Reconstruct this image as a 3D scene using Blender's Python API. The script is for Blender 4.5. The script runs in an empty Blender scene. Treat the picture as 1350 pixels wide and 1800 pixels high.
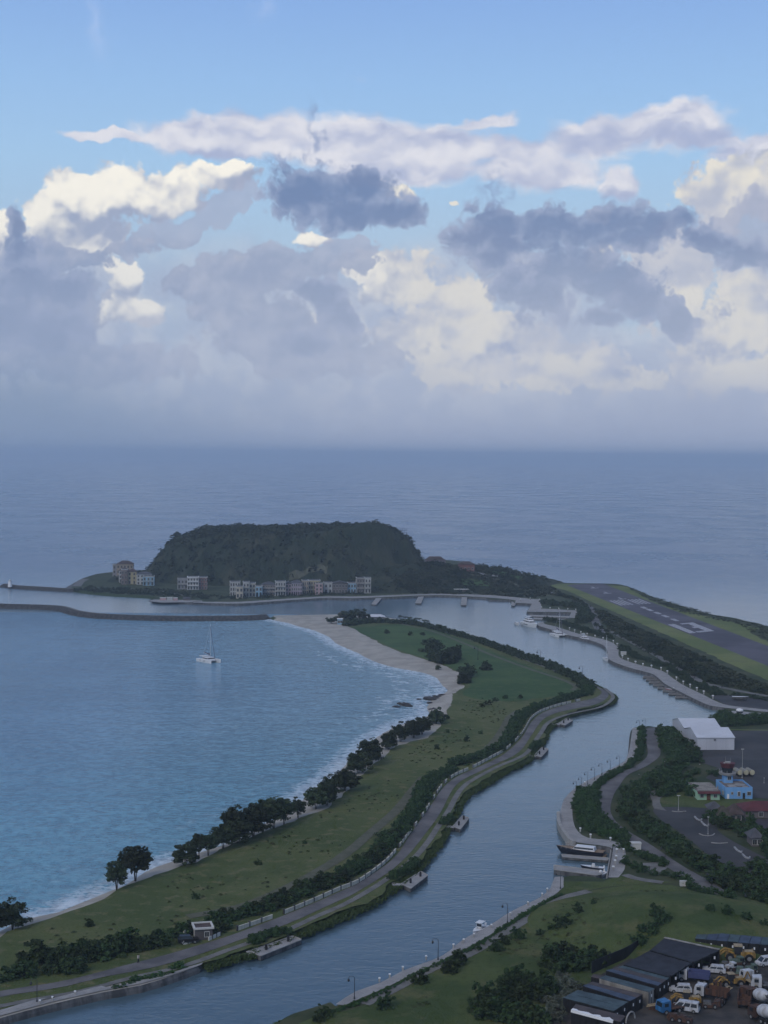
import bpy, bmesh, math, random
from mathutils import Vector, Matrix, noise as mnoise
from mathutils.geometry import tessellate_polygon
S = bpy.context.scene
R = math.radians
# ---------------------------------------------------------------- camera
FPX, CAMH = 2704.0, 100.0
cam_d = bpy.data.cameras.new('camera'); cam = bpy.data.objects.new('camera', cam_d)
S.collection.objects.link(cam); S.camera = cam
cam_d.sensor_fit = 'VERTICAL'; cam_d.sensor_height = 24.0; cam_d.lens = 24.0 * FPX / 1800.0
cam_d.clip_start = 1.0; cam_d.clip_end = 200000.0
cam.location = (0, 0, CAMH)
CAMROT = Matrix.Rotation(R(90 - math.degrees(math.atan(100 / FPX))), 3, 'X') @ Matrix.Rotation(R(0.5), 3, 'Z')
cam.rotation_euler = CAMROT.to_euler()
S.render.resolution_x, S.render.resolution_y = 768, 1024
def ray(px, py):
    return (CAMROT @ Vector(((px - 675) / FPX, -(py - 900) / FPX, -1))).normalized()
# ---------------------------------------------------------------- colour management, light
S.view_settings.view_transform = 'Standard'; S.view_settings.look = 'None'
S.view_settings.exposure = 0.0; S.view_settings.gamma = 1.0
S.render.engine = 'CYCLES'
S.cycles.max_bounces = 6; S.cycles.diffuse_bounces = 2; S.cycles.glossy_bounces = 2
S.cycles.transparent_max_bounces = 12; S.cycles.volume_bounces = 1
S.cycles.use_denoising = True
def lin(r, g, b):
    f = lambda c: (c / 255 / 12.92) if c / 255 <= .04045 else ((c / 255 + .055) / 1.055) ** 2.4
    return (f(r), f(g), f(b))
SUN_EL, SUN_AZ = 12.0, 215.0      # sun low behind the viewer's left, mostly under cloud
sd = bpy.data.lights.new('sun', 'SUN'); so = bpy.data.objects.new('sun', sd); S.collection.objects.link(so)
sd.energy = 1.2; sd.angle = R(25); sd.color = (1.0, .93, .84)
_el, _az = R(38), R(SUN_AZ)       # the broad glow that reaches the shaded ground comes from high up
_dir = Vector((math.sin(_az) * math.cos(_el), math.cos(_az) * math.cos(_el), math.sin(_el)))
so.rotation_euler = _dir.to_track_quat('Z', 'Y').to_euler()
so.location = (0, 0, 400)
# ---------------------------------------------------------------- sky: Nishita base with procedural clouds
W = bpy.data.worlds.new('World'); S.world = W; W.use_nodes = True
WT = W.node_tree; WT.nodes.clear()
class G:
    """tiny expression builder over shader nodes"""
    def __init__(s, t, sock): s.t, s.k = t, sock
    def _m(s, op, *a, clamp=False):
        n = s.t.nodes.new('ShaderNodeMath'); n.operation = op; n.use_clamp = clamp
        for i, v in enumerate((s,) + a):
            if isinstance(v, G): s.t.links.new(v.k, n.inputs[i])
            else: n.inputs[i].default_value = v
        return G(s.t, n.outputs[0])
    def __add__(s, o): return s._m('ADD', o)
    __radd__ = __add__
    def __sub__(s, o): return s._m('SUBTRACT', o)
    def __rsub__(s, o): return (s * -1) + o
    def __mul__(s, o): return s._m('MULTIPLY', o)
    __rmul__ = __mul__
    def min(s, o): return s._m('MINIMUM', o)
    def max(s, o): return s._m('MAXIMUM', o)
    def smin(s, o, k=.3): return s._m('SMOOTH_MIN', o, k)
    def step(s, a, b, lo=0.0, hi=1.0):
        n = s.t.nodes.new('ShaderNodeMapRange'); n.interpolation_type = 'SMOOTHSTEP'
        s.t.links.new(s.k, n.inputs[0])
        for i, v in enumerate((a, b, lo, hi)): n.inputs[i + 1].default_value = v
        return G(s.t, n.outputs[0])
def vnode(t, op, *a):
    n = t.nodes.new('ShaderNodeVectorMath'); n.operation = op
    for i, v in enumerate(a):
        if isinstance(v, G): t.links.new(v.k, n.inputs[i])
        else: n.inputs[i].default_value = v
    return n
def gmix(t, f, a, b):
    n = t.nodes.new('ShaderNodeMix'); n.data_type = 'RGBA'
    for i, v in ((0, f), (6, a), (7, b)):
        if isinstance(v, G): t.links.new(v.k, n.inputs[i])
        else: n.inputs[i].default_value = v if i == 0 else (*v, 1)
    return G(t, n.outputs[2])
def gnoise(t, vec, scale, detail=6, rough=.55, typ='FBM', lac=2.0, color=False, dist=0.0):
    n = t.nodes.new('ShaderNodeTexNoise'); n.noise_dimensions = '2D'; n.noise_type = typ
    t.links.new(vec.k, n.inputs['Vector'])
    n.inputs['Scale'].default_value = scale; n.inputs['Detail'].default_value = detail
    n.inputs['Roughness'].default_value = rough; n.inputs['Lacunarity'].default_value = lac
    n.inputs['Distortion'].default_value = dist
    return G(t, n.outputs['Color' if color else 'Fac'])
tc = WT.nodes.new('ShaderNodeTexCoord'); DV = G(WT, tc.outputs['Generated'])
sep = WT.nodes.new('ShaderNodeSeparateXYZ'); WT.links.new(DV.k, sep.inputs[0])
dx, dy, dz = (G(WT, sep.outputs[i]) for i in range(3))
SC = 27.04
U = dx._m('ARCTAN2', dy) * SC            # one unit = 100 photo pixels of angle
V = dz._m('ARCSINE') * SC
comb = WT.nodes.new('ShaderNodeCombineXYZ'); WT.links.new(U.k, comb.inputs[0]); WT.links.new(V.k, comb.inputs[1])
P0 = G(WT, comb.outputs[0])
def warp(P, scale, amp, detail=4):
    c = gnoise(WT, P, scale, detail, .6, color=True)
    c = G(WT, vnode(WT, 'SUBTRACT', c, (.5, .5, .5)).outputs[0])
    m = vnode(WT, 'MULTIPLY', c, (amp, amp, 0))
    return G(WT, vnode(WT, 'ADD', P, G(WT, m.outputs[0])).outputs[0])
def uv(px, py):
    d = ray(px, py); return math.atan2(d.x, d.y) * SC, math.asin(d.z) * SC
def split_uv(P):
    n = WT.nodes.new('ShaderNodeSeparateXYZ'); WT.links.new(P.k, n.inputs[0])
    return G(WT, n.outputs[0]), G(WT, n.outputs[1])
def ellipses(P, L, k=.25):
    out = None
    pu, pv = split_uv(P)
    for e in L:
        px, py, a, b = e[:4]; c, s_ = math.cos(R(e[4])) if len(e) > 4 else 1, math.sin(R(e[4])) if len(e) > 4 else 0
        u, v = uv(px, py); a /= 100; b /= 100
        # p = ((pu-u)c + (pv-v)s)/a ; q = (-(pu-u)s + (pv-v)c)/b
        if s_:
            p = pu._m('MULTIPLY_ADD', c / a, pv._m('MULTIPLY_ADD', s_ / a, -(u * c + v * s_) / a))
            q = pu._m('MULTIPLY_ADD', -s_ / b, pv._m('MULTIPLY_ADD', c / b, (u * s_ - v * c) / b))
        else:
            p = pu._m('MULTIPLY_ADD', 1 / a, -u / a); q = pv._m('MULTIPLY_ADD', 1 / b, -v / b)
        l = p._m('MULTIPLY_ADD', p, q * q)
        out = l if out is None else out.smin(l, k)
    return 1 - out.max(0)._m('SQRT')
def off(P, du, dv): return G(WT, vnode(WT, 'ADD', P, (du, dv, 0)).outputs[0])
def stretch(P, su, sv): return G(WT, vnode(WT, 'MULTIPLY', P, (su, sv, 1)).outputs[0])
sky = WT.nodes.new('ShaderNodeTexSky'); sky.sky_type = 'NISHITA'; sky.sun_disc = False
sky.sun_elevation = R(SUN_EL); sky.sun_rotation = R(SUN_AZ)
sky.air_density = 1.0; sky.dust_density = .6; sky.ozone_density = 1.5
skyb = vnode(WT, 'MULTIPLY', G(WT, sky.outputs[0]), (.05, .05, .05))
clear = G(WT, skyb.outputs[0])
ramp = WT.nodes.new('ShaderNodeValToRGB'); WT.links.new(V._m('DIVIDE', 42.5).k, ramp.inputs[0])
RP = [(0.0, (176, 202, 228)), (3.6, (180, 209, 237)), (5.0, (173, 210, 246)), (6.3, (161, 201, 247)), (8.0, (143, 182, 241)), (13, (110, 152, 216)), (24, (84, 120, 186)), (42, (78, 110, 172))]
el = ramp.color_ramp.elements
for i, (v, c) in enumerate(RP):
    e = el[i] if i < 2 else el.new(v / 42.5)
    e.position = v / 42.5; e.color = (*lin(*c), 1)
col = gmix(WT, .85, clear, G(WT, ramp.outputs[0]))
Pw = warp(P0, 1.1, .50, 3)
Pw2 = warp(Pw, 3.4, .26, 2)
Pr = warp(P0, 2.2, .8, 4)
nb = gnoise(WT, Pw2, 1.5, 6, .55)
bill = gnoise(WT, Pw, 1.25, 4, .42) - gnoise(WT, off(Pw, -.12, .2), 1.25, 4, .42)                                        # relief: lit from the upper left
lowf = gnoise(WT, off(P0, 7, 3), .42, 2, .5)
def gvor(P, scale, detail=1.5):
    n = WT.nodes.new('ShaderNodeTexVoronoi'); n.voronoi_dimensions = '2D'; n.feature = 'SMOOTH_F1'; n.inputs['Smoothness'].default_value = .35; WT.links.new(P.k, n.inputs['Vector'])
    n.inputs['Scale'].default_value = scale; n.inputs['Detail'].default_value = detail; n.inputs['Roughness'].default_value = .55; n.inputs['Lacunarity'].default_value = 2.3
    return G(WT, n.outputs['Distance'])
Pv = warp(P0, 2.0, .16, 2)
vb = gvor(Pv, 2.3, 2); vball = gvor(off(Pv, -.05, .11), 2.3, .6) - gvor(Pv, 2.3, .6)
puff = (.36 - vb) * .42
def layer(col, F, noisek, t0, t1, c):
    a = (F + (nb - .5) * noisek).step(t0, t1)
    return gmix(WT, a, col, c)
# wisps at the top
nw = gnoise(WT, stretch(Pr, 1.0, .45), 1.3, 4, .6)
FW = ellipses(Pw2, [(170, 50, 30, 75, 12), (205, 40, 12, 30), (470, 20, 40, 30), (655, 140, 70, 10)])
col = gmix(WT, (FW.step(0, 1) * nw.step(.42, .75)) * .32, col, lin(200, 214, 245))
# B: the high stratocumulus band
Pb = Pw
FB = ellipses(Pb, [(340, 232, 105, 30, 4), (190, 240, 85, 9, -2), (480, 232, 120, 46), (420, 255, 160, 26), (620, 255, 170, 52), (760, 262, 150, 42), (720, 300, 170, 32), (850, 215, 60, 14, 10), (900, 268, 110, 30), (930, 300, 140, 34), (1060, 245, 130, 42, 8), (1150, 215, 120, 34, 8), (1190, 235, 110, 34), (1250, 245, 60, 12), (1092, 322, 38, 34), (1330, 270, 90, 36)])
nbb = gnoise(WT, stretch(Pb, .55, 1.2), 1.5, 5, .5); nbb2 = gnoise(WT, stretch(off(Pb, -.10, .22), .55, 1.2), 1.5, 3, .45)
shB = ((nbb - nbb2) * 1.7 + .60 + (lowf - .5) * .5).step(.05, 1.0)
cB = gmix(WT, shB, lin(172, 182, 212), lin(226, 226, 234))
aB = (FB + (nbb - .5) * 1.1).step(-.12, .38)
col = gmix(WT, aB * .96, col, cB)
# pale veil low in the sky (distant cloud), behind the cumulus
veil = (V + (lowf - .5) * 3.5).step(3.6, 2.2)
col = gmix(WT, veil * .85, col, gmix(WT, nb.step(.35, .65), lin(168, 180, 206), lin(196, 202, 216)))
# C: sunlit cumulus
FC = ellipses(Pw, [(0, 420, 90, 62), (100, 375, 80, 62), (175, 350, 75, 62), (245, 350, 72, 62), (310, 335, 62, 50), (400, 310, 85, 32), (120, 410, 150, 55), (180, 330, 120, 48),
    (217, 485, 42, 48), (205, 545, 50, 38), (255, 552, 44, 36), (545, 415, 48, 16), (418, 448, 12, 8), (700, 337, 28, 16), (795, 358, 18, 9), (1055, 380, 24, 16),
    (1310, 340, 130, 80), (1230, 350, 60, 40), (700, 490, 90, 60), (640, 470, 70, 40), (800, 530, 80, 60), (740, 600, 110, 80), (880, 600, 140, 90), (820, 650, 130, 50), (1000, 640, 140, 60),
    (560, 565, 38, 24), (1180, 480, 130, 110), (1290, 560, 120, 90), (1110, 670, 80, 32), (1250, 640, 120, 60), (1330, 660, 100, 50), (920, 470, 30, 20), (1050, 450, 30, 30)], .35)
FH = ellipses(Pw, [(55, 388, 85, 40), (150, 335, 78, 46), (240, 330, 78, 42), (310, 308, 45, 26), (395, 288, 75, 16), (212, 472, 44, 42), (192, 540, 34, 26), (252, 528, 30, 18), (545, 412, 44, 16), (700, 335, 28, 14), (795, 356, 16, 8), (418, 446, 12, 8), (1055, 378, 24, 14),
    (660, 480, 45, 40), (725, 500, 55, 45), (805, 510, 50, 40), (870, 520, 60, 40), (560, 566, 32, 18), (745, 610, 60, 45), (790, 665, 70, 25), (840, 580, 80, 40), (1270, 560, 90, 60), (1330, 600, 60, 60), (1110, 672, 78, 24), (1300, 672, 80, 34), (1010, 640, 60, 20), (920, 462, 26, 18), (1050, 450, 24, 20), (1275, 300, 60, 34), (1180, 340, 40, 24), (980, 685, 80, 16)], .35)
shH = (FH * 1.0 + bill * 2.6 + (nb - .5) * .9 + vball * .75).step(-.6, .85)
right = U.step(-.8, .8)
base_ = gmix(WT, (bill * 2.2 + vball * .45 + .5 + (lowf - .5) * .8).step(.1, .9), gmix(WT, right, lin(160, 172, 198), lin(182, 189, 207)), gmix(WT, right, lin(194, 198, 211), lin(202, 204, 213)))
cC = gmix(WT, shH, base_, gmix(WT, right, lin(250, 246, 236), lin(230, 226, 217)))
aC = (FC + (nb - .5) * 1.0 + puff).step(-.05, .19)
col = gmix(WT, aC, col, cC)
# D: shaded grey cloud
ndd = gnoise(WT, off(Pw2, 3, 9), 1.6, 6, .55)
FD = ellipses(Pw, [(400, 358, 78, 36, 30), (320, 408, 90, 28, 28), (140, 455, 70, 26), (90, 440, 60, 22), (250, 425, 80, 24, 20), (50, 490, 90, 60), (80, 540, 110, 80), (120, 505, 55, 50), (110, 575, 95, 60), (20, 600, 150, 100), (200, 640, 180, 50),
    (400, 520, 110, 75), (340, 500, 60, 42), (460, 480, 110, 60), (560, 460, 120, 42), (620, 430, 60, 26), (480, 590, 160, 70), (560, 620, 170, 60), (900, 470, 90, 40), (850, 430, 90, 40),
    (1330, 400, 90, 60)], .35)
aD = (FD + (ndd - .5) * 1.15 + puff * .8).step(-.02, .18)
cD = gmix(WT, ((ndd - .5) * 1.0 + vball * .45 + .5 + (lowf - .5) * .8).step(.1, .9), lin(144, 159, 190), lin(176, 184, 205))
hi_ = V.step(3.3, 4.0)
cD = gmix(WT, hi_ * .6, cD, lin(172, 178, 202))
col = gmix(WT, aD * (.93 - hi_ * .22), col, cD)
# E: the near dark puffs
nee = gnoise(WT, off(Pw2, 13, -4), 1.9, 6, .6)
FE = ellipses(Pw, [(550, 330, 90, 50), (640, 338, 78, 50), (520, 352, 80, 48), (700, 380, 62, 36), (615, 375, 130, 36), (30, 400, 24, 34), (35, 450, 48, 44), (60, 500, 70, 60), (120, 510, 50, 40), (90, 580, 90, 50), (10, 560, 70, 70),
    (880, 400, 100, 44), (960, 395, 90, 50), (900, 430, 90, 26), (820, 420, 60, 34), (1020, 405, 70, 34), (1160, 400, 60, 36), (1090, 390, 75, 45), (1110, 420, 90, 36), (1240, 420, 90, 34, -15), (1200, 385, 45, 34), (1310, 450, 90, 34, -12), (940, 520, 90, 62), (1000, 470, 130, 52), (1080, 500, 100, 58), (860, 450, 70, 30),
    (1140, 530, 80, 40, -25), (1190, 575, 40, 24, -30), (1060, 560, 60, 22), (560, 520, 60, 40), (600, 560, 48, 40), (540, 600, 60, 28), (1190, 560, 50, 30, -30)], .3)
FWS = ellipses(Pr, [(870, 340, 55, 45), (565, 170, 26, 55, -20), (555, 240, 18, 45), (1060, 350, 40, 24), (500, 282, 60, 22), (1262, 545, 26, 40), (690, 552, 50, 18), (765, 615, 40, 20), (900, 612, 90, 18), (1110, 655, 60, 22), (1245, 618, 70, 30)], .2)
col = gmix(WT, (FWS.step(0, .8) * nee.step(.42, .60)) * .7, col, lin(140, 158, 196))
aE = (FE + (nee - .5) * 1.1 + puff * .8).step(-.06, .26)
core = (FE + (nee - .5) * 1.1 - vball * .4).step(.05, .8)
cE = gmix(WT, core, lin(156, 169, 199), gmix(WT, V.step(2.2, 4.2), lin(136, 153, 186), lin(114, 135, 174)))
col = gmix(WT, aE * .95, col, cE)
# moist air in front of the lower clouds
col = gmix(WT, (V + (lowf - .5) * 1.5).step(5.2, 1.6) * .42, col, gmix(WT, U.step(-6.5, 2), lin(160, 173, 198), lin(186, 193, 209)))
# horizon murk
mu = (V + (lowf - .5) * 1.2).step(2.0, .3)
col = gmix(WT, mu * .92, col, gmix(WT, U.step(-6.5, 1), lin(134, 153, 182), lin(164, 175, 200)))
# below the horizon: sea colour, for the light only
col = gmix(WT, V.step(.0, -.3), col, lin(70, 95, 130))
# overhead: unseen grey sky tone, added to set the light on the ground
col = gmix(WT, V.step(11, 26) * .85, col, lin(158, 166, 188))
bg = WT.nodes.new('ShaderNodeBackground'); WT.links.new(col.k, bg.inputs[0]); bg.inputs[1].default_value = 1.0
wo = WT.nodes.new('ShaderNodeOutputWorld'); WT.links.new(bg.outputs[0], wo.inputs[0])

W.cycles.sampling_method = 'NONE'
S.cycles.use_adaptive_sampling = True; S.cycles.adaptive_threshold = 0.02; S.cycles.adaptive_min_samples = 12
# ---------------------------------------------------------------- helpers
import numpy as np
C = S.collection
rnd = random.Random(7)
BASE = 1.3                                     # height of the flat land above the sea
def sst(a, b, x):
    t = min(1, max(0, (x - a) / (b - a))); return t * t * (3 - 2 * t)
def fbm(x, y, s, o=4): return mnoise.fractal(Vector((x / s, y / s, 3.7)), 1.0, 2.0, o)
def xy(px, py, z=BASE):                        # a point of the photo -> the spot on the plane of height z
    d = ray(px, py); t = (z - CAMH) / d.z
    return Vector((d.x * t, d.y * t))
HC = xy(505, 1003, 0)
def hf(x, y):
    """terrain height: flat land, the flat-topped headland hill with its spurs, and the lawn knoll"""
    h = BASE
    if y > 900 and x < 170:
        xx, yy = abs(x + 71) / (117 if x < -71 else 106), abs(y - 1235) / 92
        if xx < 1.3 and yy < 1.3:
            r = (xx ** 2.8 + yy ** 2.4) ** (1 / 2.6) + fbm(x, y, 40) * .07
            top = 39.5 + fbm(x, y, 60, 3) * 1.0 + 2.2 * math.exp(-((x + 20) / 22) ** 2)
            r0 = .60 + .08 * sst(-110, -30, x); tt = min(1, max(0, (1.0 - r) / (1 - r0)))
            h = max(h, BASE + (top - BASE) * math.sin(tt * math.pi / 2) ** .95 + (fbm(x, y, 14) * 2.0 + fbm(x * 2.2 + 50, y * .5, 16, 3) * 3.5 * sst(.5, .8, r)) * sst(1, .9, r))
        for (cx, cy, rx, ry, H) in ((34, 1185, 60, 66, 9), (66, 1210, 60, 72, 7), (5, 1150, 55, 55, 11), (95, 1215, 45, 60, 4), (-188, 1205, 36, 42, 4)):
            q = ((x - cx) / rx) ** 2 + ((y - cy) / ry) ** 2
            if q < 1: h += H * (1 - q) ** 1.5 * (1 + .25 * fbm(x, y, 18))
    elif 250 < y < 360 and x > 20:
        q = ((x - 63) / 33) ** 2 + ((y - 322) / 26) ** 2
        if q < 1: h += 4.6 * (1 - q) ** 1.4
    return h
def at(px, py):                                # a point of the photo -> the spot on the terrain
    d = ray(px, py); p = Vector((0, 0, CAMH)); t = 200.0 / d.y
    while t < 4000:
        q = p + d * t
        if q.z <= hf(q.x, q.y): break
        t += 2.0
    lo, hi = t - 2, t
    for _ in range(14):
        m = (lo + hi) / 2; q = p + d * m
        if q.z <= hf(q.x, q.y): hi = m
        else: lo = m
    q = p + d * hi
    return Vector((q.x, q.y, hf(q.x, q.y)))
def cr(pts, step=4.0, closed=False):           # Catmull-Rom through world points (tuples; extra values interpolated)
    n = len(pts); out = []
    for i in range(n if closed else n - 1):
        P = [pts[(i + k) % n] if closed else pts[min(n - 1, max(0, i + k))] for k in (-1, 0, 1, 2)]
        L = math.dist(P[1][:2], P[2][:2]); m = max(1, int(L / step))
        D_ = [max(1e-6, math.dist(P[k][:2], P[k + 1][:2])) for k in range(3)]
        M1 = [(c - a) / (D_[0] + D_[1]) * D_[1] for a, c in zip(P[0][:2], P[2][:2])]
        M2 = [(d - b) / (D_[1] + D_[2]) * D_[1] for b, d in zip(P[1][:2], P[3][:2])]
        for j in range(m):
            t = j / m; t2, t3 = t * t, t * t * t
            v = [(2 * t3 - 3 * t2 + 1) * b + (t3 - 2 * t2 + t) * m1 + (3 * t2 - 2 * t3) * c + (t3 - t2) * m2 for b, c, m1, m2 in zip(P[1][:2], P[2][:2], M1, M2)]
            v += [b + (c - b) * t for b, c in zip(P[1][2:], P[2][2:])]
            out.append(v)
    if not closed: out.append(list(pts[-1]))
    return out
def pline(L, z=BASE, step=4.0, closed=False):
    return cr([(*xy(p[0], p[1], z), *p[2:]) for p in L], step, closed)
# ---- materials
MATS = {}
def mat(name, rgb, rough=.8, var=0.0, scale=.5, spec=.3, metal=0.0, rgb2=None, bump=0.0, bscale=3.0, detail=4, lo=.35, hi=.65, obj=False, emit=None, var_obj=0.0):
    if name in MATS: return MATS[name]
    m = bpy.data.materials.new(name); m.use_nodes = True; t = m.node_tree; b = t.nodes['Principled BSDF']
    b.inputs['Roughness'].default_value = rough; b.inputs['Specular IOR Level'].default_value = spec; b.inputs['Metallic'].default_value = metal
    c = rgb; c2 = rgb2 or tuple(x * (1 - var) for x in rgb)
    tcn = t.nodes.new('ShaderNodeTexCoord'); P = G(t, tcn.outputs['Object'])
    if not obj:
        gm = t.nodes.new('ShaderNodeNewGeometry'); P = G(t, gm.outputs['Position'])
    if var or rgb2:
        n = gnoise(t, P, scale, detail, .6); col_ = gmix(t, n.step(lo, hi), c, c2)
    else: col_ = None
    if var_obj:
        oi = t.nodes.new('ShaderNodeObjectInfo'); hs = t.nodes.new('ShaderNodeHueSaturation')
        r = G(t, oi.outputs['Random'])
        t.links.new((r * var_obj * 2 + (1 - var_obj)).k, hs.inputs['Value']); t.links.new((r * .05 + .475).k, hs.inputs['Hue'])
        if col_ is not None: t.links.new(col_.k, hs.inputs['Color'])
        else: hs.inputs['Color'].default_value = (*c, 1)
        t.links.new(hs.outputs[0], b.inputs['Base Color'])
    elif col_ is not None: t.links.new(col_.k, b.inputs['Base Color'])
    else: b.inputs['Base Color'].default_value = (*c, 1)
    if bump:
        bn = t.nodes.new('ShaderNodeBump'); bn.inputs['Distance'].default_value = bump; bn.inputs['Strength'].default_value = 1
        t.links.new(gnoise(t, P, bscale, 4, .6).k, bn.inputs['Height']); t.links.new(bn.outputs[0], b.inputs['Normal'])
    MATS[name] = m; return m
# ---- mesh builder
class MB:
    def __init__(s): s.v, s.f, s.m = [], [], []
    def add(s, vs, fs, mi=0):
        o = len(s.v); s.v += [tuple(v) for v in vs]; s.f += [tuple(i + o for i in f) for f in fs]; s.m += [mi] * len(fs); return s
    def box(s, c, d, rz=0, mi=0, taper=1.0, tx=None):
        x, y, z = d[0] / 2, d[1] / 2, d[2] / 2; ca, sa = math.cos(rz), math.sin(rz); tx = taper if tx is None else tx
        vs = []
        for sz in (-1, 1):
            k, ky = (1, 1) if sz < 0 else (tx, taper)
            for sx, sy in ((-1, -1), (1, -1), (1, 1), (-1, 1)):
                a, b = sx * x * k, sy * y * ky
                vs.append((c[0] + a * ca - b * sa, c[1] + a * sa + b * ca, c[2] + sz * z))
        return s.add(vs, [(3, 2, 1, 0), (4, 5, 6, 7), (0, 1, 5, 4), (1, 2, 6, 5), (2, 3, 7, 6), (3, 0, 4, 7)], mi)
    def tube(s, a, b, r1, r2=None, n=8, mi=0, cap=True):
        a, b = Vector(a), Vector(b); r2 = r1 if r2 is None else r2; d = (b - a).normalized()
        u = d.orthogonal().normalized(); w = d.cross(u); vs = []
        for p, r in ((a, r1), (b, r2)):
            for i in range(n):
                t = 2 * math.pi * i / n; vs.append(p + (u * math.cos(t) + w * math.sin(t)) * r)
        fs = [(i, (i + 1) % n, n + (i + 1) % n, n + i) for i in range(n)]
        if cap: fs += [tuple(range(n - 1, -1, -1)), tuple(range(n, 2 * n))]
        return s.add(vs, fs, mi)
    def poly(s, pts, z0, z1, mi=0, mt=None):       # vertical prism from 2-D outline
        n = len(pts); a = sum(pts[i][0] * pts[(i + 1) % n][1] - pts[(i + 1) % n][0] * pts[i][1] for i in range(n))
        if a < 0: pts = pts[::-1]
        vs = [(p[0], p[1], z0) for p in pts] + [(p[0], p[1], z1) for p in pts]
        s.add(vs, [(i, (i + 1) % n, n + (i + 1) % n, n + i) for i in range(n)], mi)
        tr = tessellate_polygon([[Vector((p[0], p[1], 0)) for p in pts]]); tt = []
        for t in tr:
            q = [pts[k] for k in t]; ar = (q[1][0] - q[0][0]) * (q[2][1] - q[0][1]) - (q[2][0] - q[0][0]) * (q[1][1] - q[0][1])
            tt.append(t if ar > 0 else t[::-1])
        s.add([(p[0], p[1], z1) for p in pts], tt, mi if mt is None else mt)
        s.add([(p[0], p[1], z0) for p in pts], [t[::-1] for t in tt], mi); return s
    def sphere(s, c, r, n=10, mi=0):
        rx, ry, rz = (r, r, r) if not isinstance(r, tuple) else r
        m = max(4, n // 2); vs = [(c[0], c[1], c[2] - rz)]
        for j in range(1, m):
            ph = -math.pi / 2 + math.pi * j / m
            for i in range(n):
                t = 2 * math.pi * i / n; vs.append((c[0] + rx * math.cos(ph) * math.cos(t), c[1] + ry * math.cos(ph) * math.sin(t), c[2] + rz * math.sin(ph)))
        vs.append((c[0], c[1], c[2] + rz)); fs = []
        for i in range(n):
            fs.append((0, 1 + (i + 1) % n, 1 + i)); e = 1 + (m - 2) * n
            fs.append((e + i, e + (i + 1) % n, len(vs) - 1))
            for j in range(m - 2):
                a = 1 + j * n; fs.append((a + i, a + (i + 1) % n, a + n + (i + 1) % n, a + n + i))
        return s.add(vs, fs, mi)
    def loft(s, secs, mi=0, closed=True, cap=True):   # list of rings of equal length
        n = len(secs[0]); vs = [p for r in secs for p in r]; fs = []
        for j in range(len(secs) - 1):
            for i in range(n if closed else n - 1):
                fs.append((j * n + i, j * n + (i + 1) % n, (j + 1) * n + (i + 1) % n, (j + 1) * n + i))
        if cap: fs += [tuple(range(n - 1, -1, -1)), tuple(range((len(secs) - 1) * n, len(secs) * n))]
        return s.add(vs, fs, mi)
    def mesh(s, name, mats):
        me = bpy.data.meshes.new(name); me.from_pydata(s.v, [], s.f)
        for m in (mats if isinstance(mats, (list, tuple)) else [mats]): me.materials.append(m)
        if any(s.m): me.polygons.foreach_set('material_index', s.m)
        me.update(); return me
    def build(s, name, mats, parent=None, loc=(0, 0, 0), rz=0, smooth=False, bevel=0):
        return link(name, s.mesh(name, mats), parent, loc, rz, smooth, bevel)
def link(name, me, parent=None, loc=(0, 0, 0), rz=0, smooth=False, bevel=0):
    o = bpy.data.objects.new(name, me); C.objects.link(o); o.location = loc; o.rotation_euler = (0, 0, rz)
    if parent: o.parent = parent
    if smooth:
        me.polygons.foreach_set('use_smooth', [True] * len(me.polygons))
    if bevel:
        md = o.modifiers.new('edge', 'BEVEL'); md.width = bevel; md.segments = 2; md.limit_method = 'ANGLE'
    return o
def tag(o, label=None, cat=None, group=None, kind=None):
    if label: o['label'] = label
    if cat: o['category'] = cat
    if group: o['group'] = group
    if kind: o['kind'] = kind
    return o
def thing(name, label, cat, loc=(0, 0, 0), rz=0, group=None):
    o = bpy.data.objects.new(name, None); C.objects.link(o); o.location = loc; o.rotation_euler = (0, 0, rz)
    o.empty_display_size = .5
    return tag(o, label, cat, group)
KIDS = {}
def dup(root, loc, rz=0, sc=None, label=None, group=None):
    r = root.copy(); C.objects.link(r); r.location = loc; r.rotation_euler = (0, 0, rz)
    if sc is not None: r.scale = (sc, sc, sc) if not isinstance(sc, tuple) else sc
    if label: r['label'] = label
    if group: r['group'] = group
    def rec(src, dst):
        for ch in list(src.children):
            c = ch.copy(); C.objects.link(c); c.parent = dst; rec(ch, c)
    rec(root, r)
    return r
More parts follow.
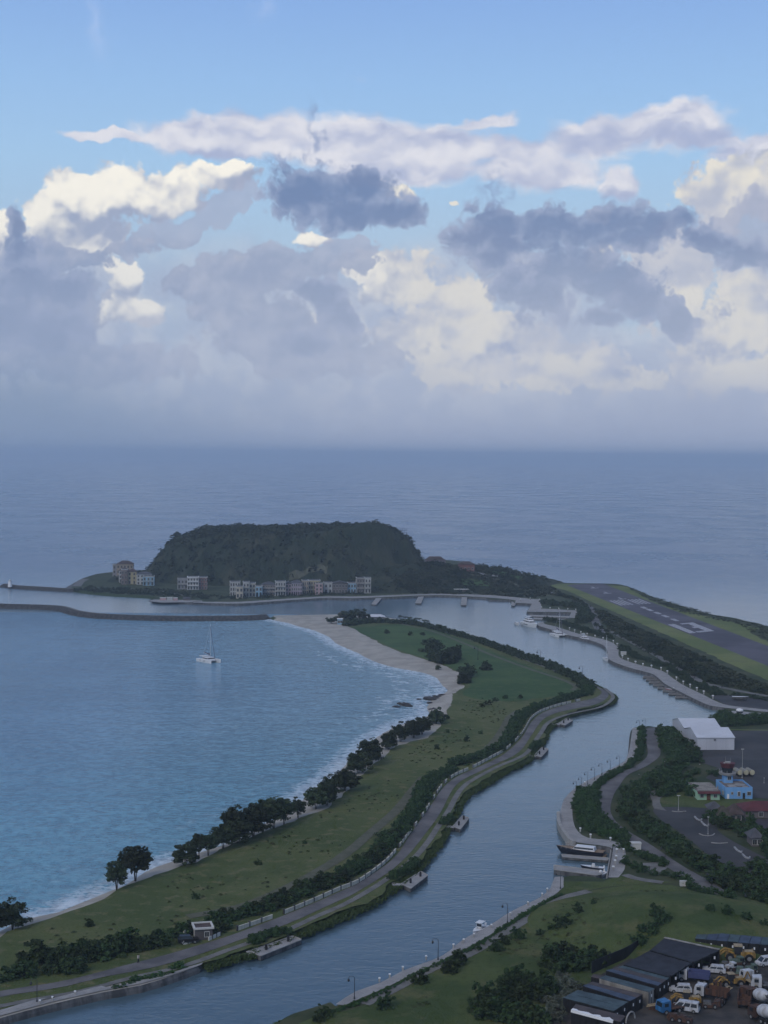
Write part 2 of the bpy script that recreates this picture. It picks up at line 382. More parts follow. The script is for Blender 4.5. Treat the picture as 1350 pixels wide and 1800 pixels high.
# ---- sheets and strips
def sheet(name, pts, z, m, kind='structure', thick=0.0, drape=False, label=None, cat=None, skirt=None):
    n = len(pts); pts = [(p[0], p[1]) for p in pts]
    a = sum(pts[i][0] * pts[(i + 1) % n][1] - pts[(i + 1) % n][0] * pts[i][1] for i in range(n))
    if a < 0: pts = pts[::-1]
    b = MB()
    if thick: b.poly(pts, z - thick, z)
    else:
        tr = tessellate_polygon([[Vector((p[0], p[1], 0)) for p in pts]]); tt = []
        for t in tr:
            q = [pts[k] for k in t]; ar = (q[1][0] - q[0][0]) * (q[2][1] - q[0][1]) - (q[2][0] - q[0][0]) * (q[1][1] - q[0][1])
            tt.append(t if ar > 0 else t[::-1])
        b.add([(p[0], p[1], z) for p in pts], tt)
    o = b.build(name, m)
    if kind: o['kind'] = kind
    return tag(o, label, cat)
def strip(name, A, B, z, m, thick=0.0, kind='structure', drape=False, parent=None, nsub=1):
    """band between two polylines with the same number of points"""
    b = MB(); n = len(A); vs = []; Z = lambda x, y: (hf(x, y) + z - BASE) if drape else z
    for p, q in zip(A, B):
        for k in range(nsub + 1):
            t = k / nsub; x, y = p[0] + (q[0] - p[0]) * t, p[1] + (q[1] - p[1]) * t; vs.append((x, y, Z(x, y)))
    w = nsub + 1; fs = []
    ar = (A[1][0] - A[0][0]) * (B[0][1] - A[0][1]) - (A[1][1] - A[0][1]) * (B[0][0] - A[0][0])
    for i in range(n - 1):
        for k in range(nsub):
            q = (i * w + k, (i + 1) * w + k, (i + 1) * w + k + 1, i * w + k + 1); fs.append(q if ar > 0 else q[::-1])
    b.add(vs, fs)
    if thick:
        ring = [vs[i * w] for i in range(n)] + [vs[i * w + nsub] for i in range(n - 1, -1, -1)]
        lo = [(p[0], p[1], p[2] - thick) for p in ring]; k = len(ring)
        b.add(ring + lo, [(i, (i + 1) % k, k + (i + 1) % k, k + i) for i in range(k)])
    o = b.build(name, m, parent)
    if kind and not parent: o['kind'] = kind
    return o
def offset(P, w):
    out = []
    for i, p in enumerate(P):
        a, b = P[max(0, i - 1)], P[min(len(P) - 1, i + 1)]
        dx_, dy_ = b[0] - a[0], b[1] - a[1]; L = math.hypot(dx_, dy_) or 1
        ww = w(i / (len(P) - 1)) if callable(w) else w
        out.append((p[0] - dy_ / L * ww, p[1] + dx_ / L * ww))
    return out
def resample(P, n):
    P = [tuple(p[:2]) for p in P]; L = [0]
    for a, b in zip(P, P[1:]): L.append(L[-1] + math.dist(a, b))
    out = []; k = 0
    for i in range(n):
        s_ = L[-1] * i / (n - 1)
        while k < len(L) - 2 and L[k + 1] < s_: k += 1
        t = (s_ - L[k]) / ((L[k + 1] - L[k]) or 1); out.append((P[k][0] + (P[k + 1][0] - P[k][0]) * t, P[k][1] + (P[k + 1][1] - P[k][1]) * t))
    return out
def land(name, L, mats, z=BASE, step=4.0, jag=.5):
    """land mass from its waterline: L = (px, py, bank width, bank material); mats[0] is the top"""
    P = cr([(*xy(p[0], p[1], BASE if p[3] == 3 else 0), p[2], p[3]) for p in L], step, True); n = len(P)
    a = sum(P[i][0] * P[(i + 1) % n][1] - P[(i + 1) % n][0] * P[i][1] for i in range(n))
    if a < 0: P = P[::-1]
    out = []
    for i, p in enumerate(P):
        q0, q1 = P[i - 1], P[(i + 1) % n]; dx_, dy_ = q1[0] - q0[0], q1[1] - q0[1]; Ln = math.hypot(dx_, dy_) or 1
        nx, ny = -dy_ / Ln, dx_ / Ln; w = p[2]
        j = jag * fbm(p[0] * 1.0, p[1], 7, 3) if w > .6 else 0
        out.append((p[0] + nx * j, p[1] + ny * j, nx, ny, w, p[3]))
    vs = [(q[0] - q[2] * min(1, q[4]), q[1] - q[3] * min(1, q[4]), -1.2) for q in out] + [(q[0] + (q[2] * .06 if q[4] > .6 else 0), q[1] + (q[3] * .06 if q[4] > .6 else 0), .10 if q[4] > .6 else z * .5) for q in out] + [(q[0] + q[2] * q[4], q[1] + q[3] * q[4], z) for q in out]
    b = MB()
    for r in (0, 1):
        for i in range(n):
            k = (i + 1) % n; b.add([], []); b.f.append((r * n + i, r * n + k, (r + 1) * n + k, (r + 1) * n + i)); b.m.append(int(round(out[i][5])))
    b.v = vs + b.v
    top = [Vector((v[0], v[1], 0)) for v in vs[2 * n:]]
    for t in tessellate_polygon([top]):
        q = [top[k] for k in t]; ar = (q[1] - q[0]).cross(q[2] - q[0]).z
        b.f.append(tuple(2 * n + k for k in (t if ar > 0 else t[::-1]))); b.m.append(0)
    return tag(b.build(name, mats), kind='structure')

BUSHES = []
def flush_bushes(keep=285):
    """the bushes that show largest stand as objects of their own; the hundreds beyond them are one mass of greenery"""
    def vis(b_):
        p = b_['p']; v = CAMROT.transposed() @ Vector((p[0], p[1], p[2] - CAMH)); 
        if v.z > -1: return -1
        px, py = 675 + v.x / -v.z * FPX, 900 - v.y / -v.z * FPX
        return b_['r'] / -v.z * (3 if b_['one'] else 1) if -8 < px < 1358 and py < 1806 else -1
    L = sorted(BUSHES, key=vis, reverse=True); mats_, parts = [], []
    for b_ in L[:keep]:
        o = link(b_['name'], b_['me'], None, b_['loc'], b_['rz']); o.scale = b_['sc']; tag(o, b_['label'], b_['cat'], b_['group'])
    V_, M_ = [], []
    cache = {}
    for b_ in L[keep:]:
        if vis(b_) < 0 and b_['p'][1] < 330: continue
        me = b_['me']
        if me.name not in cache:
            co = np.zeros(len(me.vertices) * 3, np.float32); me.vertices.foreach_get('co', co); cache[me.name] = co.reshape(-1, 3)
        co = cache[me.name]; ca, sa = math.cos(b_['rz']), math.sin(b_['rz']); q = co * np.array(b_['sc'], np.float32)
        q = q @ np.array([[ca, sa, 0], [-sa, ca, 0], [0, 0, 1]], np.float32) + np.array(b_['loc'], np.float32); V_.append(q)
        m = me.materials[0]
        if m not in mats_: mats_.append(m)
        M_.append(np.full(len(co) // 4, mats_.index(m), np.int32))
    v = np.concatenate(V_); o = fast_quads('massed_bushes', v, mats_, np.concatenate(M_)); o['kind'] = 'stuff'
def fast_quads(name, v, mats_, mi=None):
    n = len(v) // 4; me = bpy.data.meshes.new(name); me.vertices.add(len(v)); me.vertices.foreach_set('co', np.ascontiguousarray(v, np.float32).ravel())
    me.loops.add(len(v)); me.loops.foreach_set('vertex_index', np.arange(len(v), dtype=np.int32)); me.polygons.add(n); me.polygons.foreach_set('loop_start', np.arange(0, len(v), 4, dtype=np.int32))
    for m in mats_: me.materials.append(m)
    if mi is not None: me.polygons.foreach_set('material_index', mi)
    me.update(calc_edges=True); me.validate(); return link(name, me)

ORD = ['first', 'second', 'third', 'fourth', 'fifth', 'sixth', 'seventh', 'eighth', 'ninth', 'tenth', 'eleventh', 'twelfth', 'thirteenth', 'fourteenth', 'fifteenth', 'sixteenth', 'seventeenth', 'eighteenth', 'nineteenth', 'twentieth', 'twenty-first', 'twenty-second', 'twenty-third', 'twenty-fourth', 'twenty-fifth', 'twenty-sixth', 'twenty-seventh', 'twenty-eighth', 'twenty-ninth']
# ---------------------------------------------------------------- ground materials
M_sand = mat('sand', (.38, .355, .31), .95, rgb2=(.29, .27, .235), scale=.12, bump=.05, bscale=1.2)
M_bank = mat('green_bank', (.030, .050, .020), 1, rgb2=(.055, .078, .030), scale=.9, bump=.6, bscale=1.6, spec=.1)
M_rock = mat('rock_bank', (.035, .036, .038), .95, rgb2=(.085, .08, .075), scale=.7, bump=.8, bscale=.8, spec=.15)
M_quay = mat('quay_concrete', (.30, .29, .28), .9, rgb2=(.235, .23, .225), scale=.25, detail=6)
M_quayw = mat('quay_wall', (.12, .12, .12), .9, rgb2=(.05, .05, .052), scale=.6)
M_scrub_ground = mat('scrub_ground', (.034, .05, .026), 1, rgb2=(.066, .074, .04), scale=.08, detail=8, spec=.1)
def grass_mat(name, a, b, c, s=.03, s2=.25):
    if name in MATS: return MATS[name]
    m = bpy.data.materials.new(name); m.use_nodes = True; t = m.node_tree; bb = t.nodes['Principled BSDF']
    bb.inputs['Roughness'].default_value = 1; bb.inputs['Specular IOR Level'].default_value = .1
    P = G(t, t.nodes.new('ShaderNodeNewGeometry').outputs['Position'])
    n1 = gnoise(t, P, s, 5, .6); n2 = gnoise(t, P, s2, 5, .65); n3 = gnoise(t, P, s2 * 6, 3, .6)
    col_ = gmix(t, n1.step(.38, .62), a, b)
    col_ = gmix(t, (n2.step(.5, .72) * .8), col_, c)
    col_ = gmix(t, (n3.step(.5, .75) * .35), col_, tuple(x * .45 for x in a))
    t.links.new(col_.k, bb.inputs['Base Color'])
    bn = t.nodes.new('ShaderNodeBump'); bn.inputs['Distance'].default_value = .25
    t.links.new(gnoise(t, P, 2.2, 3, .6).k, bn.inputs['Height']); t.links.new(bn.outputs[0], bb.inputs['Normal'])
    MATS[name] = m; return m
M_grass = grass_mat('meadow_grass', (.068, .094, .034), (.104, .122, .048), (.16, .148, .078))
M_grass_far = grass_mat('far_grass', (.045, .090, .034), (.070, .120, .044), (.09, .12, .05))
M_lawn = grass_mat('knoll_lawn', (.054, .080, .028), (.082, .106, .038), (.120, .118, .055), .05, .12)
M_air_grass = grass_mat('airfield_grass', (.12, .155, .055), (.17, .195, .075), (.13, .14, .075), .02, .1)
M_asphalt = mat('road_asphalt', (.15, .143, .143), .92, rgb2=(.088, .086, .09), scale=.12, detail=9)
M_path = mat('path_gravel', (.17, .165, .155), .95, rgb2=(.12, .118, .11), scale=.3, detail=6)
M_dirt = mat('dirt_track', (.105, .105, .075), .98, rgb2=(.075, .08, .05), scale=.3, detail=6)
M_dark_asphalt = mat('apron_asphalt', (.058, .056, .058), .92, rgb2=(.034, .035, .038), scale=.07, detail=9)
M_runway = mat('runway_asphalt', (.100, .092, .112), .92, rgb2=(.060, .056, .072), scale=.035, detail=9)
M_yard = mat('yard_ground', (.068, .060, .054), .95, rgb2=(.030, .029, .029), scale=.18, detail=9)
M_kerb = mat('kerb_concrete', (.33, .32, .30), .9, var=.2)
M_white = mat('white_paint', (.72, .72, .72), .5)
# ---------------------------------------------------------------- the spit between the bay and the channel
SHORE = [(480, 1090), (505, 1095), (524, 1101), (548, 1107), (577, 1119), (595, 1133), (625, 1146), (654, 1161), (696, 1174), (740, 1182), (764, 1190), (777, 1204), (787, 1215), (772, 1223),
         (757, 1232), (752, 1246), (752, 1259), (718, 1270), (690, 1280), (663, 1296), (636, 1318), (610, 1341), (585, 1368), (550, 1388), (534, 1405), (509, 1428), (475, 1444), (450, 1456), (425, 1473), (383, 1489), (348, 1500), (305, 1515), (255, 1534), (219, 1557), (169, 1577), (101, 1604), (41, 1618), (0, 1638), (-60, 1665), (-140, 1700)]
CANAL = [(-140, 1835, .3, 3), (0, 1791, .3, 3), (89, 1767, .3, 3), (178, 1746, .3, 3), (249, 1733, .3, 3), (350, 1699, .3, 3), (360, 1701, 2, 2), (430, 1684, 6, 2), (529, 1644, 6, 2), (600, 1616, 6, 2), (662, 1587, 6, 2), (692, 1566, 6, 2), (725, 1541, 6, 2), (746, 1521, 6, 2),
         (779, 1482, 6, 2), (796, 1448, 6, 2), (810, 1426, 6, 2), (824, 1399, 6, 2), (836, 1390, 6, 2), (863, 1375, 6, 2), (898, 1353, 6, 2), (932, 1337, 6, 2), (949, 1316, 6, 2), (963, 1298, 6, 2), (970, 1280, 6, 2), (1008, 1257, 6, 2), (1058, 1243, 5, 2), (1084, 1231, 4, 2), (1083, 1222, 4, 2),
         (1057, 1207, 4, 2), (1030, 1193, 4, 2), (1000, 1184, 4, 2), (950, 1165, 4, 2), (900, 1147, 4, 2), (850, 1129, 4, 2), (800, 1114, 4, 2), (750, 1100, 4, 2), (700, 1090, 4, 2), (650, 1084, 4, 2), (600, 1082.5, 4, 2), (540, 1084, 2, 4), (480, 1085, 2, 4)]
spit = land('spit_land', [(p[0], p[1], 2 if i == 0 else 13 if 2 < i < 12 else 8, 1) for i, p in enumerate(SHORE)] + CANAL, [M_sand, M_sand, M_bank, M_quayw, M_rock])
# grass over it
GR = [(-140, 1706), (0, 1646), (68, 1619), (110, 1606), (178, 1581), (206, 1563), (258, 1543), (328, 1519), (392, 1494), (428, 1479), (472, 1459), (505, 1448), (548, 1430), (563, 1428), (613, 1387), (640, 1358), (669, 1334), (687, 1318), (705, 1310), (755, 1294), (782, 1262), (790, 1240), (796, 1222), (818, 1206), (806, 1200),
      (805, 1183), (778, 1170), (757, 1163), (730, 1153), (700, 1145), (668, 1131), (645, 1119), (632, 1110), (618, 1103), (600, 1098), (590, 1089)]
GC = [(640, 1087), (700, 1092), (750, 1102), (800, 1117), (850, 1132), (900, 1150), (950, 1168), (1000, 1187), (1030, 1197), (1057, 1211), (1074, 1222), (1076, 1229), (1056, 1239), (1008, 1251), (962, 1277), (955, 1296), (940, 1312), (925, 1331), (890, 1348), (855, 1369), (828, 1384), (814, 1395), (800, 1421), (786, 1446), (769, 1477), (737, 1515), (715, 1535), (682, 1559), (652, 1579), (592, 1607), (520, 1636), (425, 1674), (357, 1691), (250, 1722), (178, 1735), (89, 1753), (0, 1776), (-140, 1815)]
def jag(P, a=1.0, s=6, k=.1):
    return [(p[0] + a * fbm(p[0] * 3, p[1] * 3, s * 3, 3), p[1] + a * fbm(p[1] * 3, p[0] * 3, s * 3, 3)) for p in P]
sheet('meadow', jag(pline(GR, step=3) + pline(GC, step=3), 1.6), BASE + .05, M_grass)
FARG = [(622, 1104), (645, 1102), (700, 1098), (760, 1107), (800, 1120), (850, 1139), (900, 1160), (950, 1178), (1010, 1205), (1014, 1214), (985, 1222), (940, 1228), (905, 1232), (860, 1232), (815, 1222), (826, 1206), (812, 1186), (790, 1172), (740, 1155), (700, 1143), (662, 1126)]
sheet('far_meadow', jag(pline(FARG, step=3, closed=True), 1.2), BASE + .09, M_grass_far)
# main road of the spit and the lower footpath
RU = [(-140, 1775), (0, 1743), (113, 1725), (207, 1701), (296, 1678), (367, 1657), (400, 1647), (489, 1614), (567, 1582), (600, 1567), (624, 1557), (692, 1509), (722, 1466), (761, 1411), (779, 1385), (803, 1366), (850, 1345), (883, 1328), (916, 1299), (934, 1270), (957, 1252), (1002, 1237), (1040, 1229), (1056, 1221), (1056, 1214), (1036, 1204), (1000, 1190), (950, 1171), (900, 1153)]
RL = [(-140, 1787), (0, 1753), (110, 1736), (178, 1719), (267, 1702), (355, 1677), (433, 1649), (500, 1627), (600, 1582), (609, 1579), (680, 1536), (716, 1505), (746, 1468), (773, 1431), (797, 1386), (814, 1371), (854, 1351.5), (910, 1324), (934, 1293), (957, 1263), (987, 1251), (1046, 1239), (1066, 1228), (1069, 1219), (1052, 1208), (1010, 1192), (955, 1171), (905, 1153)]
def road(name, A, B, m, z, n=160, **k):
    A = pline(A, step=3) if len(A[0]) == 2 else A; B = pline(B, step=3)
    m_ = resample(B, n)
    # match each point of B with the nearest on A so the band keeps its width
    Ar = resample(A, n * 3); out = []
    j = 0
    for p in m_:
        best = min(range(j, min(len(Ar), j + 40)), key=lambda q: math.dist(Ar[q], p)); j = best; out.append(Ar[best])
    return strip(name, out, m_, z, m, **k)
road('spit_road', RU, RL, M_asphalt, BASE + .12)
PC = [(x + 2.5, y + 2.2) for x, y in [(-140, 1805), (0, 1767), (140, 1741), (230, 1717), (300, 1702), (355, 1685), (394, 1670), (500, 1634), (550, 1611), (609, 1585), (677, 1544), (722, 1510), (750, 1478), (767, 1452), (785, 1425), (806, 1388), (824, 1372), (868, 1348), (919, 1325), (936, 1304), (950, 1284), (963, 1267), (996, 1254), (1050, 1242), (1072, 1229), (1074, 1220), (1060, 1208)]]
pc = pline(PC, step=3)
strip('footpath', offset(pc, .8), offset(pc, -.8), BASE + .13, M_path)
for nm, L, w in (('track', [(330, 1612), (420, 1595), (500, 1563), (568, 1527), (610, 1500), (650, 1466), (675, 1445), (700, 1422), (722, 1395), (745, 1366)], 1.5), ('track', [(845, 1325), (868, 1306), (885, 1282), (896, 1262), (912, 1250)], 1.6), ('track', [(700, 1096), (760, 1110), (820, 1133), (870, 1154), (930, 1176), (990, 1196), (1012, 1207), (1006, 1214)], 1.1)):
    q = pline(L, step=3); strip(nm, offset(q, w), offset(q, -w), BASE + .14, M_dirt)
# concrete landing along the lower left bank
sheet('landing', pline([(-140, 1818), (0, 1777), (66, 1757), (80, 1756), (70, 1762), (178, 1734), (188, 1737), (262, 1721), (300, 1712), (357, 1693), (354, 1697), (300, 1716), (249, 1730), (178, 1743), (89, 1763), (0, 1787), (-140, 1830)], step=50), BASE + .16, M_quay)
# ---------------------------------------------------------------- mainland: headland, airfield and right bank
ML = [(118, 1038, 5, 2), (178, 1047, 5, 2), (240, 1051, 5, 2), (267, 1053, 3, 2), (262, 1057, 2, 4), (284, 1061, 1, 4), (355, 1060, .3, 3), (400, 1062, .3, 3), (429, 1061.5, .3, 3), (512, 1055.6, .3, 3), (577, 1051.7, .3, 3), (622, 1052.6, .3, 3), (657, 1051, .3, 3), (699, 1050, .3, 3), (770, 1047, .3, 3), (854, 1051, .3, 3), (860, 1054, .3, 3), (896, 1054.5, .3, 3),
      (907, 1060.5, .3, 3), (932, 1061.5, .3, 3), (934, 1062, .3, 3), (925.5, 1075, .3, 3), (926, 1076.5, .3, 3), (1003, 1077.5, .3, 3), (1005, 1078.5, .3, 3), (1000, 1087, .3, 3), (960, 1092, .3, 3), (945, 1096, .3, 3), (946, 1101, .3, 3), (967, 1107, .3, 3), (1000, 1118, .3, 3), (1016, 1121, .3, 3), (1039, 1127, .3, 3), (1060, 1135, .3, 3), (1069, 1145, .3, 3), (1070, 1160, .3, 3), (1104, 1174, .3, 3), (1145, 1185, .3, 3), (1156, 1192, .3, 3), (1169, 1203.5, .3, 3), (1197, 1218, .3, 3), (1228, 1233, .3, 3), (1251, 1242, .3, 3), (1274, 1245, .3, 3), (1273, 1248, .3, 3),
      (1256, 1253, .3, 3), (1249, 1262, .3, 3), (1248, 1276, .3, 3), (1220, 1284, .3, 3), (1180, 1282, .3, 3), (1140, 1276, .3, 3), (1112, 1279, .3, 3), (1108, 1284, .3, 3), (1099.6, 1336, .3, 3), (1080, 1348.5, .3, 3), (1054, 1362, .3, 3), (1033, 1372, .3, 3), (1009, 1387, .3, 3), (991.5, 1405, .3, 3), (985.6, 1420, .3, 3), (983, 1434, .3, 3), (986, 1449, .3, 3), (1003, 1476, .3, 3), (1010, 1482, .3, 3), (1014, 1484, .3, 3), (1066, 1489, .3, 3), (1076, 1493, .3, 3), (1067, 1543, .3, 3), (1064, 1545, .3, 3), (1040, 1548, 1, 2), (1000, 1547, 1, 2), (990, 1541, .3, 3), (975, 1542, .3, 3),
      (968, 1560, .3, 3), (950, 1577, .3, 3), (900, 1602, .3, 3), (855, 1631, .3, 3), (814, 1652, .3, 3), (775, 1682, .3, 3), (707, 1708, .3, 3), (668, 1729, .3, 3), (624, 1744, .3, 3), (588, 1768, .3, 3), (584, 1771, 1, 2), (550, 1776, 2, 2), (500, 1790, 2, 2), (460, 1815, 2, 2), (420, 1860, 2, 2), (1700, 2100, 2, 2), (2100, 1700, 2, 2), (1900, 1270, 2, 2), (1600, 1175, 4, 4), (1450, 1122, 4, 4), (1350, 1102, 4, 4), (1298, 1089, 4, 4), (1259, 1083, 4, 4), (1194, 1064, 4, 4), (1155, 1052, 4, 4), (1117, 1037, 4, 4), (1098, 1030, 4, 4), (1072, 1028, 4, 4), (1000, 1027, 4, 4), (960, 1024, 4, 4), (925, 1016, 4, 4), (890, 1006, 4, 4), (845, 995, 4, 4), (800, 987, 4, 4), (740, 986, 4, 4), (640, 990, 4, 4), (500, 992, 4, 4), (350, 995, 4, 4), (262, 1003, 4, 4), (200, 1007, 4, 4), (160, 1012, 4, 4), (128, 1026, 4, 4)]
def corner(L):                                       # repeat sharp quay corners so the curve turns there
    out = []
    for i, p in enumerate(L):
        a, b = L[i - 1], L[(i + 1) % len(L)]; A, Q, B_ = xy(a[0], a[1], 0), xy(p[0], p[1], 0), xy(b[0], b[1], 0)
        u, v = (Q - A), (B_ - Q)
        if p[3] == 3 and u.length > 1 and v.length > 1 and u.normalized().dot(v.normalized()) < .55:
            out.append((p[0] - .01, p[1], p[2], p[3]))
            out.append((p[0] + .01, p[1], p[2], p[3]))
        else: out.append(p)
    return out
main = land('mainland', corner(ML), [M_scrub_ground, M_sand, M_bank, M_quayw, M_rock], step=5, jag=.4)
def bump_mesh(name, x0, x1, y0, y1, st, m):
    b = MB(); nx, ny = int((x1 - x0) / st) + 1, int((y1 - y0) / st) + 1; H = []
    for j in range(ny):
        for i in range(nx):
            x, y = x0 + i * st, y0 + j * st; h = hf(x, y); H.append(h); b.v.append((x, y, h if h > BASE + .01 else BASE - .4))
    for j in range(ny - 1):
        for i in range(nx - 1):
            q = (j * nx + i, j * nx + i + 1, (j + 1) * nx + i + 1, (j + 1) * nx + i)
            if max(H[k] for k in q) > BASE + .02: b.f.append(q); b.m.append(0)
    return tag(b.build(name, m, smooth=True), kind='structure')
M_hill = mat('headland_soil', (.022, .032, .018), 1, rgb2=(.048, .052, .032), scale=.05, detail=8, spec=.1, lo=.45, hi=.70, bump=1.2, bscale=.35)
bump_mesh('headland_hill', -212, 170, 1096, 1345, 2.6, M_hill)
bump_mesh('knoll', 29, 98, 295, 349, 1.5, M_lawn)
# lawns and ground cover of the right bank
sheet('bank_lawn', pline([(620, 1775), (700, 1738), (760, 1702), (860, 1652), (950, 1600), (994, 1577), (1068, 1561), (1128, 1555), (1180, 1556), (1232, 1571), (1291, 1596), (1350, 1634), (1480, 1690), (1480, 1990), (420, 1990), (480, 1830), (560, 1785)], closed=True), BASE + .05, M_lawn)
def quay_strip(L, w, name='quay', m=None, z=.10):
    q = pline(L, step=3); return strip(name, offset(q, -.25), offset(q, w), BASE + z, m or M_quay)
IN1 = [(355, 1058), (429, 1058), (512, 1052), (577, 1048.5), (622, 1049), (657, 1048), (770, 1044), (854, 1047), (880, 1048), (930, 1052), (945, 1056)]
def band(name, O, I, m, z=.10, n=120):
    O = pline(O, step=3); I = pline(I, step=3); strip(name, resample(O, n), resample(I, n), BASE + z, m)
band('promenade', [(340, 1059.8), (400, 1061.2), (429, 1060.8), (512, 1055), (577, 1051), (622, 1051.9), (657, 1050.4), (770, 1046.4), (854, 1050.3), (896, 1054), (934, 1061)], [(340, 1057.6), (400, 1058.2), (429, 1057.5), (512, 1052), (577, 1048.3), (622, 1048.6), (657, 1047.5), (770, 1044), (854, 1046), (896, 1049), (950, 1055)], M_quay)
sheet('marina_quay', [xy(*p) for p in [(905, 1060), (908, 1052), (950, 1054), (952, 1070), (1010, 1073), (1020, 1078), (1014, 1087), (1000, 1086), (1004, 1076.6), (927, 1075.6), (935, 1061.5)]], BASE + .14, M_quay)
band('marina_promenade', [(945, 1095), (947, 1100.3), (967, 1106.3), (1000, 1117), (1016, 1120.4), (1039, 1126.4), (1060, 1134.4), (1068, 1144), (1070.5, 1159), (1104, 1173.3), (1145, 1184.3), (1157, 1192), (1170, 1203), (1198, 1217.5), (1228, 1232.3), (1251, 1241.4), (1274, 1244.4), (1350, 1252)],
     [(955, 1093), (958, 1097), (975, 1101), (1000, 1109), (1016, 1114), (1039, 1119), (1070, 1127), (1086, 1138), (1090, 1156), (1117, 1167), (1145, 1174), (1166, 1180.5), (1182, 1192), (1202, 1205), (1233, 1220), (1258, 1232.5), (1280, 1240), (1350, 1248)], M_quay, n=180)
band('channel_promenade', [(1112, 1279.6), (1100.5, 1336), (1081, 1348), (1055, 1361.5), (1034, 1371.5), (1010, 1386.5), (992.5, 1404.5), (986.6, 1420), (984, 1434), (987, 1448), (1004, 1475), (1011, 1481), (1065, 1488), (1077, 1492), (1069, 1543)],
     [(1124, 1280), (1115, 1336), (1090, 1352), (1062, 1369), (1042, 1382), (1024, 1395), (1007, 1408), (1006, 1424), (1008, 1445), (1016, 1462), (1035, 1474), (1070, 1477), (1088, 1482), (1098, 1488), (1098, 1528), (1087, 1543)], M_quay, n=160)
band('lower_promenade', [(975, 1543), (969, 1560), (951, 1577), (901, 1601.5), (856, 1630), (815, 1651.5), (776, 1681.5), (708, 1707), (669, 1728), (625, 1743.5), (590, 1766)],
     [(991, 1543), (988, 1562), (960, 1583), (912, 1611), (866, 1641), (820, 1668), (770, 1693), (722, 1715), (680, 1736), (640, 1753), (606, 1768)], M_quay)
sheet('quay_apron', [xy(*p) for p in [(975, 1542.5), (989, 1541.5), (991, 1560), (978, 1570), (966, 1566)]], BASE + .13, M_quay)
# right bank paths and roads
def ribbon(name, L, w, m, z=.12):
    q = pline(L, step=3); return strip(name, offset(q, w), offset(q, -w), BASE + z, m)
ribbon('garden_path', [(1098, 1538), (1115, 1544), (1135, 1548), (1165, 1552)], 1.2, M_path)
ribbon('garden_path', [(640, 1766), (705, 1733), (760, 1703), (820, 1680), (870, 1651), (920, 1620), (960, 1595), (985, 1582), (1005, 1574), (1035, 1567)], 1.2, M_path)
sheet('bank_road', pline([(1131, 1283), (1152, 1279), (1156, 1300), (1160, 1328), (1135, 1348), (1105, 1362), (1090, 1380), (1078, 1400), (1073, 1425), (1083, 1445), (1105, 1462), (1140, 1483), (1180, 1510), (1210, 1529), (1240, 1545), (1290, 1575), (1350, 1604), (1480, 1660), (1480, 1690), (1350, 1622), (1290, 1594), (1230, 1563), (1195, 1540), (1130, 1495), (1090, 1465), (1070, 1455), (1053, 1430), (1049, 1405), (1055, 1385), (1075, 1368), (1100, 1355), (1125, 1342), (1138, 1328), (1136, 1305)], step=3, closed=True), BASE + .12, M_asphalt)
sheet('service_road', pline([(1143, 1392), (1165, 1386), (1170, 1395), (1160, 1405), (1163, 1418), (1172, 1426), (1150, 1422), (1147, 1410)], closed=True), BASE + .11, M_path)
sheet('apron', pline([(1170, 1322), (1235, 1300), (1262, 1286), (1300, 1285), (1500, 1288), (1600, 1400), (1500, 1450), (1350, 1404), (1318, 1402), (1240, 1368), (1262, 1350)], closed=True, step=20), BASE + .08, M_dark_asphalt)
ribbon('apron_kerb', [(1252, 1281), (1290, 1283), (1350, 1284), (1450, 1286)], .9, M_air_grass, z=.10)
sheet('car_park', pline([(1150, 1421), (1200, 1419), (1240, 1421), (1262, 1430), (1262, 1460), (1290, 1480), (1350, 1510), (1420, 1540), (1420, 1580), (1350, 1545), (1305, 1532), (1268, 1535), (1240, 1500), (1190, 1460), (1160, 1440)], closed=True), BASE + .10, M_dark_asphalt)
sheet('field', pline([(1165, 1400), (1230, 1380), (1290, 1400), (1340, 1410), (1300, 1432), (1262, 1440), (1240, 1422), (1200, 1420), (1170, 1425), (1160, 1412)], closed=True), BASE + .06, M_lawn)
sheet('small_court', pline([(1128, 1518), (1160, 1516), (1175, 1524), (1165, 1533), (1148, 1537), (1130, 1524)], closed=True), BASE + .10, M_path)
sheet('lower_field', pline([(980, 1550), (1060, 1550), (1100, 1535), (1140, 1548), (1190, 1551), (1130, 1554), (1060, 1560), (1000, 1572), (985, 1570)], closed=True), BASE + .045, M_lawn)
sheet('yard', pline([(980, 1765), (1060, 1712), (1150, 1660), (1230, 1650), (1350, 1650), (1500, 1650), (1500, 1990), (900, 1990)], closed=True, step=20), BASE + .10, M_yard)
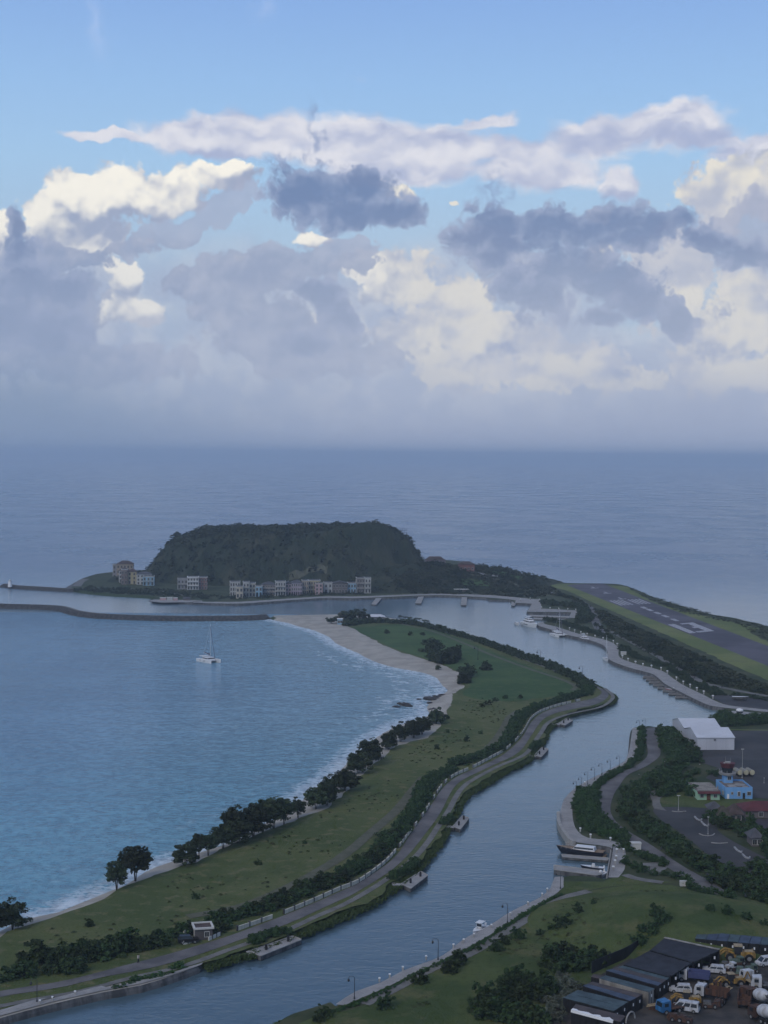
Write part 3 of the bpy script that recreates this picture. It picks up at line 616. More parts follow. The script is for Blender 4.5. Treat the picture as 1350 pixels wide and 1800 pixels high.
# marina side road, airfield
ribbon('marina_road', [(1100, 1178), (1060, 1120), (1050, 1100), (1044, 1085), (1040, 1072), (1020, 1058), (985, 1045), (960, 1040)][1:], 2.6, M_asphalt, z=.1)
ribbon('marina_road', [(1075, 1110), (1095, 1121), (1120, 1134), (1150, 1150), (1180, 1168), (1210, 1186), (1240, 1201), (1290, 1213), (1350, 1224), (1450, 1240)], 1.8, M_path, z=.1)
sheet('marina_yard', pline([(1250, 1222), (1290, 1222), (1350, 1228), (1450, 1235), (1450, 1252), (1350, 1250), (1290, 1243), (1262, 1232)], closed=True), BASE + .08, M_dark_asphalt)
sheet('lower_landing', pline([(1262, 1254), (1290, 1250), (1350, 1255), (1450, 1260), (1450, 1266), (1350, 1262), (1290, 1263), (1262, 1262)], closed=True), BASE + .09, M_quay)
sheet('airfield_grass', jag(pline([(968, 1027), (1040, 1027.5), (1072, 1029), (1098, 1031), (1117, 1038.5), (1155, 1056), (1200, 1068), (1235, 1080), (1290, 1094), (1330, 1103), (1370, 1125), (1500, 1160), (1650, 1230), (1500, 1260), (1350, 1196), (1290, 1170), (1240, 1147), (1190, 1125), (1140, 1102), (1090, 1080), (1040, 1058), (1000, 1040)], closed=True, step=6), 1.2), BASE + .05, M_air_grass)
sheet('airfield_scrub', jag(pline([(1098, 1029.5), (1117, 1036.5), (1155, 1052), (1194, 1064), (1259, 1083), (1298, 1089), (1350, 1102), (1350, 1128), (1320, 1110), (1345, 1103), (1300, 1096), (1240, 1083), (1190, 1072), (1150, 1058), (1120, 1042), (1105, 1034)], closed=True, step=6), 2.0), BASE + .09, M_scrub_ground)
# runway, straight
ra, rb = xy(1000, 1030), xy(1350, 1171); rc, rd = xy(1062, 1027), xy(1350, 1140)
e1 = (rb - ra).normalized()
sheet('runway', [ra - e1 * 8, rb + e1 * 260, rd + e1 * 260, rc - e1 * 8], BASE + .10, M_runway)
RN0 = (ra + rc) / 2; 
def run_mark(s0, s1, t0, t1, skew=0):             # s along, t across (0 left .. 1 right)
    f = lambda s, t: (ra + e1 * s) * (1 - t) + ((rc + (rd - rc).normalized() * s)) * t
    return [f(s0, t0), f(s1, t0), f(s1, t1), f(s0, t1)]
def s_of(px, py): return (xy(px, py) - ra).dot(e1)
def marks(name, L):
    b = MB()
    for q in L:
        b.add([(p[0], p[1], BASE + .14) for p in q], [(0, 1, 2, 3)])
    # make faces look up
    vs = b.v; f0 = b.f[0]; a_, b_, c_ = (Vector(vs[k]) for k in f0[:3])
    if (b_ - a_).cross(c_ - a_).z < 0: b.f = [f[::-1] for f in b.f]
    o = b.build(name, mat('worn_runway_paint', (.42, .42, .44), .8, rgb2=(.24, .24, .26), scale=.9, detail=5)); o['kind'] = 'structure'; return o
s1, s2 = s_of(1073, 1056.5), s_of(1096, 1065)
bars = []
for k in range(4):
    for side in (0, 1):
        t0 = (.08 + k * .1) if side == 0 else (.58 + k * .1)
        bars.append(run_mark(s1, s2, t0, t0 + .055))
marks('runway_threshold_bars', bars)
d1, d2 = s_of(1182, 1098.5), s_of(1222, 1114)
dig = [run_mark(d1, d2, .06, .25)]                                   # a bar-built pair of digits, as painted: 1 and 3
dm = (d1 + d2) / 2; dig += [run_mark(d1, d1 + 5, .40, .58), run_mark(d2 - 6, d2 + .01, .30, .58) , run_mark(dm - 3, dm + 3, .47, .58), run_mark(d1, d2, .58, .78)]
marks('runway_digits', dig)
arr = []
for (px, py) in ((1037, 1033), (1060, 1042), (1084, 1052)):
    s = s_of(px, py) + 2; arr.append(run_mark(s, s + 14, .47, .53)); arr.append(run_mark(s + 10, s + 13, .38, .62))
for (px, py) in ((1121, 1069), (1135, 1073), (1147, 1078.5), (1161, 1084), (1175, 1090.5)):
    s = s_of(px, py); arr.append(run_mark(s, s + 12, .44, .56))
marks('runway_centre_marks', arr)
# ---------------------------------------------------------------- sea
bay = np.array([xy(p[0], p[1], 0)[:] for p in SHORE])
def sea_mesh():
    xs = np.concatenate([[-40000, -6000, -1500, -700], np.arange(-440, 260, 4.0), [400, 700, 1500, 6000, 40000]])
    ys = np.concatenate([[-2000, 0, 120], np.arange(200, 1100, 4.0), np.arange(1100, 1500, 10.0), [1700, 2200, 3000, 4000, 5500, 7500, 10000, 14000, 20000, 28000, 38000, 50000, 62000, 72000, 80000]])
    X, Y = np.meshgrid(xs, ys); P = np.stack([X.ravel(), Y.ravel()], 1)
    A, B_ = bay[:-1], bay[1:]; D = np.full(len(P), 1e9)
    for a, b in zip(A, B_):
        ab = b - a; t = np.clip(((P - a) @ ab) / (ab @ ab), 0, 1); D = np.minimum(D, np.hypot(*(P - a - t[:, None] * ab).T))
    nx, ny = len(xs), len(ys)
    Zs = -np.maximum(P[:, 1] - 900, 0) ** 2 / (2 * 0.95e7)      # the sea curves away to its horizon
    v = np.concatenate([P, Zs[:, None]], 1)
    i, j = np.meshgrid(np.arange(nx - 1), np.arange(ny - 1)); i, j = i.ravel(), j.ravel(); q = j * nx + i
    f = np.stack([q, q + 1, q + nx + 1, q + nx], 1)
    me = bpy.data.meshes.new('sea'); me.from_pydata(v.tolist(), [], f.tolist()); me.update()
    # which side of the spit: the bay lies west of the shore line
    so_ = bay[np.argsort(bay[:, 1])]; mx = np.interp(P[:, 1], so_[:, 1], so_[:, 0]) + 12
    isbay = ((P[:, 0] < mx) & (P[:, 1] < 960)).astype(float)
    D = np.where(isbay > 0, D, 400)
    at_ = me.attributes.new('shore', 'FLOAT', 'POINT'); at_.data.foreach_set('value', D.astype(np.float32))
    return me
M_sea = bpy.data.materials.new('sea_water'); M_sea.use_nodes = True; t = M_sea.node_tree; b = t.nodes['Principled BSDF']
P = G(t, t.nodes.new('ShaderNodeNewGeometry').outputs['Position'])
sh = t.nodes.new('ShaderNodeAttribute'); sh.attribute_name = 'shore'; D = G(t, sh.outputs['Fac'])
def vmul(t, P, v): return G(t, vnode(t, 'MULTIPLY', P, v).outputs[0])
sp = t.nodes.new('ShaderNodeSeparateXYZ'); t.links.new(P.k, sp.inputs[0]); X, Y = G(t, sp.outputs[0]), G(t, sp.outputs[1])
big = gnoise(t, vmul(t, P, (1, .6, 1)), .018, 4, .55); mid = gnoise(t, vmul(t, P, (.6, 1.0, 1)), .11, 4, .6); fine = gnoise(t, vmul(t, P, (.55, 1.1, 1)), .75, 3, .6)
inbay = D.step(330, 60)
wind = gnoise(t, vmul(t, P, (1, .8, 1)), .010, 6, .68)
deep = gmix(t, Y.step(600, 1500), gmix(t, Y.step(330, 560), (.065, .105, .130), (.155, .215, .235)), gmix(t, wind.step(.35, .65), (.080, .135, .225), (.115, .175, .255)))
turq = gmix(t, Y.step(560, 300), (.135, .315, .480), (.100, .345, .490))
turq = gmix(t, big.step(.42, .62) * .6, turq, (.065, .190, .325))
shal = gmix(t, D.step(170, 0) * .75, turq, gmix(t, Y.step(430, 640), (.14, .35, .44), (.28, .44, .50)))
col_ = gmix(t, inbay, deep, shal)
foam_n = gnoise(t, vmul(t, P, (1, 1.6, 1)), .20, 6, .68)
wide = (Y - 680)._m('ABSOLUTE').step(130, 50)
surf = (D + (foam_n - .5) * (wide * 42 + 26)).step(9.5, 1.5)
surf2 = (D + (mid - .5) * 30 - 17)._m('ABSOLUTE').step(3.4, .2) * foam_n.step(.47, .6) * D.step(45, 20) * (wide * .7 + .15)
foam = surf.max(surf2) * foam_n.step(.30, .52)
col_ = gmix(t, foam * .9, col_, (.74, .79, .82))
rip = (gnoise(t, vmul(t, P, (1, .75, 1)), .34, 5, .72) * .75 + mid * .25).step(.36, .62)
col_ = gmix(t, (1 - rip) * (inbay * .36 + .08), col_, (.015, .06, .12))  # dark sides of the ripples, reflection painted into the water colour
col_ = gmix(t, rip * rip * (inbay * .10), col_, (.25, .38, .46))  # bright ripple facets, likewise painted as lighter water colour
t.links.new(col_.k, b.inputs['Base Color'])
t.links.new((foam * .5 + .12 + Y.step(900, 1500) * wind.step(.35, .65) * .14 + Y.step(900, 1500) * .04).k, b.inputs['Roughness'])
b.inputs['IOR'].default_value = 1.33
hgt = fine * .8 + mid * 1.6 + gnoise(t, vmul(t, P, (.5, 1, 1)), 2.6, 2, .5) * .16
bn = t.nodes.new('ShaderNodeBump'); bn.inputs['Strength'].default_value = 1.0; bn.inputs['Distance'].default_value = .6
# sheltered channel water is calmer than the open sea
t.links.new(hgt.k, bn.inputs['Height']); t.links.new(bn.outputs[0], b.inputs['Normal'])
calm = (D.step(395, 340) * .9 + Y.step(1000, 1400) * .85 + .17)
t.links.new(calm.k, bn.inputs['Strength'])
sea = link('sea', sea_mesh()); sea['kind'] = 'structure'; sea.data.materials.append(M_sea)
# ---------------------------------------------------------------- plants
def leaf_mat(name, a, b, vo=.25):
    return mat(name, a, .9, rgb2=b, scale=1.1, spec=.15, obj=True, detail=3, var_obj=vo)
M_leaf = leaf_mat('tree_leaves', (.017, .028, .014), (.042, .056, .026), .4)
M_leaf_b = leaf_mat('bush_leaves', (.016, .032, .012), (.042, .064, .024), .4)
M_leaf_h = leaf_mat('hedge_leaves', (.024, .050, .016), (.050, .084, .026))
M_leaf_f = leaf_mat('far_leaves', (.018, .030, .015), (.040, .052, .026))
M_leaf_g = leaf_mat('grey_leaves', (.060, .075, .055), (.10, .11, .085))
M_bark = mat('bark', (.06, .05, .042), .95, var=.4, scale=3, obj=True)
def crown_mesh(name, seed, n_cl, per, r=(1, 1, 1), s=.12, m=None, spread=.30, hollow=.55, flat=0.0):
    """leaf-sized quads gathered in clumps all through an uneven crown of unit size, centred at the origin"""
    g = np.random.default_rng(seed); V = []; 
    th = g.uniform(0, 2 * np.pi, n_cl); cz = g.uniform(-.75, 1, n_cl); rr = g.uniform(hollow, 1, n_cl)
    cen = np.stack([np.cos(th) * np.sqrt(1 - cz ** 2), np.sin(th) * np.sqrt(1 - cz ** 2), cz], 1) * rr[:, None]
    csz = g.uniform(.6, 1.25, n_cl) * spread
    cen *= (1 + .22 * g.normal(size=(n_cl, 1)).clip(-1.6, 1.4))
    c = np.repeat(cen, per, 0); d = g.normal(size=(len(c), 3)); d /= np.linalg.norm(d, axis=1)[:, None]
    p = c + d * np.repeat(csz, per)[:, None] * g.uniform(.45, 1, (len(c), 1)) * np.array([1, 1, .72])
    nrm = d * .8 + g.normal(size=d.shape) * .55 + np.array([0, 0, .35]); nrm /= np.linalg.norm(nrm, axis=1)[:, None]
    a = np.cross(nrm, g.normal(size=d.shape)); a /= np.linalg.norm(a, axis=1)[:, None]; b_ = np.cross(nrm, a)
    sz = (s * g.uniform(.6, 1.3, (len(c), 1)))
    R3 = np.array(r); k = np.array([1, 1, 1])
    q = [(p + (a * i + b_ * j) * sz) * R3 for i, j in ((-1, -.6), (1, -.6), (.8, .7), (-.8, .7))]
    v = np.stack(q, 1).reshape(-1, 3); f = np.arange(len(v)).reshape(-1, 4)
    me = bpy.data.meshes.new(name); me.from_pydata(v.tolist(), [], f.tolist()); me.materials.append(m or M_leaf); me.update(); return me
def trunk_mesh(name, seed, h, r, n=3, spread=.8):
    g = random.Random(seed); b = MB(); x = y = 0; pr = (0, 0, -.3)
    for k in range(n):                                  # several stems that fork towards the crown
        a = 2 * math.pi * k / n + g.uniform(-.5, .5); q = (math.cos(a) * r * 1.2, math.sin(a) * r * 1.2, -.2)
        m = (q[0] + math.cos(a) * spread * h * .18, q[1] + math.sin(a) * spread * h * .18, h * .5)
        e = (m[0] + math.cos(a) * spread * h * .3, m[1] + math.sin(a) * spread * h * .3, h * g.uniform(.9, 1.15))
        b.tube(q, m, r, r * .75, 6); b.tube(m, e, r * .75, r * .4, 6)
        for s_ in (-1, 1):
            aa = a + s_ * .9; b.tube(m, (m[0] + math.cos(aa) * spread * h * .35, m[1] + math.sin(aa) * spread * h * .35, h * g.uniform(.85, 1.1)), r * .5, r * .25, 5)
    me = b.mesh(name, M_bark); return me
TREE_V = []
for k in range(4):
    cm = crown_mesh('crown', 10 + k, 76, 44, (1, 1, .88), .085, M_leaf, .33)
    tm = trunk_mesh('trunk', k, 1.0, .055, 3 if k != 2 else 4)
    TREE_V.append((cm, tm))
FAR_V = [crown_mesh('crown', 40 + k, 20, 16, (1, 1, .78), .15, M_leaf_f, .36) for k in range(3)]
BUSH_V = [crown_mesh('foliage', 60 + k, 26, 26, (1, 1, .85), .11, M_leaf_b, .36) for k in range(5)]
HEDGE_V = [crown_mesh('foliage', 80 + k, 22, 22, (1, 1, .75), .12, M_leaf_h, .36) for k in range(3)]
SPIKY_V = [crown_mesh('foliage', 90 + k, 40, 24, (1, 1, .95), .10, M_leaf_b, .22, .35) for k in range(3)]
def tree(px, py, r, h, label, group=None, v=None, far=False, z=None, squash=1.0, name='shore_tree', trunk=1.0, cat='tree'):
    """r crown radius in metres, h height of the crown's middle"""
    p = at(px, py); k = rnd.randrange(4) if v is None else v
    t = thing(name, label, cat, (p.x, p.y, p.z), rnd.uniform(0, 6.28), group)
    if far: cm, tm = FAR_V[k % 3], TREE_V[k % 4][1]
    else: cm, tm = TREE_V[k]
    r *= 1.06; h *= .95; c = link('crown', cm, t, (0, 0, h)); c.scale = (r, r * rnd.uniform(.85, 1.1), r * squash)
    tt = link('trunk', tm, t, (0, 0, 0)); tt.scale = (r * .62 * trunk, r * .62 * trunk, h * .95)
    return t
def bush(p, r, label, group, v=None, V=BUSH_V, sq=1.0, name='bush', cat='bush', one=True):
    BUSHES.append(dict(p=p, r=r, one=one, name=name, me=V[rnd.randrange(len(V)) if v is None else v], loc=(p[0], p[1], p[2] + r * .45 * sq), rz=rnd.uniform(0, 6.28), sc=(r * rnd.uniform(.85, 1.2), r * rnd.uniform(.85, 1.2), r * sq * rnd.uniform(.85, 1.15)), label=label, group=group, cat=cat))
def bush_row(L, step, r, jit, label, group, V=BUSH_V, sq=1.0, name='bush', z=BASE, n=1, rows=1, cat='bush'):
    q = pline(L, step=1.5); m = max(2, int(sum(math.dist(a[:2], b[:2]) for a, b in zip(q, q[1:])) / step)); q = resample(q, m)
    cnt = 0
    for i, p in enumerate(q):
        for k in range(rows):
            x, y = p[0] + rnd.uniform(-jit, jit), p[1] + rnd.uniform(-jit, jit)
            bush((x, y, max(BASE, hf(x, y))), r * rnd.uniform(.7, 1.3), label, group, V=V, sq=sq, name=name, cat=cat, one=False); cnt += 1
    return cnt
# trees of the bay shore, near to far:  base px, py, crown radius, crown height
T = [(205, 1560, 2.3, 3.6, 'small round tree leaning beside a larger one at the water edge of the narrow beach'), (238, 1543, 3.3, 4.4, 'tall round tree behind a smaller one on the narrow beach'),
     (22, 1630, 2.6, 2.8, 'low bushy tree with bare stems at the left end of the beach'), (-6, 1634, 2.2, 2.7, 'tree cut by the left edge of the photo on the narrow beach'),
     (327, 1519, 2.8, 2.6, 'single broad dark tree whose crown hangs low over the sand'), (350, 1503, 2.0, 3.4, 'slim round tree with a clear straight trunk on the sand'), (366, 1502, 2.0, 3.2, 'round tree joined to the slim one with a clear trunk'),
     (392, 1492, 2.6, 3.4, 'tree with arching low branches above pale sand'), (418, 1482, 3.3, 3.6, 'broad dark tree in the middle of the big beach grove'), (408, 1478, 3.0, 5.6, 'domed tree standing behind the broad one of the beach grove'), (445, 1471, 3.2, 4.4, 'tree with twin trunks showing under its crown in the beach grove'),
     (462, 1462, 3.2, 5.0, 'tallest wide crown of the beach grove'), (482, 1454, 3.0, 5.0, 'tree with a single thick leaning trunk in the beach grove'), (499, 1449, 2.4, 4.6, 'tree with three thin bare trunks at the end of the beach grove'), (524, 1438, 2.1, 3.2, 'small isolated tree with a thin trunk between two shore groves'),
     (555, 1422, 2.9, 3.2, 'spreading tree of the second shore grove nearest the water'), (574, 1416, 3.0, 3.8, 'domed tree of the second shore grove standing above the sand'), (580, 1405, 2.6, 4.0, 'back crown of the second shore grove'),
     (606, 1390, 3.3, 3.2, 'wide dark tree with its crown down to the grass between two groves'), (630, 1359, 3.4, 3.4, 'broad low tree with drooping crown beside pale sand'), (648, 1345, 3.4, 5.0, 'big tree above the pale shore gap'), (655, 1335, 2.8, 3.4, 'rounded tree on the inland side of the big one'),
     (683, 1317, 2.7, 3.2, 'umbrella tree with thin trunk on the white bank'), (704, 1304, 2.9, 3.4, 'second umbrella tree on the white bank, rounder and fuller'), (727, 1297, 3.0, 3.4, 'umbrella tree with forked trunk on the white bank'), (742, 1291, 2.9, 3.6, 'flat topped umbrella tree at the far end of the white bank'),
     (767, 1272, 3.0, 2.4, 'lone round dark tree at the bend of the beach')]
for i, (px, py, r, h, lab) in enumerate(T): tree(px, py, r * 1.0, h, lab, 'trees along the bay shore')
FT = [(760, 1147, 5.0, 3.0, 'broad dark tree standing alone in the far meadow'), (783, 1166, 5.2, 2.8, 'wide tree by the beach sand in the far meadow'), (797, 1160, 4.6, 3.4, 'taller tree at the back of the pair by the beach'), (765, 1162, 3.6, 2.4, 'small tree at the left of the pair by the beach'),
      (820, 1190, 3.6, 2.8, 'tree at the tip of the beach sand'), (817, 1200, 3.2, 1.6, 'low bush-like tree below the one at the tip of the beach sand'), (855, 1178, 2.4, 1.3, 'small solitary tree in the middle of the far meadow')]
for px, py, r, h, lab in FT: tree(px, py, r * .95, h, lab, 'trees of the far meadow', far=False, squash=.85)
# beach club planting
for px, py, r, h, lab in [(583, 1096, 3.0, 2.4, 'round tree on the sand left of the beach kiosk'), (604, 1095, 4.2, 4.0, 'dark tree beside the thatched beach club roof'), (628, 1092, 4.6, 5.6, 'tall pointed dark tree beside the white-roofed beach club'), (616, 1093, 4.0, 3.0, 'low tree between the beach club roofs'), (640, 1094, 3.6, 3.6, 'tree half hiding the left end of the white club roof')]:
    tree(px, py, r, h, lab, 'trees round the beach club', far=True)
for px, py, lab in [(703, 1090, 'first lollipop tree right of the beach club'), (712, 1091, 'second lollipop tree right of the beach club'), (720, 1092, 'third lollipop tree right of the beach club'), (731, 1094, 'fourth lollipop tree right of the beach club'), (737, 1094, 'fifth lollipop tree right of the beach club'), (745, 1097, 'sixth lollipop tree right of the beach club'), (751, 1098, 'last lollipop tree right of the beach club')]:
    tree(px, py + 1, 1.25, 2.7, lab, 'lollipop trees by the channel mouth', far=True, squash=.8)
g1 = 'thick bushes along the channel fence'
lab1 = 'dense dark bush in the thicket between the meadow and the white fence'
n = bush_row([(-60, 1735), (0, 1722), (60, 1712), (100, 1708), (130, 1706)], 2.2, 1.9, 1.2, lab1, g1)
n += bush_row([(60, 1688), (90, 1690), (130, 1690), (165, 1685), (200, 1675), (240, 1668), (275, 1660)], 1.7, 2.2, 1.6, lab1, g1, rows=2)
n += bush_row([(290, 1657), (320, 1646), (370, 1640), (390, 1634)], 2.0, 1.7, 1.2, lab1, g1)
n += bush_row([(380, 1622), (420, 1612), (480, 1596), (530, 1575), (580, 1552), (620, 1534), (650, 1515), (680, 1490), (700, 1465), (718, 1440), (735, 1412), (752, 1385), (768, 1368), (790, 1356)], 1.75, 1.7, 1.5, lab1, g1, rows=2)
n += bush_row([(800, 1345), (830, 1338), (860, 1326), (885, 1310), (900, 1290), (912, 1268), (930, 1252), (960, 1240), (1000, 1229), (1035, 1218), (1030, 1208)], 2.1, 1.7, 1.3, lab1, g1, rows=2)
g2 = 'bushes of the long far hedge'; lab2 = 'dark bush in the long hedge on the channel side of the far meadow'
n2 = bush_row([(612, 1100), (650, 1095), (700, 1096), (740, 1100), (780, 1110), (820, 1121), (860, 1134), (900, 1149), (940, 1163), (975, 1177), (1005, 1190), (1025, 1202), (1035, 1212)], 2.7, 2.1, 1.6, lab2, g2, V=FAR_V, rows=2, sq=1.05)
g3 = 'bushes of the green belt along the bank road'; lab3 = 'leafy bush in the green belt beside the bank road'
bush_row([(1170, 1290), (1176, 1310), (1190, 1335), (1185, 1355), (1160, 1375), (1130, 1390), (1115, 1410), (1110, 1430), (1125, 1450), (1160, 1472), (1190, 1495), (1220, 1515), (1250, 1530)], 1.7, 2.0, 1.7, lab3, g3, rows=3)
bush_row([(1172, 1290), (1195, 1312), (1215, 1330), (1228, 1340)], 2.6, 2.3, 1.6, lab3, g3, rows=2)
g4 = 'shrubs between the promenade and the bank road'; lab4 = 'low green shrub between the lamp-lined promenade and the bank road'
bush_row([(1129, 1282), (1127, 1300), (1122, 1330), (1108, 1345), (1085, 1358), (1060, 1374), (1040, 1390)], 1.9, 1.05, .7, lab4, g4, V=HEDGE_V + BUSH_V, rows=2)
bush_row([(1030, 1395), (1028, 1420), (1035, 1445), (1055, 1462), (1085, 1474)], 1.7, 1.35, 2.1, lab4, g4, V=HEDGE_V + BUSH_V, rows=4)
bush_row([(1045, 1400), (1042, 1425), (1060, 1450), (1090, 1472), (1100, 1476)], 2.0, 1.3, 1.5, lab4, g4, V=BUSH_V, rows=2)
g5 = 'dark trees on the far side of the car park'; lab5 = 'dark bushy growth along the lower side of the bank road'
bush_row([(1100, 1492), (1115, 1500), (1140, 1508), (1170, 1522)], 2.2, 1.3, 1.3, lab5, g5, rows=2)
bush_row([(1105, 1520), (1120, 1530), (1160, 1540), (1180, 1540), (1200, 1548), (1240, 1575), (1290, 1601)], 2.4, 1.3, .9, lab5, g5)
bush_row([(1275, 1552), (1300, 1562), (1330, 1575), (1360, 1592), (1330, 1560), (1290, 1545)], 1.8, 2.0, 2.0, 'dark leafy bush in the corner thicket right of the bank road', 'corner thicket right of the road', rows=3)
bush_row([(1330, 1530), (1350, 1540), (1370, 1555)], 2.5, 2.0, 1.5, 'dark leafy bush in the corner thicket right of the bank road', 'corner thicket right of the road', rows=2)
# hedge on the edge of lower promenade
bush_row([(575, 1782), (620, 1768), (680, 1741), (740, 1710), (790, 1688), (830, 1668), (880, 1636), (930, 1604), (960, 1586), (985, 1574)], 1.1, .62, .15, 'low clipped green hedge plant between the quay and the garden path', 'clipped hedge by the quay', V=HEDGE_V, sq=.9)
# bushes on the knoll and its foot: single ones first
KB = [(738, 1722, 1.9, 'dark round bush beside the garden path below the middle lamp'), (790, 1703, 1.9, 'left half of the double bush on the path edge'), (806, 1690, 2.2, 'right half of the double bush on the path edge'), (842, 1668, .8, 'tiny round bush on the garden path'), (872, 1665, 1.7, 'bushy shrub right of the tiny round bush'), (886, 1655, 1.5, 'taller part of the shrub pair by the path'), (910, 1645, 1.6, 'low wide shrub at the foot of the knoll near the lamp'),
      (676, 1765, 2.0, 'big round bush above the bottom path end'), (571, 1782, 1.5, 'pale bush at the tip of the quay'), (560, 1792, 1.2, 'low bush below the quay tip'), (990, 1622, 2.0, 'dark bush on the left slope of the knoll'), (970, 1630, .9, 'small bush left of the dark one on the knoll'), (1017, 1600, 1.1, 'upright bush on the knoll with a narrow top'), (1015, 1590, .7, 'tip of the upright bush on the knoll'), (1043, 1586, .7, 'tiny bush near the crest of the knoll'), (948, 1640, 1.0, 'small shrub below the dark knoll bush')]
for px, py, r, lab in KB:
    p = at(px, py + r * 3); bush(p, r, lab, 'bushes on the knoll slope', V=SPIKY_V, sq=1.0, name='round_bush')
g6 = 'wild thicket at the foot of the knoll'; lab6 = 'dark wild bush in the thicket at the foot of the knoll'
bush_row([(1035, 1695), (1000, 1700), (985, 1708), (975, 1690), (1045, 1692)], 2.2, 2.2, 1.5, lab6, g6, V=SPIKY_V, rows=2)
bush_row([(900, 1735), (925, 1740), (950, 1745), (870, 1760), (840, 1790), (880, 1790), (900, 1798), (940, 1798)], 2.3, 2.2, 1.9, lab6, g6, V=SPIKY_V, rows=2)
bush_row([(1120, 1668), (1150, 1655), (1175, 1645), (1160, 1645)], 2.6, 1.4, 1.2, lab6, g6, V=SPIKY_V, rows=2)
bush_row([(1240, 1636), (1280, 1636), (1310, 1640), (1350, 1648)], 3.0, 1.1, 1.0, lab6, g6, V=SPIKY_V)
bush_row([(920, 1800), (960, 1790), (990, 1760), (1010, 1745), (1000, 1730), (960, 1740)], 2.4, 1.3, 2.0, 'pale grey-green scrub bush beside the container row', 'pale scrub beside the containers', V=[crown_mesh('foliage', 99, 26, 22, (1, 1, .8), .11, M_leaf_g, .36)], rows=2)
# marina gardens
g7 = 'round trees lining the marina lane'
RT = [(1048, 1103), (1057, 1108), (1067, 1113), (1082, 1118), (1096, 1124), (1107, 1129), (1118, 1134), (1123, 1139), (1131, 1144), (1141, 1150), (1156, 1156), (1172, 1163), (1183, 1169), (1195, 1176), (1221, 1191), (1243, 1199), (1269, 1207)]
for i, (px, py) in enumerate(RT): tree(px, py + 2, 1.7, 2.4, ORD[i] + ' small round tree along the marina lane, counted from its far end', g7, far=True, name='lane_tree', trunk=.8)
g8 = 'shrubs between the marina promenade and the lane'
bush_row([(960, 1090), (1000, 1100), (1040, 1112), (1072, 1122)], 3.2, 1.7, 2.0, 'dark shrub in the marina garden', g8, V=FAR_V, rows=2)
bush_row([(1096, 1140), (1110, 1152), (1140, 1163), (1165, 1170), (1190, 1184), (1215, 1200), (1240, 1212), (1262, 1220)], 3.0, 1.6, 2.2, 'dark shrub in the marina garden', g8, V=FAR_V, rows=2)
bush_row([(960, 1060), (975, 1064), (1000, 1066), (1020, 1070), (1030, 1085), (1025, 1095)], 3.0, 2.6, 3.0, 'dark shrub in the marina garden', g8, V=FAR_V, rows=2)
bush_row([(1262, 1268), (1275, 1263), (1300, 1268), (1350, 1270), (1300, 1274), (1262, 1276)], 2.2, 2.0, 1.8, 'dark bush in the belt behind the hangar', 'green belt behind the hangar', rows=3)
bush_row([(1255, 1222), (1300, 1224), (1350, 1232)], 2.2, 1.3, .5, 'clipped hedge plant round the boat yard', 'hedge round the boat yard', V=FAR_V)
# countless scrub as stuff: hill woods and airfield strip
def scrub(name, area, n, r, seed, m, label=None, sq=.7, sl=.19):
    g = np.random.default_rng(seed); rr = random.Random(seed); Vs = []; cnt = 0
    base = crown_mesh('tmp', seed, 6, 5, (1, 1, .8), sl * 1.6, m, .42); co = np.zeros(len(base.vertices) * 3); base.vertices.foreach_get('co', co); co = co.reshape(-1, 3); bpy.data.meshes.remove(base)
    out = []
    while cnt < n:
        p = area(rr)
        cnt += 1
        if p is None: continue
        x, y = p; z = max(BASE, hf(x, y)); k = r * rr.uniform(.6, 1.5); a = rr.uniform(0, 6.28)
        ca, sa = math.cos(a), math.sin(a)
        q = co @ np.array([[ca, sa, 0], [-sa, ca, 0], [0, 0, 1]]) * np.array([k, k, k * sq]); out.append(q + np.array([x, y, z + k * .25]))
    v = np.concatenate(out); o = fast_quads(name, v, [m]); o['kind'] = 'stuff'; return o
M_scr = mat('scrub_leaves', (.014, .025, .012), .95, rgb2=(.048, .056, .028), scale=.06, spec=.1, detail=7)
def hill_area(rr):
    x, y = rr.uniform(-205, 165), rr.uniform(1100, 1330)
    if hf(x, y) < BASE + .8: return None
    d_ = fbm(x, y, 32, 3)
    if x > -60 and d_ > .10 and rr.random() < .9: return None      # bare soil and the old dirt way
    if x > 70 and rr.random() < .35: return None
    return x, y
scrub('hill_scrub', hill_area, 5200, 2.3, 5, M_scr)
def poly_area(L):
    P = [tuple(xy(*p)) for p in L]; x0, x1 = min(p[0] for p in P), max(p[0] for p in P); y0, y1 = min(p[1] for p in P), max(p[1] for p in P)
    def f(rr):
        for _ in range(50):
            x, y = rr.uniform(x0, x1), rr.uniform(y0, y1); c = False; j = len(P) - 1
            for i in range(len(P)):
                if (P[i][1] > y) != (P[j][1] > y) and x < (P[j][0] - P[i][0]) * (y - P[i][1]) / (P[j][1] - P[i][1]) + P[i][0]: c = not c
                j = i
            if c: return x, y
        return None
    return f
scrub('airfield_edge_scrub', poly_area([(975, 1044), (1040, 1068), (1090, 1091), (1140, 1114), (1190, 1137), (1240, 1160), (1290, 1184), (1350, 1209), (1400, 1230), (1400, 1228), (1350, 1222), (1240, 1199), (1150, 1148), (1100, 1122), (1075, 1108), (1055, 1088), (1045, 1070), (1010, 1052)]), 1500, 1.7, 6, M_scr, sq=.9)
scrub('coast_scrub', poly_area([(1098, 1029), (1155, 1051), (1259, 1082), (1350, 1101), (1400, 1115), (1400, 1140), (1330, 1118), (1300, 1098), (1240, 1086), (1190, 1074), (1130, 1048)]), 500, 1.0, 8, M_scr, sq=.5)
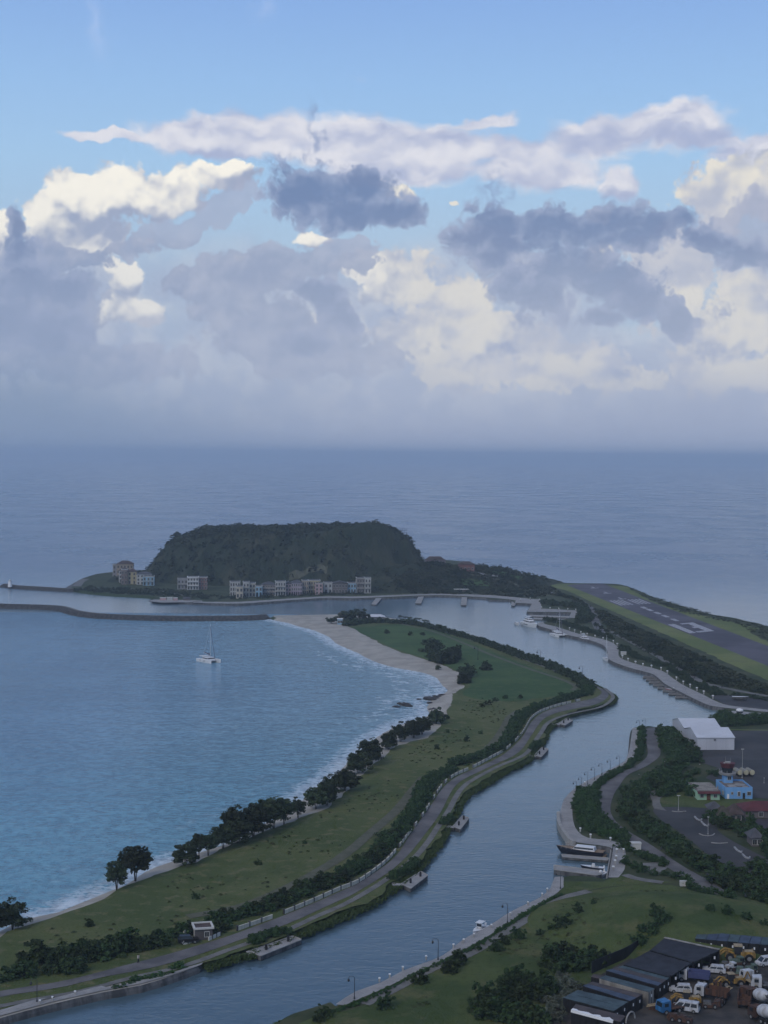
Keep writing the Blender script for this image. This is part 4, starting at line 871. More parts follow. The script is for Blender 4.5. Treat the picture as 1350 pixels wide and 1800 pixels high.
scrub('shore_scrub', poly_area([(720, 1043), (860, 1046), (950, 1053), (960, 1045), (1000, 1050), (960, 1030), (900, 1015), (860, 1020), (760, 1020), (700, 1038)]), 900, 1.9, 9, M_scr, sq=.8)
scrub('town_hedges', poly_area([(125, 1038), (180, 1043), (260, 1047), (350, 1053), (400, 1054), (430, 1053), (560, 1047), (640, 1045), (640, 1041), (560, 1044), (430, 1048), (400, 1050), (370, 1046), (300, 1038), (262, 1034), (200, 1035), (160, 1032)]), 420, 1.3, 10, M_scr, sq=.7)
M_tuft = mat('tuft_leaves', (.042, .058, .024), .95, rgb2=(.075, .080, .036), scale=.2, spec=.1)
def clumped(f):
    def g_(rr):
        p = f(rr)
        return p if p and fbm(p[0], p[1], 22, 3) > .06 and rr.random() < .9 else None
    return g_
scrub('meadow_tufts', clumped(poly_area([(20, 1652), (180, 1600), (330, 1535), (480, 1472), (620, 1402), (700, 1335), (780, 1285), (830, 1225), (900, 1238), (900, 1250), (870, 1290), (800, 1330), (740, 1360), (690, 1415), (640, 1465), (560, 1520), (420, 1585), (290, 1635), (150, 1672), (0, 1700)])), 700, .5, 12, M_tuft, sq=.5)
scrub('knoll_tufts', clumped(poly_area([(960, 1610), (1060, 1575), (1150, 1570), (1260, 1600), (1330, 1640), (1200, 1640), (1100, 1670), (1000, 1680), (900, 1710), (800, 1750), (700, 1790), (650, 1795), (800, 1710), (900, 1660)])), 350, .4, 14, M_tuft, sq=.5)
for px, py, r, lab in [(870, 1233, 1.3, 'low round shrub in the middle of the near meadow'), (858, 1239, 1.6, 'wide low shrub near the dirt track'), (888, 1228, 1.2, 'small shrub by the far end of the track'), (820, 1303, 1.4, 'shrub in the meadow right of the umbrella trees'), (768, 1317, 1.2, 'round shrub in the meadow inland of the umbrella trees'), (787, 1288, .9, 'tiny shrub in the upper meadow'), (845, 1290, .9, 'tiny shrub near the bend of the track'), (915, 1228, 1.3, 'last shrub before the fence thicket'), (848, 1243, 1.3, 'low shrub below the sand tip'), (536, 1483, .8, 'tiny twiggy shrub in the near meadow'), (454, 1520, 1.0, 'small twiggy shrub in the near meadow, left of the tiny one'), (344, 1580, 1.1, 'dark twiggy shrub in the lower meadow'), (157, 1628, 1.2, 'dark low shrub in the lowest part of the meadow'), (786, 1264, 1.3, 'grey shrub on the sand at the bend of the beach'), (743, 1103 + 14, 1.6, 'small pointed shrub in the far green'), (680, 1114, 1.8, 'pointed shrub at the left of the far green'), (721, 1117, 1.6, 'pointed shrub in the centre of the far green'), (854, 1168, 1.4, 'tiny shrub near the far track'), (770, 1196 - 20, 1.5, 'shrub beside the beach trees')]:
    p = at(px, py); bush(p, r, lab, 'shrubs scattered over the meadow', V=SPIKY_V, name='meadow_shrub', cat='shrub')

# greenery on the embankment of the channel and rough growth on the other banks
def along(L, w0, w1, z0=None):
    q = pline(L, step=1.5); 
    def f(rr):
        i = rr.randrange(1, len(q) - 1); a, b_ = q[i - 1], q[i + 1]; dx_, dy_ = b_[0] - a[0], b_[1] - a[1]; Ln = math.hypot(dx_, dy_) or 1; w = rr.uniform(w0, w1)
        return q[i][0] - dy_ / Ln * w, q[i][1] + dx_ / Ln * w
    return f
M_bankleaf = mat('bank_leaves', (.040, .066, .022), .95, rgb2=(.070, .100, .034), scale=.3, spec=.1)
def bank_scrub(name, L, w0, w1, n, r, seed, m=None):
    g = np.random.default_rng(seed); rr = random.Random(seed); f = along(L, w0, w1)
    base = crown_mesh('tmp', seed, 6, 5, (1, 1, .8), .3, M_bankleaf, .42); co = np.zeros(len(base.vertices) * 3); base.vertices.foreach_get('co', co); co = co.reshape(-1, 3); bpy.data.meshes.remove(base); out = []
    for _ in range(n):
        x, y = f(rr); k = r * rr.uniform(.6, 1.4); out.append(co * np.array([k, k, k * .55]) + np.array([x, y, .35 + rr.uniform(0, .7)]))
    o = fast_quads(name, np.concatenate(out), [m or M_bankleaf]); o['kind'] = 'stuff'
EMB = [(360, 1701), (430, 1684), (529, 1644), (600, 1616), (662, 1587), (692, 1566), (725, 1541), (746, 1521), (779, 1482), (796, 1448), (810, 1426), (824, 1399), (863, 1375), (898, 1353), (932, 1337), (949, 1316), (963, 1298), (970, 1280), (1008, 1257), (1058, 1243), (1084, 1231), (1083, 1222), (1057, 1207), (1030, 1193)]
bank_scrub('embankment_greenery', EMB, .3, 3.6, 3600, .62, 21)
bank_scrub('embankment_greenery', [(980, 1546), (1000, 1550), (1040, 1551), (1066, 1548)], -.5, 2.5, 200, .6, 22)
bank_scrub('embankment_greenery', [(430, 1840), (470, 1806), (500, 1788), (550, 1778), (584, 1772)], -2.5, .3, 260, .6, 23)
bush_row([(205, 1737), (250, 1722), (300, 1712)], 1.2, .8, .3, 'low bright green bush on the strip between the footpath and the landing', 'low green bushes by the landing', V=HEDGE_V, sq=.8)
bush_row([(300, 1704), (318, 1700)], 1.2, 1.0, .4, 'rounded bright green bush at the end of the landing wall', 'low green bushes by the landing', V=HEDGE_V, sq=.9)
bush_row([(440, 1658), (470, 1648), (500, 1640)], 1.2, 1.1, .9, 'dark bush on the planted terrace behind the longest jetty', 'bushes behind the jetties', rows=2)
bush_row([(690, 1545), (710, 1535), (730, 1518)], 1.3, 1.0, .9, 'dark bush on the planted terrace behind the second jetty', 'bushes behind the jetties', rows=2)
bush_row([(780, 1449), (792, 1438)], 1.0, .9, .7, 'dark bush on the embankment behind the third jetty', 'bushes behind the jetties', rows=2)
bush_row([(935, 1318), (945, 1306)], 1.0, .9, .7, 'dark bush on the embankment behind the small jetty', 'bushes behind the jetties', rows=2)
# ---------------------------------------------------------------- building materials
def wall_mat(n, c): return mat('wall_' + n, c, .85, var=.18, scale=.35, detail=6)
M_glass = mat('window_glass', (.02, .025, .032), .15, spec=.5)
M_frame = mat('pale_trim', (.50, .49, .46), .7); M_trim = mat('house_trim', (.46, .45, .42), .8, var=.3, scale=.3)
M_roofg = mat('roof_slate', (.085, .085, .095), .8, var=.3, scale=.4)
M_roofb = mat('roof_brown', (.085, .06, .055), .85, var=.35, scale=.4)
M_roofr = mat('roof_red', (.11, .028, .032), .75, var=.3, scale=.3)
M_sheet = mat('white_sheet_metal', (.56, .57, .60), .45, var=.1, scale=.15, detail=7)
M_sheetw = mat('white_cladding', (.50, .51, .55), .5, var=.12, scale=.2, detail=7)
M_dark = mat('dark_metal', (.022, .022, .025), .6)
M_wood = mat('dock_timber', (.10, .085, .075), .9, var=.3, scale=.8)
M_thatch = mat('thatch', (.075, .065, .05), .98, var=.4, scale=1.2)
def wq(p, z): v = Vector((p[0], p[1], z)); return v
def frame2(px0, px1, py, z=None):
    z = BASE if z is None else z
    A, B = xy(px0, py, z), xy(px1, py, z); d = B - A; return A, B, d.length, math.atan2(d.y, d.x)
def win_mesh(w, h, arch=False):
    b = MB(); b.box((0, -.05, 0), (w, .1, h), mi=0); b.box((0, -.03, h / 2 + .08), (w + .3, .2, .16), mi=1); b.box((0, -.03, -h / 2 - .07), (w + .3, .2, .14), mi=1)
    b.box((-w / 2 - .08, -.03, 0), (.14, .2, h), mi=1); b.box((w / 2 + .08, -.03, 0), (.14, .2, h), mi=1); b.box((0, -.12, 0), (.07, .06, h), mi=1)
    return b.mesh('window', [M_glass, M_trim])
WINS = {}
def win(p, x, y, z, w, h, rz=0):
    k = (round(w, 1), round(h, 1))
    if k not in WINS: WINS[k] = win_mesh(*k)
    return link('window', WINS[k], p, (x, y, z), rz)
def townhouse(px0, px1, pyb, pyt, col, label, floors=3, cols=3, depth=9, roof='parapet', balcony=False, arcade=False, z=None, group='waterfront town houses', name='town_house', side=False, rz_add=0, trim=M_trim, shutters=None):
    A, B, w, rz = frame2(px0, px1, pyb, z); zb = BASE if z is None else z
    d_ = A.y; H = (pyb - pyt) * d_ / FPX; c = (A + B) / 2
    t = thing(name, label, 'house', (c.x, c.y, zb), rz + rz_add, group)
    Hw = H if roof in ('parapet', 'flat') else H * .84
    MB().box((0, depth / 2, Hw / 2 - .3), (w, depth, Hw + .6)).build('wall', col, t)
    fh = Hw / floors; ww = min(1.2, w / cols * .5); wh = min(1.9, fh * .58)
    for f in range(floors):
        for k in range(cols):
            x = -w / 2 + w * (k + .5) / cols
            if f == 0 and arcade: continue
            win(t, x, 0, fh * (f + .48), ww, wh if f else min(2.3, fh * .7))
    if side:
        for f in range(floors):
            for k in (0, 1, 2):
                for sx in (-1, 1): win(t, sx * w / 2, depth * (k + .5) / 3, fh * (f + .48), 1.0, wh, sx * math.pi / 2)
    if arcade:
        for k in range(cols):
            x = -w / 2 + w * (k + .5) / cols; b = MB(); aw = w / cols * .62
            b.box((0, -.04, fh * .36), (aw, .12, fh * .72)); b.tube((0, -.1, fh * .72), (0, .02, fh * .72), aw / 2, aw / 2, 14)
            b.build('archway', M_glass, t, (x, 0, 0))
    if roof == 'parapet':
        b = MB().box((0, depth / 2, Hw + .25), (w + .35, depth + .35, .5)); b.build('cornice', trim, t)
        MB().box((0, depth / 2, Hw + .53), (w - .5, depth - .5, .08)).build('roof', M_roofg, t)
    elif roof == 'flat': MB().box((0, depth / 2, Hw + .12), (w + .5, depth + .5, .24)).build('roof', M_roofg, t)
    else:
        b = MB(); hw, o = w / 2 + .4, .4
        if roof == 'gable': b.add([(-hw, -o, Hw), (hw, -o, Hw), (hw, depth + o, Hw), (-hw, depth + o, Hw), (0, -o, H + .2), (0, depth + o, H + .2)], [(0, 1, 4), (1, 2, 5, 4), (2, 3, 5), (3, 0, 4, 5), (3, 2, 1, 0)])
        else:
            r_ = min(w, depth) * .32; b.add([(-hw, -o, Hw), (hw, -o, Hw), (hw, depth + o, Hw), (-hw, depth + o, Hw), (-hw + r_ * 1.4, depth / 2, H + .3), (hw - r_ * 1.4, depth / 2, H + .3)], [(0, 1, 5, 4), (1, 2, 5), (2, 3, 4, 5), (3, 0, 4), (3, 2, 1, 0)])
        b.build('roof', M_roofb if roof == 'brown' else M_roofg, t)
    if balcony:
        for f in range(1, floors):
            b = MB(); zf = fh * f; b.box((0, -.6, zf), (w * .96, 1.2, .16))
            b.box((0, -1.15, zf + .95), (w * .96, .07, .08))
            for k in range(int(w / .45) + 1): b.box((-w * .48 + k * .45, -1.15, zf + .5), (.07, .06, .9))
            for sx in (-1, 0, 1): b.box((sx * w * .47, -1.12, zf - fh / 2), (.16, .16, fh))
            b.build('balcony', trim, t)
    return t
Wc = {k: wall_mat(k, v) for k, v in dict(white=(.44, .44, .43), cream=(.48, .43, .34), yellow=(.40, .34, .20), blue=(.24, .40, .52), pink=(.44, .30, .31), lilac=(.34, .27, .33), grey=(.26, .26, .28), brown=(.17, .12, .11), green=(.28, .42, .30), stone=(.14, .12, .12), red=(.20, .09, .085), beige=(.34, .27, .20)).items()}
TH = [(404, 422, 1048, 1023.5, 'white', 'wide grey-white town house at the left end of the row with a flat roof', dict(cols=4, side=True)),
      (438, 449, 1049, 1026, 'cream', 'cream and orange town house with a dark square window on top', dict(cols=2)),
      (427, 438, 1050, 1024, 'white', 'narrow white town house between two cream ones', dict(cols=2, balcony=True)),
      (415, 427, 1052, 1032, 'cream', 'low cream town house standing forward at the left end of the row', dict(floors=2, cols=2)),
      (449, 461, 1049.5, 1031, 'blue', 'light blue town house with white ground floor gateway', dict(floors=2, cols=2, arcade=True)),
      (461, 484, 1047.5, 1023.5, 'brown', 'brown town house with a grey roof and iron balconies', dict(cols=5, roof='hip', balcony=True)),
      (484, 502, 1047.5, 1023, 'white', 'white town house with a colonnaded balcony front', dict(cols=4, balcony=True, arcade=True)),
      (502, 512, 1046.5, 1022.5, 'pink', 'narrow pale pink town house under a round gable', dict(cols=2, roof='gable')),
      (512, 531, 1046.5, 1020.5, 'lilac', 'long lilac town house with an arcade along the quay', dict(cols=5, arcade=True, roof='hip')),
      (531, 542, 1045.5, 1021.5, 'beige', 'beige town house between the lilac and the green-shuttered one', dict(cols=3, arcade=True)),
      (542, 563, 1044.5, 1021, 'yellow', 'yellowish town house with white columns and green top floor', dict(cols=5, arcade=True, balcony=True)),
      (554, 567, 1045.5, 1026, 'pink', 'pink town house standing forward at the right of the yellowish one', dict(cols=2)),
      (569.5, 584, 1043.5, 1025, 'white', 'cream white house with two tall dark windows and a porch', dict(floors=2, cols=2)),
      (584.5, 611, 1043.5, 1022, 'stone', 'dark stone mansion with white cornice and shallow pediment', dict(floors=2, cols=5, roof='gable')),
      (611.5, 626, 1043, 1025.5, 'blue', 'low blue-grey house with a white garage arch', dict(floors=2, cols=3, arcade=False)),
      (627, 641, 1043, 1017, 'stone', 'dark tall corner house with white balconies', dict(cols=3, balcony=True, side=True)),
      (641.3, 652, 1043, 1016.5, 'white', 'white tower house with red-brown panels at the right end of the row', dict(cols=2, side=True, balcony=True))]
for a in TH: townhouse(*a[:4], Wc[a[4]], a[5], **a[6])
g = 'houses on the headland tip'
townhouse(198, 210, 1017, 993, Wc['grey'], 'grey back wing with a small white roof terrace on the headland tip', cols=2, side=True, group=g, name='villa')
townhouse(205, 234, 1018, 986.5, Wc['beige'], 'tall beige block with brown tiled roof on the headland tip', cols=5, roof='brown', group=g, name='villa', side=True, depth=10)
townhouse(209, 226, 1024, 999, Wc['white'], 'pale block with brown roof just in front of the tall beige one', cols=3, roof='brown', group=g, name='villa', side=True)
townhouse(224, 240, 1027, 1001, Wc['yellow'], 'yellow house between the beige block and the white one on the headland tip', cols=2, roof='brown', group=g, name='villa', side=True)
townhouse(213, 224, 1027.5, 1002, Wc['brown'], 'dark narrow wing at the left of the yellow house', cols=2, group=g, name='villa')
townhouse(240, 266, 1028, 1006, Wc['white'], 'white house with wide windows and dark roof on the headland tip', cols=4, group=g, name='villa', roof='hip', side=True)
townhouse(251, 271, 1029.5, 1014, Wc['blue'], 'low pale blue house with white portico in front of the white one', floors=2, cols=3, group=g, name='villa', balcony=True)
g = 'waterfront block by the small pier'
townhouse(312, 330, 1036, 1018, Wc['grey'], 'grey left wing of the red and white waterfront block', floors=2, cols=3, balcony=True, group=g, name='waterfront_block')
townhouse(329, 349, 1037, 1015, Wc['white'], 'middle wing with the bright white roof of the waterfront block', cols=4, balcony=True, group=g, name='waterfront_block', trim=M_white)
townhouse(349, 364, 1036.5, 1015.5, Wc['red'], 'red right wing of the waterfront block with white frames', cols=3, group=g, name='waterfront_block', side=True)
# pagoda-roofed house and red house on the saddle
def hip_house(px0, px1, pyb, H, depth, col, roof, label, name='hill_house', over=1.2, double=False, py_z=None):
    p0, p1 = at(px0, pyb), at(px1, pyb); z = min(p0.z, p1.z); A, B = xy(px0, pyb, z), xy(px1, pyb, z)
    w = (B - A).length; rz = math.atan2((B - A).y, (B - A).x); c = (A + B) / 2
    t = thing(name, label, 'house', (c.x, c.y, z), rz)
    MB().box((0, depth / 2, H / 2 - 2), (w, depth, H + 4)).build('wall', col, t)
    b = MB(); hw = w / 2 + over; o = over
    b.add([(-hw, -o, H), (hw, -o, H), (hw, depth + o, H), (-hw, depth + o, H), (-hw + depth * .4, depth * .35, H + 1.9), (hw - depth * .4, depth * .35, H + 1.9), (hw - depth * .4, depth * .65, H + 1.9), (-hw + depth * .4, depth * .65, H + 1.9)], [(0, 1, 5, 4), (1, 2, 6, 5), (2, 3, 7, 6), (3, 0, 4, 7), (4, 5, 6, 7), (3, 2, 1, 0)])
    if double: b.add([(-hw + 3, depth * .2, H + 1.7), (hw - 3, depth * .2, H + 1.7), (hw - 3, depth * .8, H + 1.7), (-hw + 3, depth * .8, H + 1.7), (-hw + 5, depth * .5, H + 3.4), (hw - 5, depth * .5, H + 3.4)], [(0, 1, 5, 4), (1, 2, 5), (2, 3, 4, 5), (3, 0, 4)])
    b.build('roof', roof, t)
    for k in range(max(2, int(w / 2.6))): win(t, -w / 2 + w * (k + .5) / max(2, int(w / 2.6)), 0, H * .5, 1.1, 1.6)
    return t
hip_house(749, 783, 992, 3.6, 9, Wc['pink'], M_roofb, 'pink house with a wide curved brown roof on the saddle right of the hill', double=True)
hip_house(808, 834, 1007, 6.6, 9, Wc['red'], M_roofb, 'tall brick-red house right of the one with the curved roof', over=.6)
# ---- spit and quay structures
def ridge(name, L, h, w1, w2, w3, m, label, cat, jit=.5):
    q = [(p[0], p[1]) for p in pline(L, z=0, step=2.2)]; rows = []
    for o_, z_ in ((-1.0, -1.0), (w1 * .5, h * .55), (w1, h), (w1 + w2, h), (w1 + w2 + w3 * .5, h * .5), (w1 + w2 + w3 + 1, -1.0)):
        r_ = offset(q, o_); rows.append([(p[0] + rnd.uniform(-jit, jit) * (.2 if z_ == h else 1), p[1] + rnd.uniform(-jit, jit) * (.2 if z_ == h else 1), z_ + rnd.uniform(-.25, .25) * (.15 if z_ == h else 1)) for p in r_])
    n = len(q); b = MB(); b.v = [p for r_ in rows for p in r_]
    for j in range(len(rows) - 1):
        for i in range(n - 1): b.f.append((j * n + i, j * n + i + 1, (j + 1) * n + i + 1, (j + 1) * n + i)); b.m.append(1 if j == 2 else 0)
    b.f.append(tuple(j * n for j in range(len(rows) - 1, -1, -1))); b.m.append(0); b.f.append(tuple(j * n + n - 1 for j in range(len(rows)))); b.m.append(0)
    return tag(b.build(name, [m, M_path]), label, cat)
ridge('breakwater', [(-120, 1066), (0, 1070), (89, 1073), (108, 1077), (124, 1082), (160, 1087), (207, 1089.6), (296, 1092), (400, 1092), (455, 1090.5), (478, 1088.5)], 2.7, 4.6, 2.4, 3.2, M_rock, 'long dark rock breakwater curving across to the tip of the beach', 'breakwater')
ridge('breakwater', [(-2, 1032), (20, 1035), (60, 1037.5), (118, 1041), (128, 1041)], 2.3, 4.0, 2.6, 3.0, M_rock, 'short rock breakwater with the white beacon on its end', 'breakwater')
p = xy(17.5, 1031, 1.6); t = thing('beacon_tower', 'white round beacon tower on the end of the breakwater', 'beacon', (p.x, p.y, 1.6))
MB().tube((0, 0, -.3), (0, 0, 4.0), 1.5, 1.2, 16).build('tower', M_white, t, smooth=False)
MB().tube((0, 0, 4.0), (0, 0, 4.25), 1.45, 1.45, 16).tube((0, 0, 4.25), (0, 0, 5.0), .55, .5, 10).tube((0, 0, 5.0), (0, 0, 5.4), .6, .1, 10).build('lantern', M_frame, t)
def pier(label, quads, h=1.0, group='concrete jetties of the spit', name='jetty', m=None, posts=True, th=.9, cat='jetty'):
    c = xy(*quads[0][0], h); t = thing(name, label, cat, (c.x, c.y, 0), 0, group)
    for i, q in enumerate(quads):
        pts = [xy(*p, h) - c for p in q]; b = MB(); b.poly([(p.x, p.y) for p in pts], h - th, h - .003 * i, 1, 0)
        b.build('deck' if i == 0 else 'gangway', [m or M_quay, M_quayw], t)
        if i == 0:
            ed = MB(); n = len(pts)
            for k in range(n):
                a, d = pts[k], pts[(k + 1) % n]; L = (d - a); ed.box(((a.x + d.x) / 2, (a.y + d.y) / 2, h + .06), (L.length - .3, .22, .16), math.atan2(L.y, L.x))
            ed.build('kerb', M_kerb, t)
            if posts:
                for f_ in (.25, .78):
                    a = pts[0] * .5 + pts[1] * .5; d = pts[-1] * .5 + pts[2] * .5; q_ = a + (d - a) * f_
                    MB().box((0, 0, .45), (.5, .35, .9)).box((0, 0, 1.0), (.38, .38, .2), mi=0).build('service_pedestal', M_dark, t, (q_.x, q_.y, h))
                    pp = MB();
                    pp.tube((q_.x, q_.y, -1.5), (q_.x, q_.y, h - .2), .3, .3, 8); pp.build('pile', M_quayw, t)
    return t
pier('jetty at the first bend of the spit, topmost of the row', [[(981, 1272), (993, 1275), (1007, 1266.5), (997, 1262)], [(970, 1271), (984, 1271.5), (984, 1274), (970, 1274)]])
pier('small jetty below the topmost one, under the second clump of embankment bushes', [[(939, 1328), (951, 1331), (964, 1317), (953, 1313.5)], [(930, 1326.5), (940, 1327), (942, 1330), (930, 1330)]])
pier('jetty where the footpath squeezes against the road, third from the bottom', [[(796, 1453), (809, 1458), (824.5, 1438), (813, 1434)], [(784, 1450.5), (798, 1452), (798, 1455.5), (784, 1454)]])
pier('second jetty from the bottom, beside the dark planted terrace', [[(705, 1554), (722, 1562), (752, 1539), (740, 1532)], [(688, 1551), (706, 1553), (708, 1557), (690, 1556)]])
pier('longest jetty, lowest on the spit side near the gatehouse', [[(440, 1672), (458, 1681), (530, 1652), (515, 1645.5)], [(432, 1672), (442, 1670), (446, 1674), (436, 1678)]])
g = 'piers of the town promenade'
for lab, q in [('first pier of the town promenade, at the end of the house row', [(653, 1062), (661, 1063), (671, 1051), (662, 1050.5)]), ('second pier of the town promenade', [(730, 1060), (740, 1060.8), (745, 1048), (736, 1047.5)]), ('third pier of the town promenade', [(810.5, 1063.5), (819.5, 1063.8), (821, 1048.5), (812, 1048.5)]), ('small hooked pier beside the marina quay', [(899, 1064), (904, 1065), (909, 1058), (900, 1053)])]:
    pier(lab, [q], group=g, name='pier', posts=False, cat='pier')
g = 'long marina pontoons'
pier('upper long pontoon inside the marina inlet', [[(931, 1083.5), (1000, 1086), (1000.5, 1083.6), (931, 1081)]], .6, g, 'pontoon', posts=False, th=.6, cat='pontoon')
pier('lower long pontoon inside the marina inlet', [[(938, 1088.5), (998, 1091), (998, 1088.5), (938, 1086)]], .6, g, 'pontoon', posts=False, th=.6, cat='pontoon')
FL = [(1130, 1191), (1135.5, 1195.5), (1141, 1200.5), (1148, 1205), (1156, 1210), (1165, 1215), (1175, 1220.5), (1187, 1226)]
FR = [(1161, 1191), (1167, 1195.8), (1174, 1201), (1183, 1205.6), (1192, 1211), (1201, 1216), (1209, 1221.5), (1217, 1226.8)]
ordn = ['topmost', 'second', 'third', 'fourth', 'fifth', 'sixth', 'seventh', 'lowest']
for k, (a, c_) in enumerate(zip(FL, FR)):
    pier('%s of the eight dark finger docks on the marina promenade' % ordn[k], [[(a[0], a[1]), (c_[0], c_[1]), (c_[0] + .5, c_[1] - 2.2), (a[0] + .5, a[1] - 2.2)]], .6, 'dark finger docks', 'finger_dock', M_wood, False, .5, cat='dock')
g = 'pontoons of the small basin'
pier('long pale pontoon under the dark motor yacht', [[(987, 1502), (989, 1506.5), (1068, 1512.5), (1070, 1508.5)]], .7, g, 'pontoon', posts=False, th=.6, cat='pontoon')
pier('bent upper pontoon behind the dark motor yacht', [[(995, 1481.5), (995, 1485.5), (1066, 1491), (1074, 1489)]], .7, g, 'pontoon', posts=False, th=.6, cat='pontoon')
pier('broad grey floating dock at the mouth of the small basin', [[(973.5, 1521), (974, 1529), (1048, 1539), (1058, 1537), (1056, 1531)]], 1.1, g, 'floating_dock', posts=False, th=1.1, cat='dock')
pier('narrow walkway along the inner wall of the basin', [[(1066, 1545), (1069.5, 1545), (1077.5, 1494), (1074, 1493)]], .9, g, 'walkway', posts=False, th=.5, cat='walkway')
# curved wave wall of the channel promenade
q = pline([(983, 1430), (985, 1449), (993, 1464), (1003, 1477), (1011, 1482)], step=2)
tag(strip('quay_wall', offset(q, .2), offset(q, -.7), 1.9, M_kerb, thick=1.9, kind=None), 'curved pale parapet wall on the outer edge of the channel promenade', 'wall')
# ---- white panel fence along the spit road
M_fence = mat('fence_plaster', (.54, .51, .43), .8, var=.25, scale=.8)
FLN = [(1036, 1228), (1003, 1236), (985, 1240), (966, 1246), (950, 1252), (934, 1264), (918, 1290), (890, 1318), (860, 1335), (830, 1351), (800, 1364), (779, 1380), (762, 1405), (743, 1435), (722, 1463), (700, 1492), (680, 1515), (655, 1535), (625, 1555), (600, 1564), (560, 1582), (510, 1603), (470, 1618), (430, 1632), (395, 1644)]
t = None; q = pline(FLN, step=1.0); L = sum(math.dist(a, b) for a, b in zip(q, q[1:])); n = 92; q = resample(q, n + 1)
t = thing('panel_fence', 'long broken line of white wall panels along the spit road', 'fence', (*q[n], BASE))
for i in range(n):
    if (i > 26 or i < 12) and rnd.random() < .30: continue
    a, b_ = Vector(q[i]), Vector(q[i + 1]); d = b_ - a; c = (a + b_) / 2 - Vector(q[n])
    MB().box((0, 0, .42), (d.length - .35, .2, .84)).box((0, 0, .88), (d.length - .3, .3, .1)).box((d.length / 2 - .02, 0, .6), (.34, .34, 1.2), mi=1).build('wall_panel', [M_fence, M_quayw], t, (c.x, c.y, 0), math.atan2(d.y, d.x))
def panel_run(name, L, n, h, label, m=M_frame, th=.22, cat='fence'):
    q = resample(pline(L, step=1.0), n + 1); t = thing(name, label, cat, (*q[0], BASE))
    for a, b_ in zip(q, q[1:]):
        a, b_ = Vector(a), Vector(b_); d = b_ - a; c = (a + b_) / 2 - Vector(q[0])
        MB().box((0, 0, h / 2), (d.length - .2, th, h)).box((d.length / 2, 0, h / 2 + .05), (.25, .3, h + .15), mi=1).build('wall_panel', [m, M_quayw], t, (c.x, c.y, 0), math.atan2(d.y, d.x))
    return t
panel_run('panel_fence', [(1129, 1387), (1155, 1379)], 4, 1.9, 'short white panel fence beside the service road', M_white)
# ---- gatehouse by the spit road
A, B, w, rz = frame2(347, 361, 1656); 
t = thing('gatehouse', 'dark stone gatehouse with a white rimmed flat roof by the spit road', 'gatehouse', (xy(354, 1653).x, xy(354, 1653).y, BASE), R(14)); t.scale = (.8, .8, .8)
MB().box((.6, 2.2, 1.45), (4.4, 4.4, 3.0)).build('wall', wall_mat('gate', (.10, .09, .09)), t)
b = MB(); 
for (x, y, sx, sy) in ((.6, -.2, 5.2, .5), (.6, 4.6, 5.2, .5), (-1.75, 2.2, .5, 4.3), (2.95, 2.2, .5, 4.3)): b.box((x, y, 3.1), (sx, sy, .45))
b.build('roof_rim', M_frame, t); MB().box((.6, 2.2, 2.99), (4.2, 4.2, .1)).build('roof', M_roofb, t); win(t, -1.6, 1.4, 1.4, 1.0, 1.6, -math.pi / 2); win(t, 1.4, 0, 1.5, 1.0, 1.2)
panel_run('gate_wall', [(322, 1650), (345, 1641)], 3, 1.7, 'cream wall left of the stone gatehouse', mat('cream_wall', (.62, .57, .46), .8), cat='wall')
panel_run('gate_wall', [(321, 1661), (333, 1659), (350, 1652)], 4, .8, 'low white wall in front of the gatehouse', cat='wall')
panel_run('gate_wall', [(366, 1654), (387, 1645)], 3, .8, 'low white wall right of the gatehouse', cat='wall')
# ---- beach club
def quad_house(name, label, cat, px0, px1, pyb, H, depth, wall, roof, rh=1.5, over=.6, flat=False, rz_add=0, zb=None, group=None, wins=True):
    zb = BASE if zb is None else zb; A, B, w, rz = frame2(px0, px1, pyb, zb); c = (A + B) / 2; t = thing(name, label, cat, (c.x, c.y, zb), rz + rz_add, group)
    MB().box((0, depth / 2, H / 2), (w, depth, H)).build('wall', wall, t)
    b = MB(); hw, o = w / 2 + over, over
    if flat: b.box((0, depth / 2, H + .15), (w + 2 * over, depth + 2 * over, .3))
    else:
        k = min(hw * .9, depth * .45); b.add([(-hw, -o, H), (hw, -o, H), (hw, depth + o, H), (-hw, depth + o, H), (-hw + k, depth / 2, H + rh), (hw - k, depth / 2, H + rh)], [(0, 1, 5, 4), (1, 2, 5), (2, 3, 4, 5), (3, 0, 4), (3, 2, 1, 0)])
    b.build('roof', roof, t)
    if wins: win(t, -w * .25, 0, H * .52, 1.0, 1.2); win(t, w * .25, 0, H * .52, 1.0, 1.2)
    return t
quad_house('beach_pavilion', 'dark thatched pavilion roof among the beach club trees', 'pavilion', 596, 612, 1089, 3.0, 6, Wc['brown'], M_thatch, 2.0)
quad_house('beach_restaurant', 'long white-roofed beach restaurant behind the hedge', 'building', 648, 676, 1092, 2.6, 6, Wc['grey'], M_sheet, 1.3)
quad_house('beach_kiosk', 'small kiosk with a bright white roof at the end of the sand', 'kiosk', 593.5, 602, 1098, 3.2, 2.4, Wc['blue'], M_white, flat=True, over=.35)
quad_house('pier_hut', 'white hut beside the low waterside boxes', 'hut', 281, 292, 1055.5, 1.6, 2.5, Wc['pink'], M_frame, flat=True, over=.1, group='waterside huts', wins=False)
quad_house('pier_hut', 'pale middle hut of the waterside row', 'hut', 293.5, 303, 1055.8, 1.9, 2.5, Wc['white'], M_frame, flat=True, over=.1, group='waterside huts', wins=False)
quad_house('pier_hut', 'right hut of the waterside row with a pink side', 'hut', 304.5, 312, 1055.8, 1.7, 2.5, Wc['pink'], M_frame, flat=True, over=.1, group='waterside huts', wins=False)
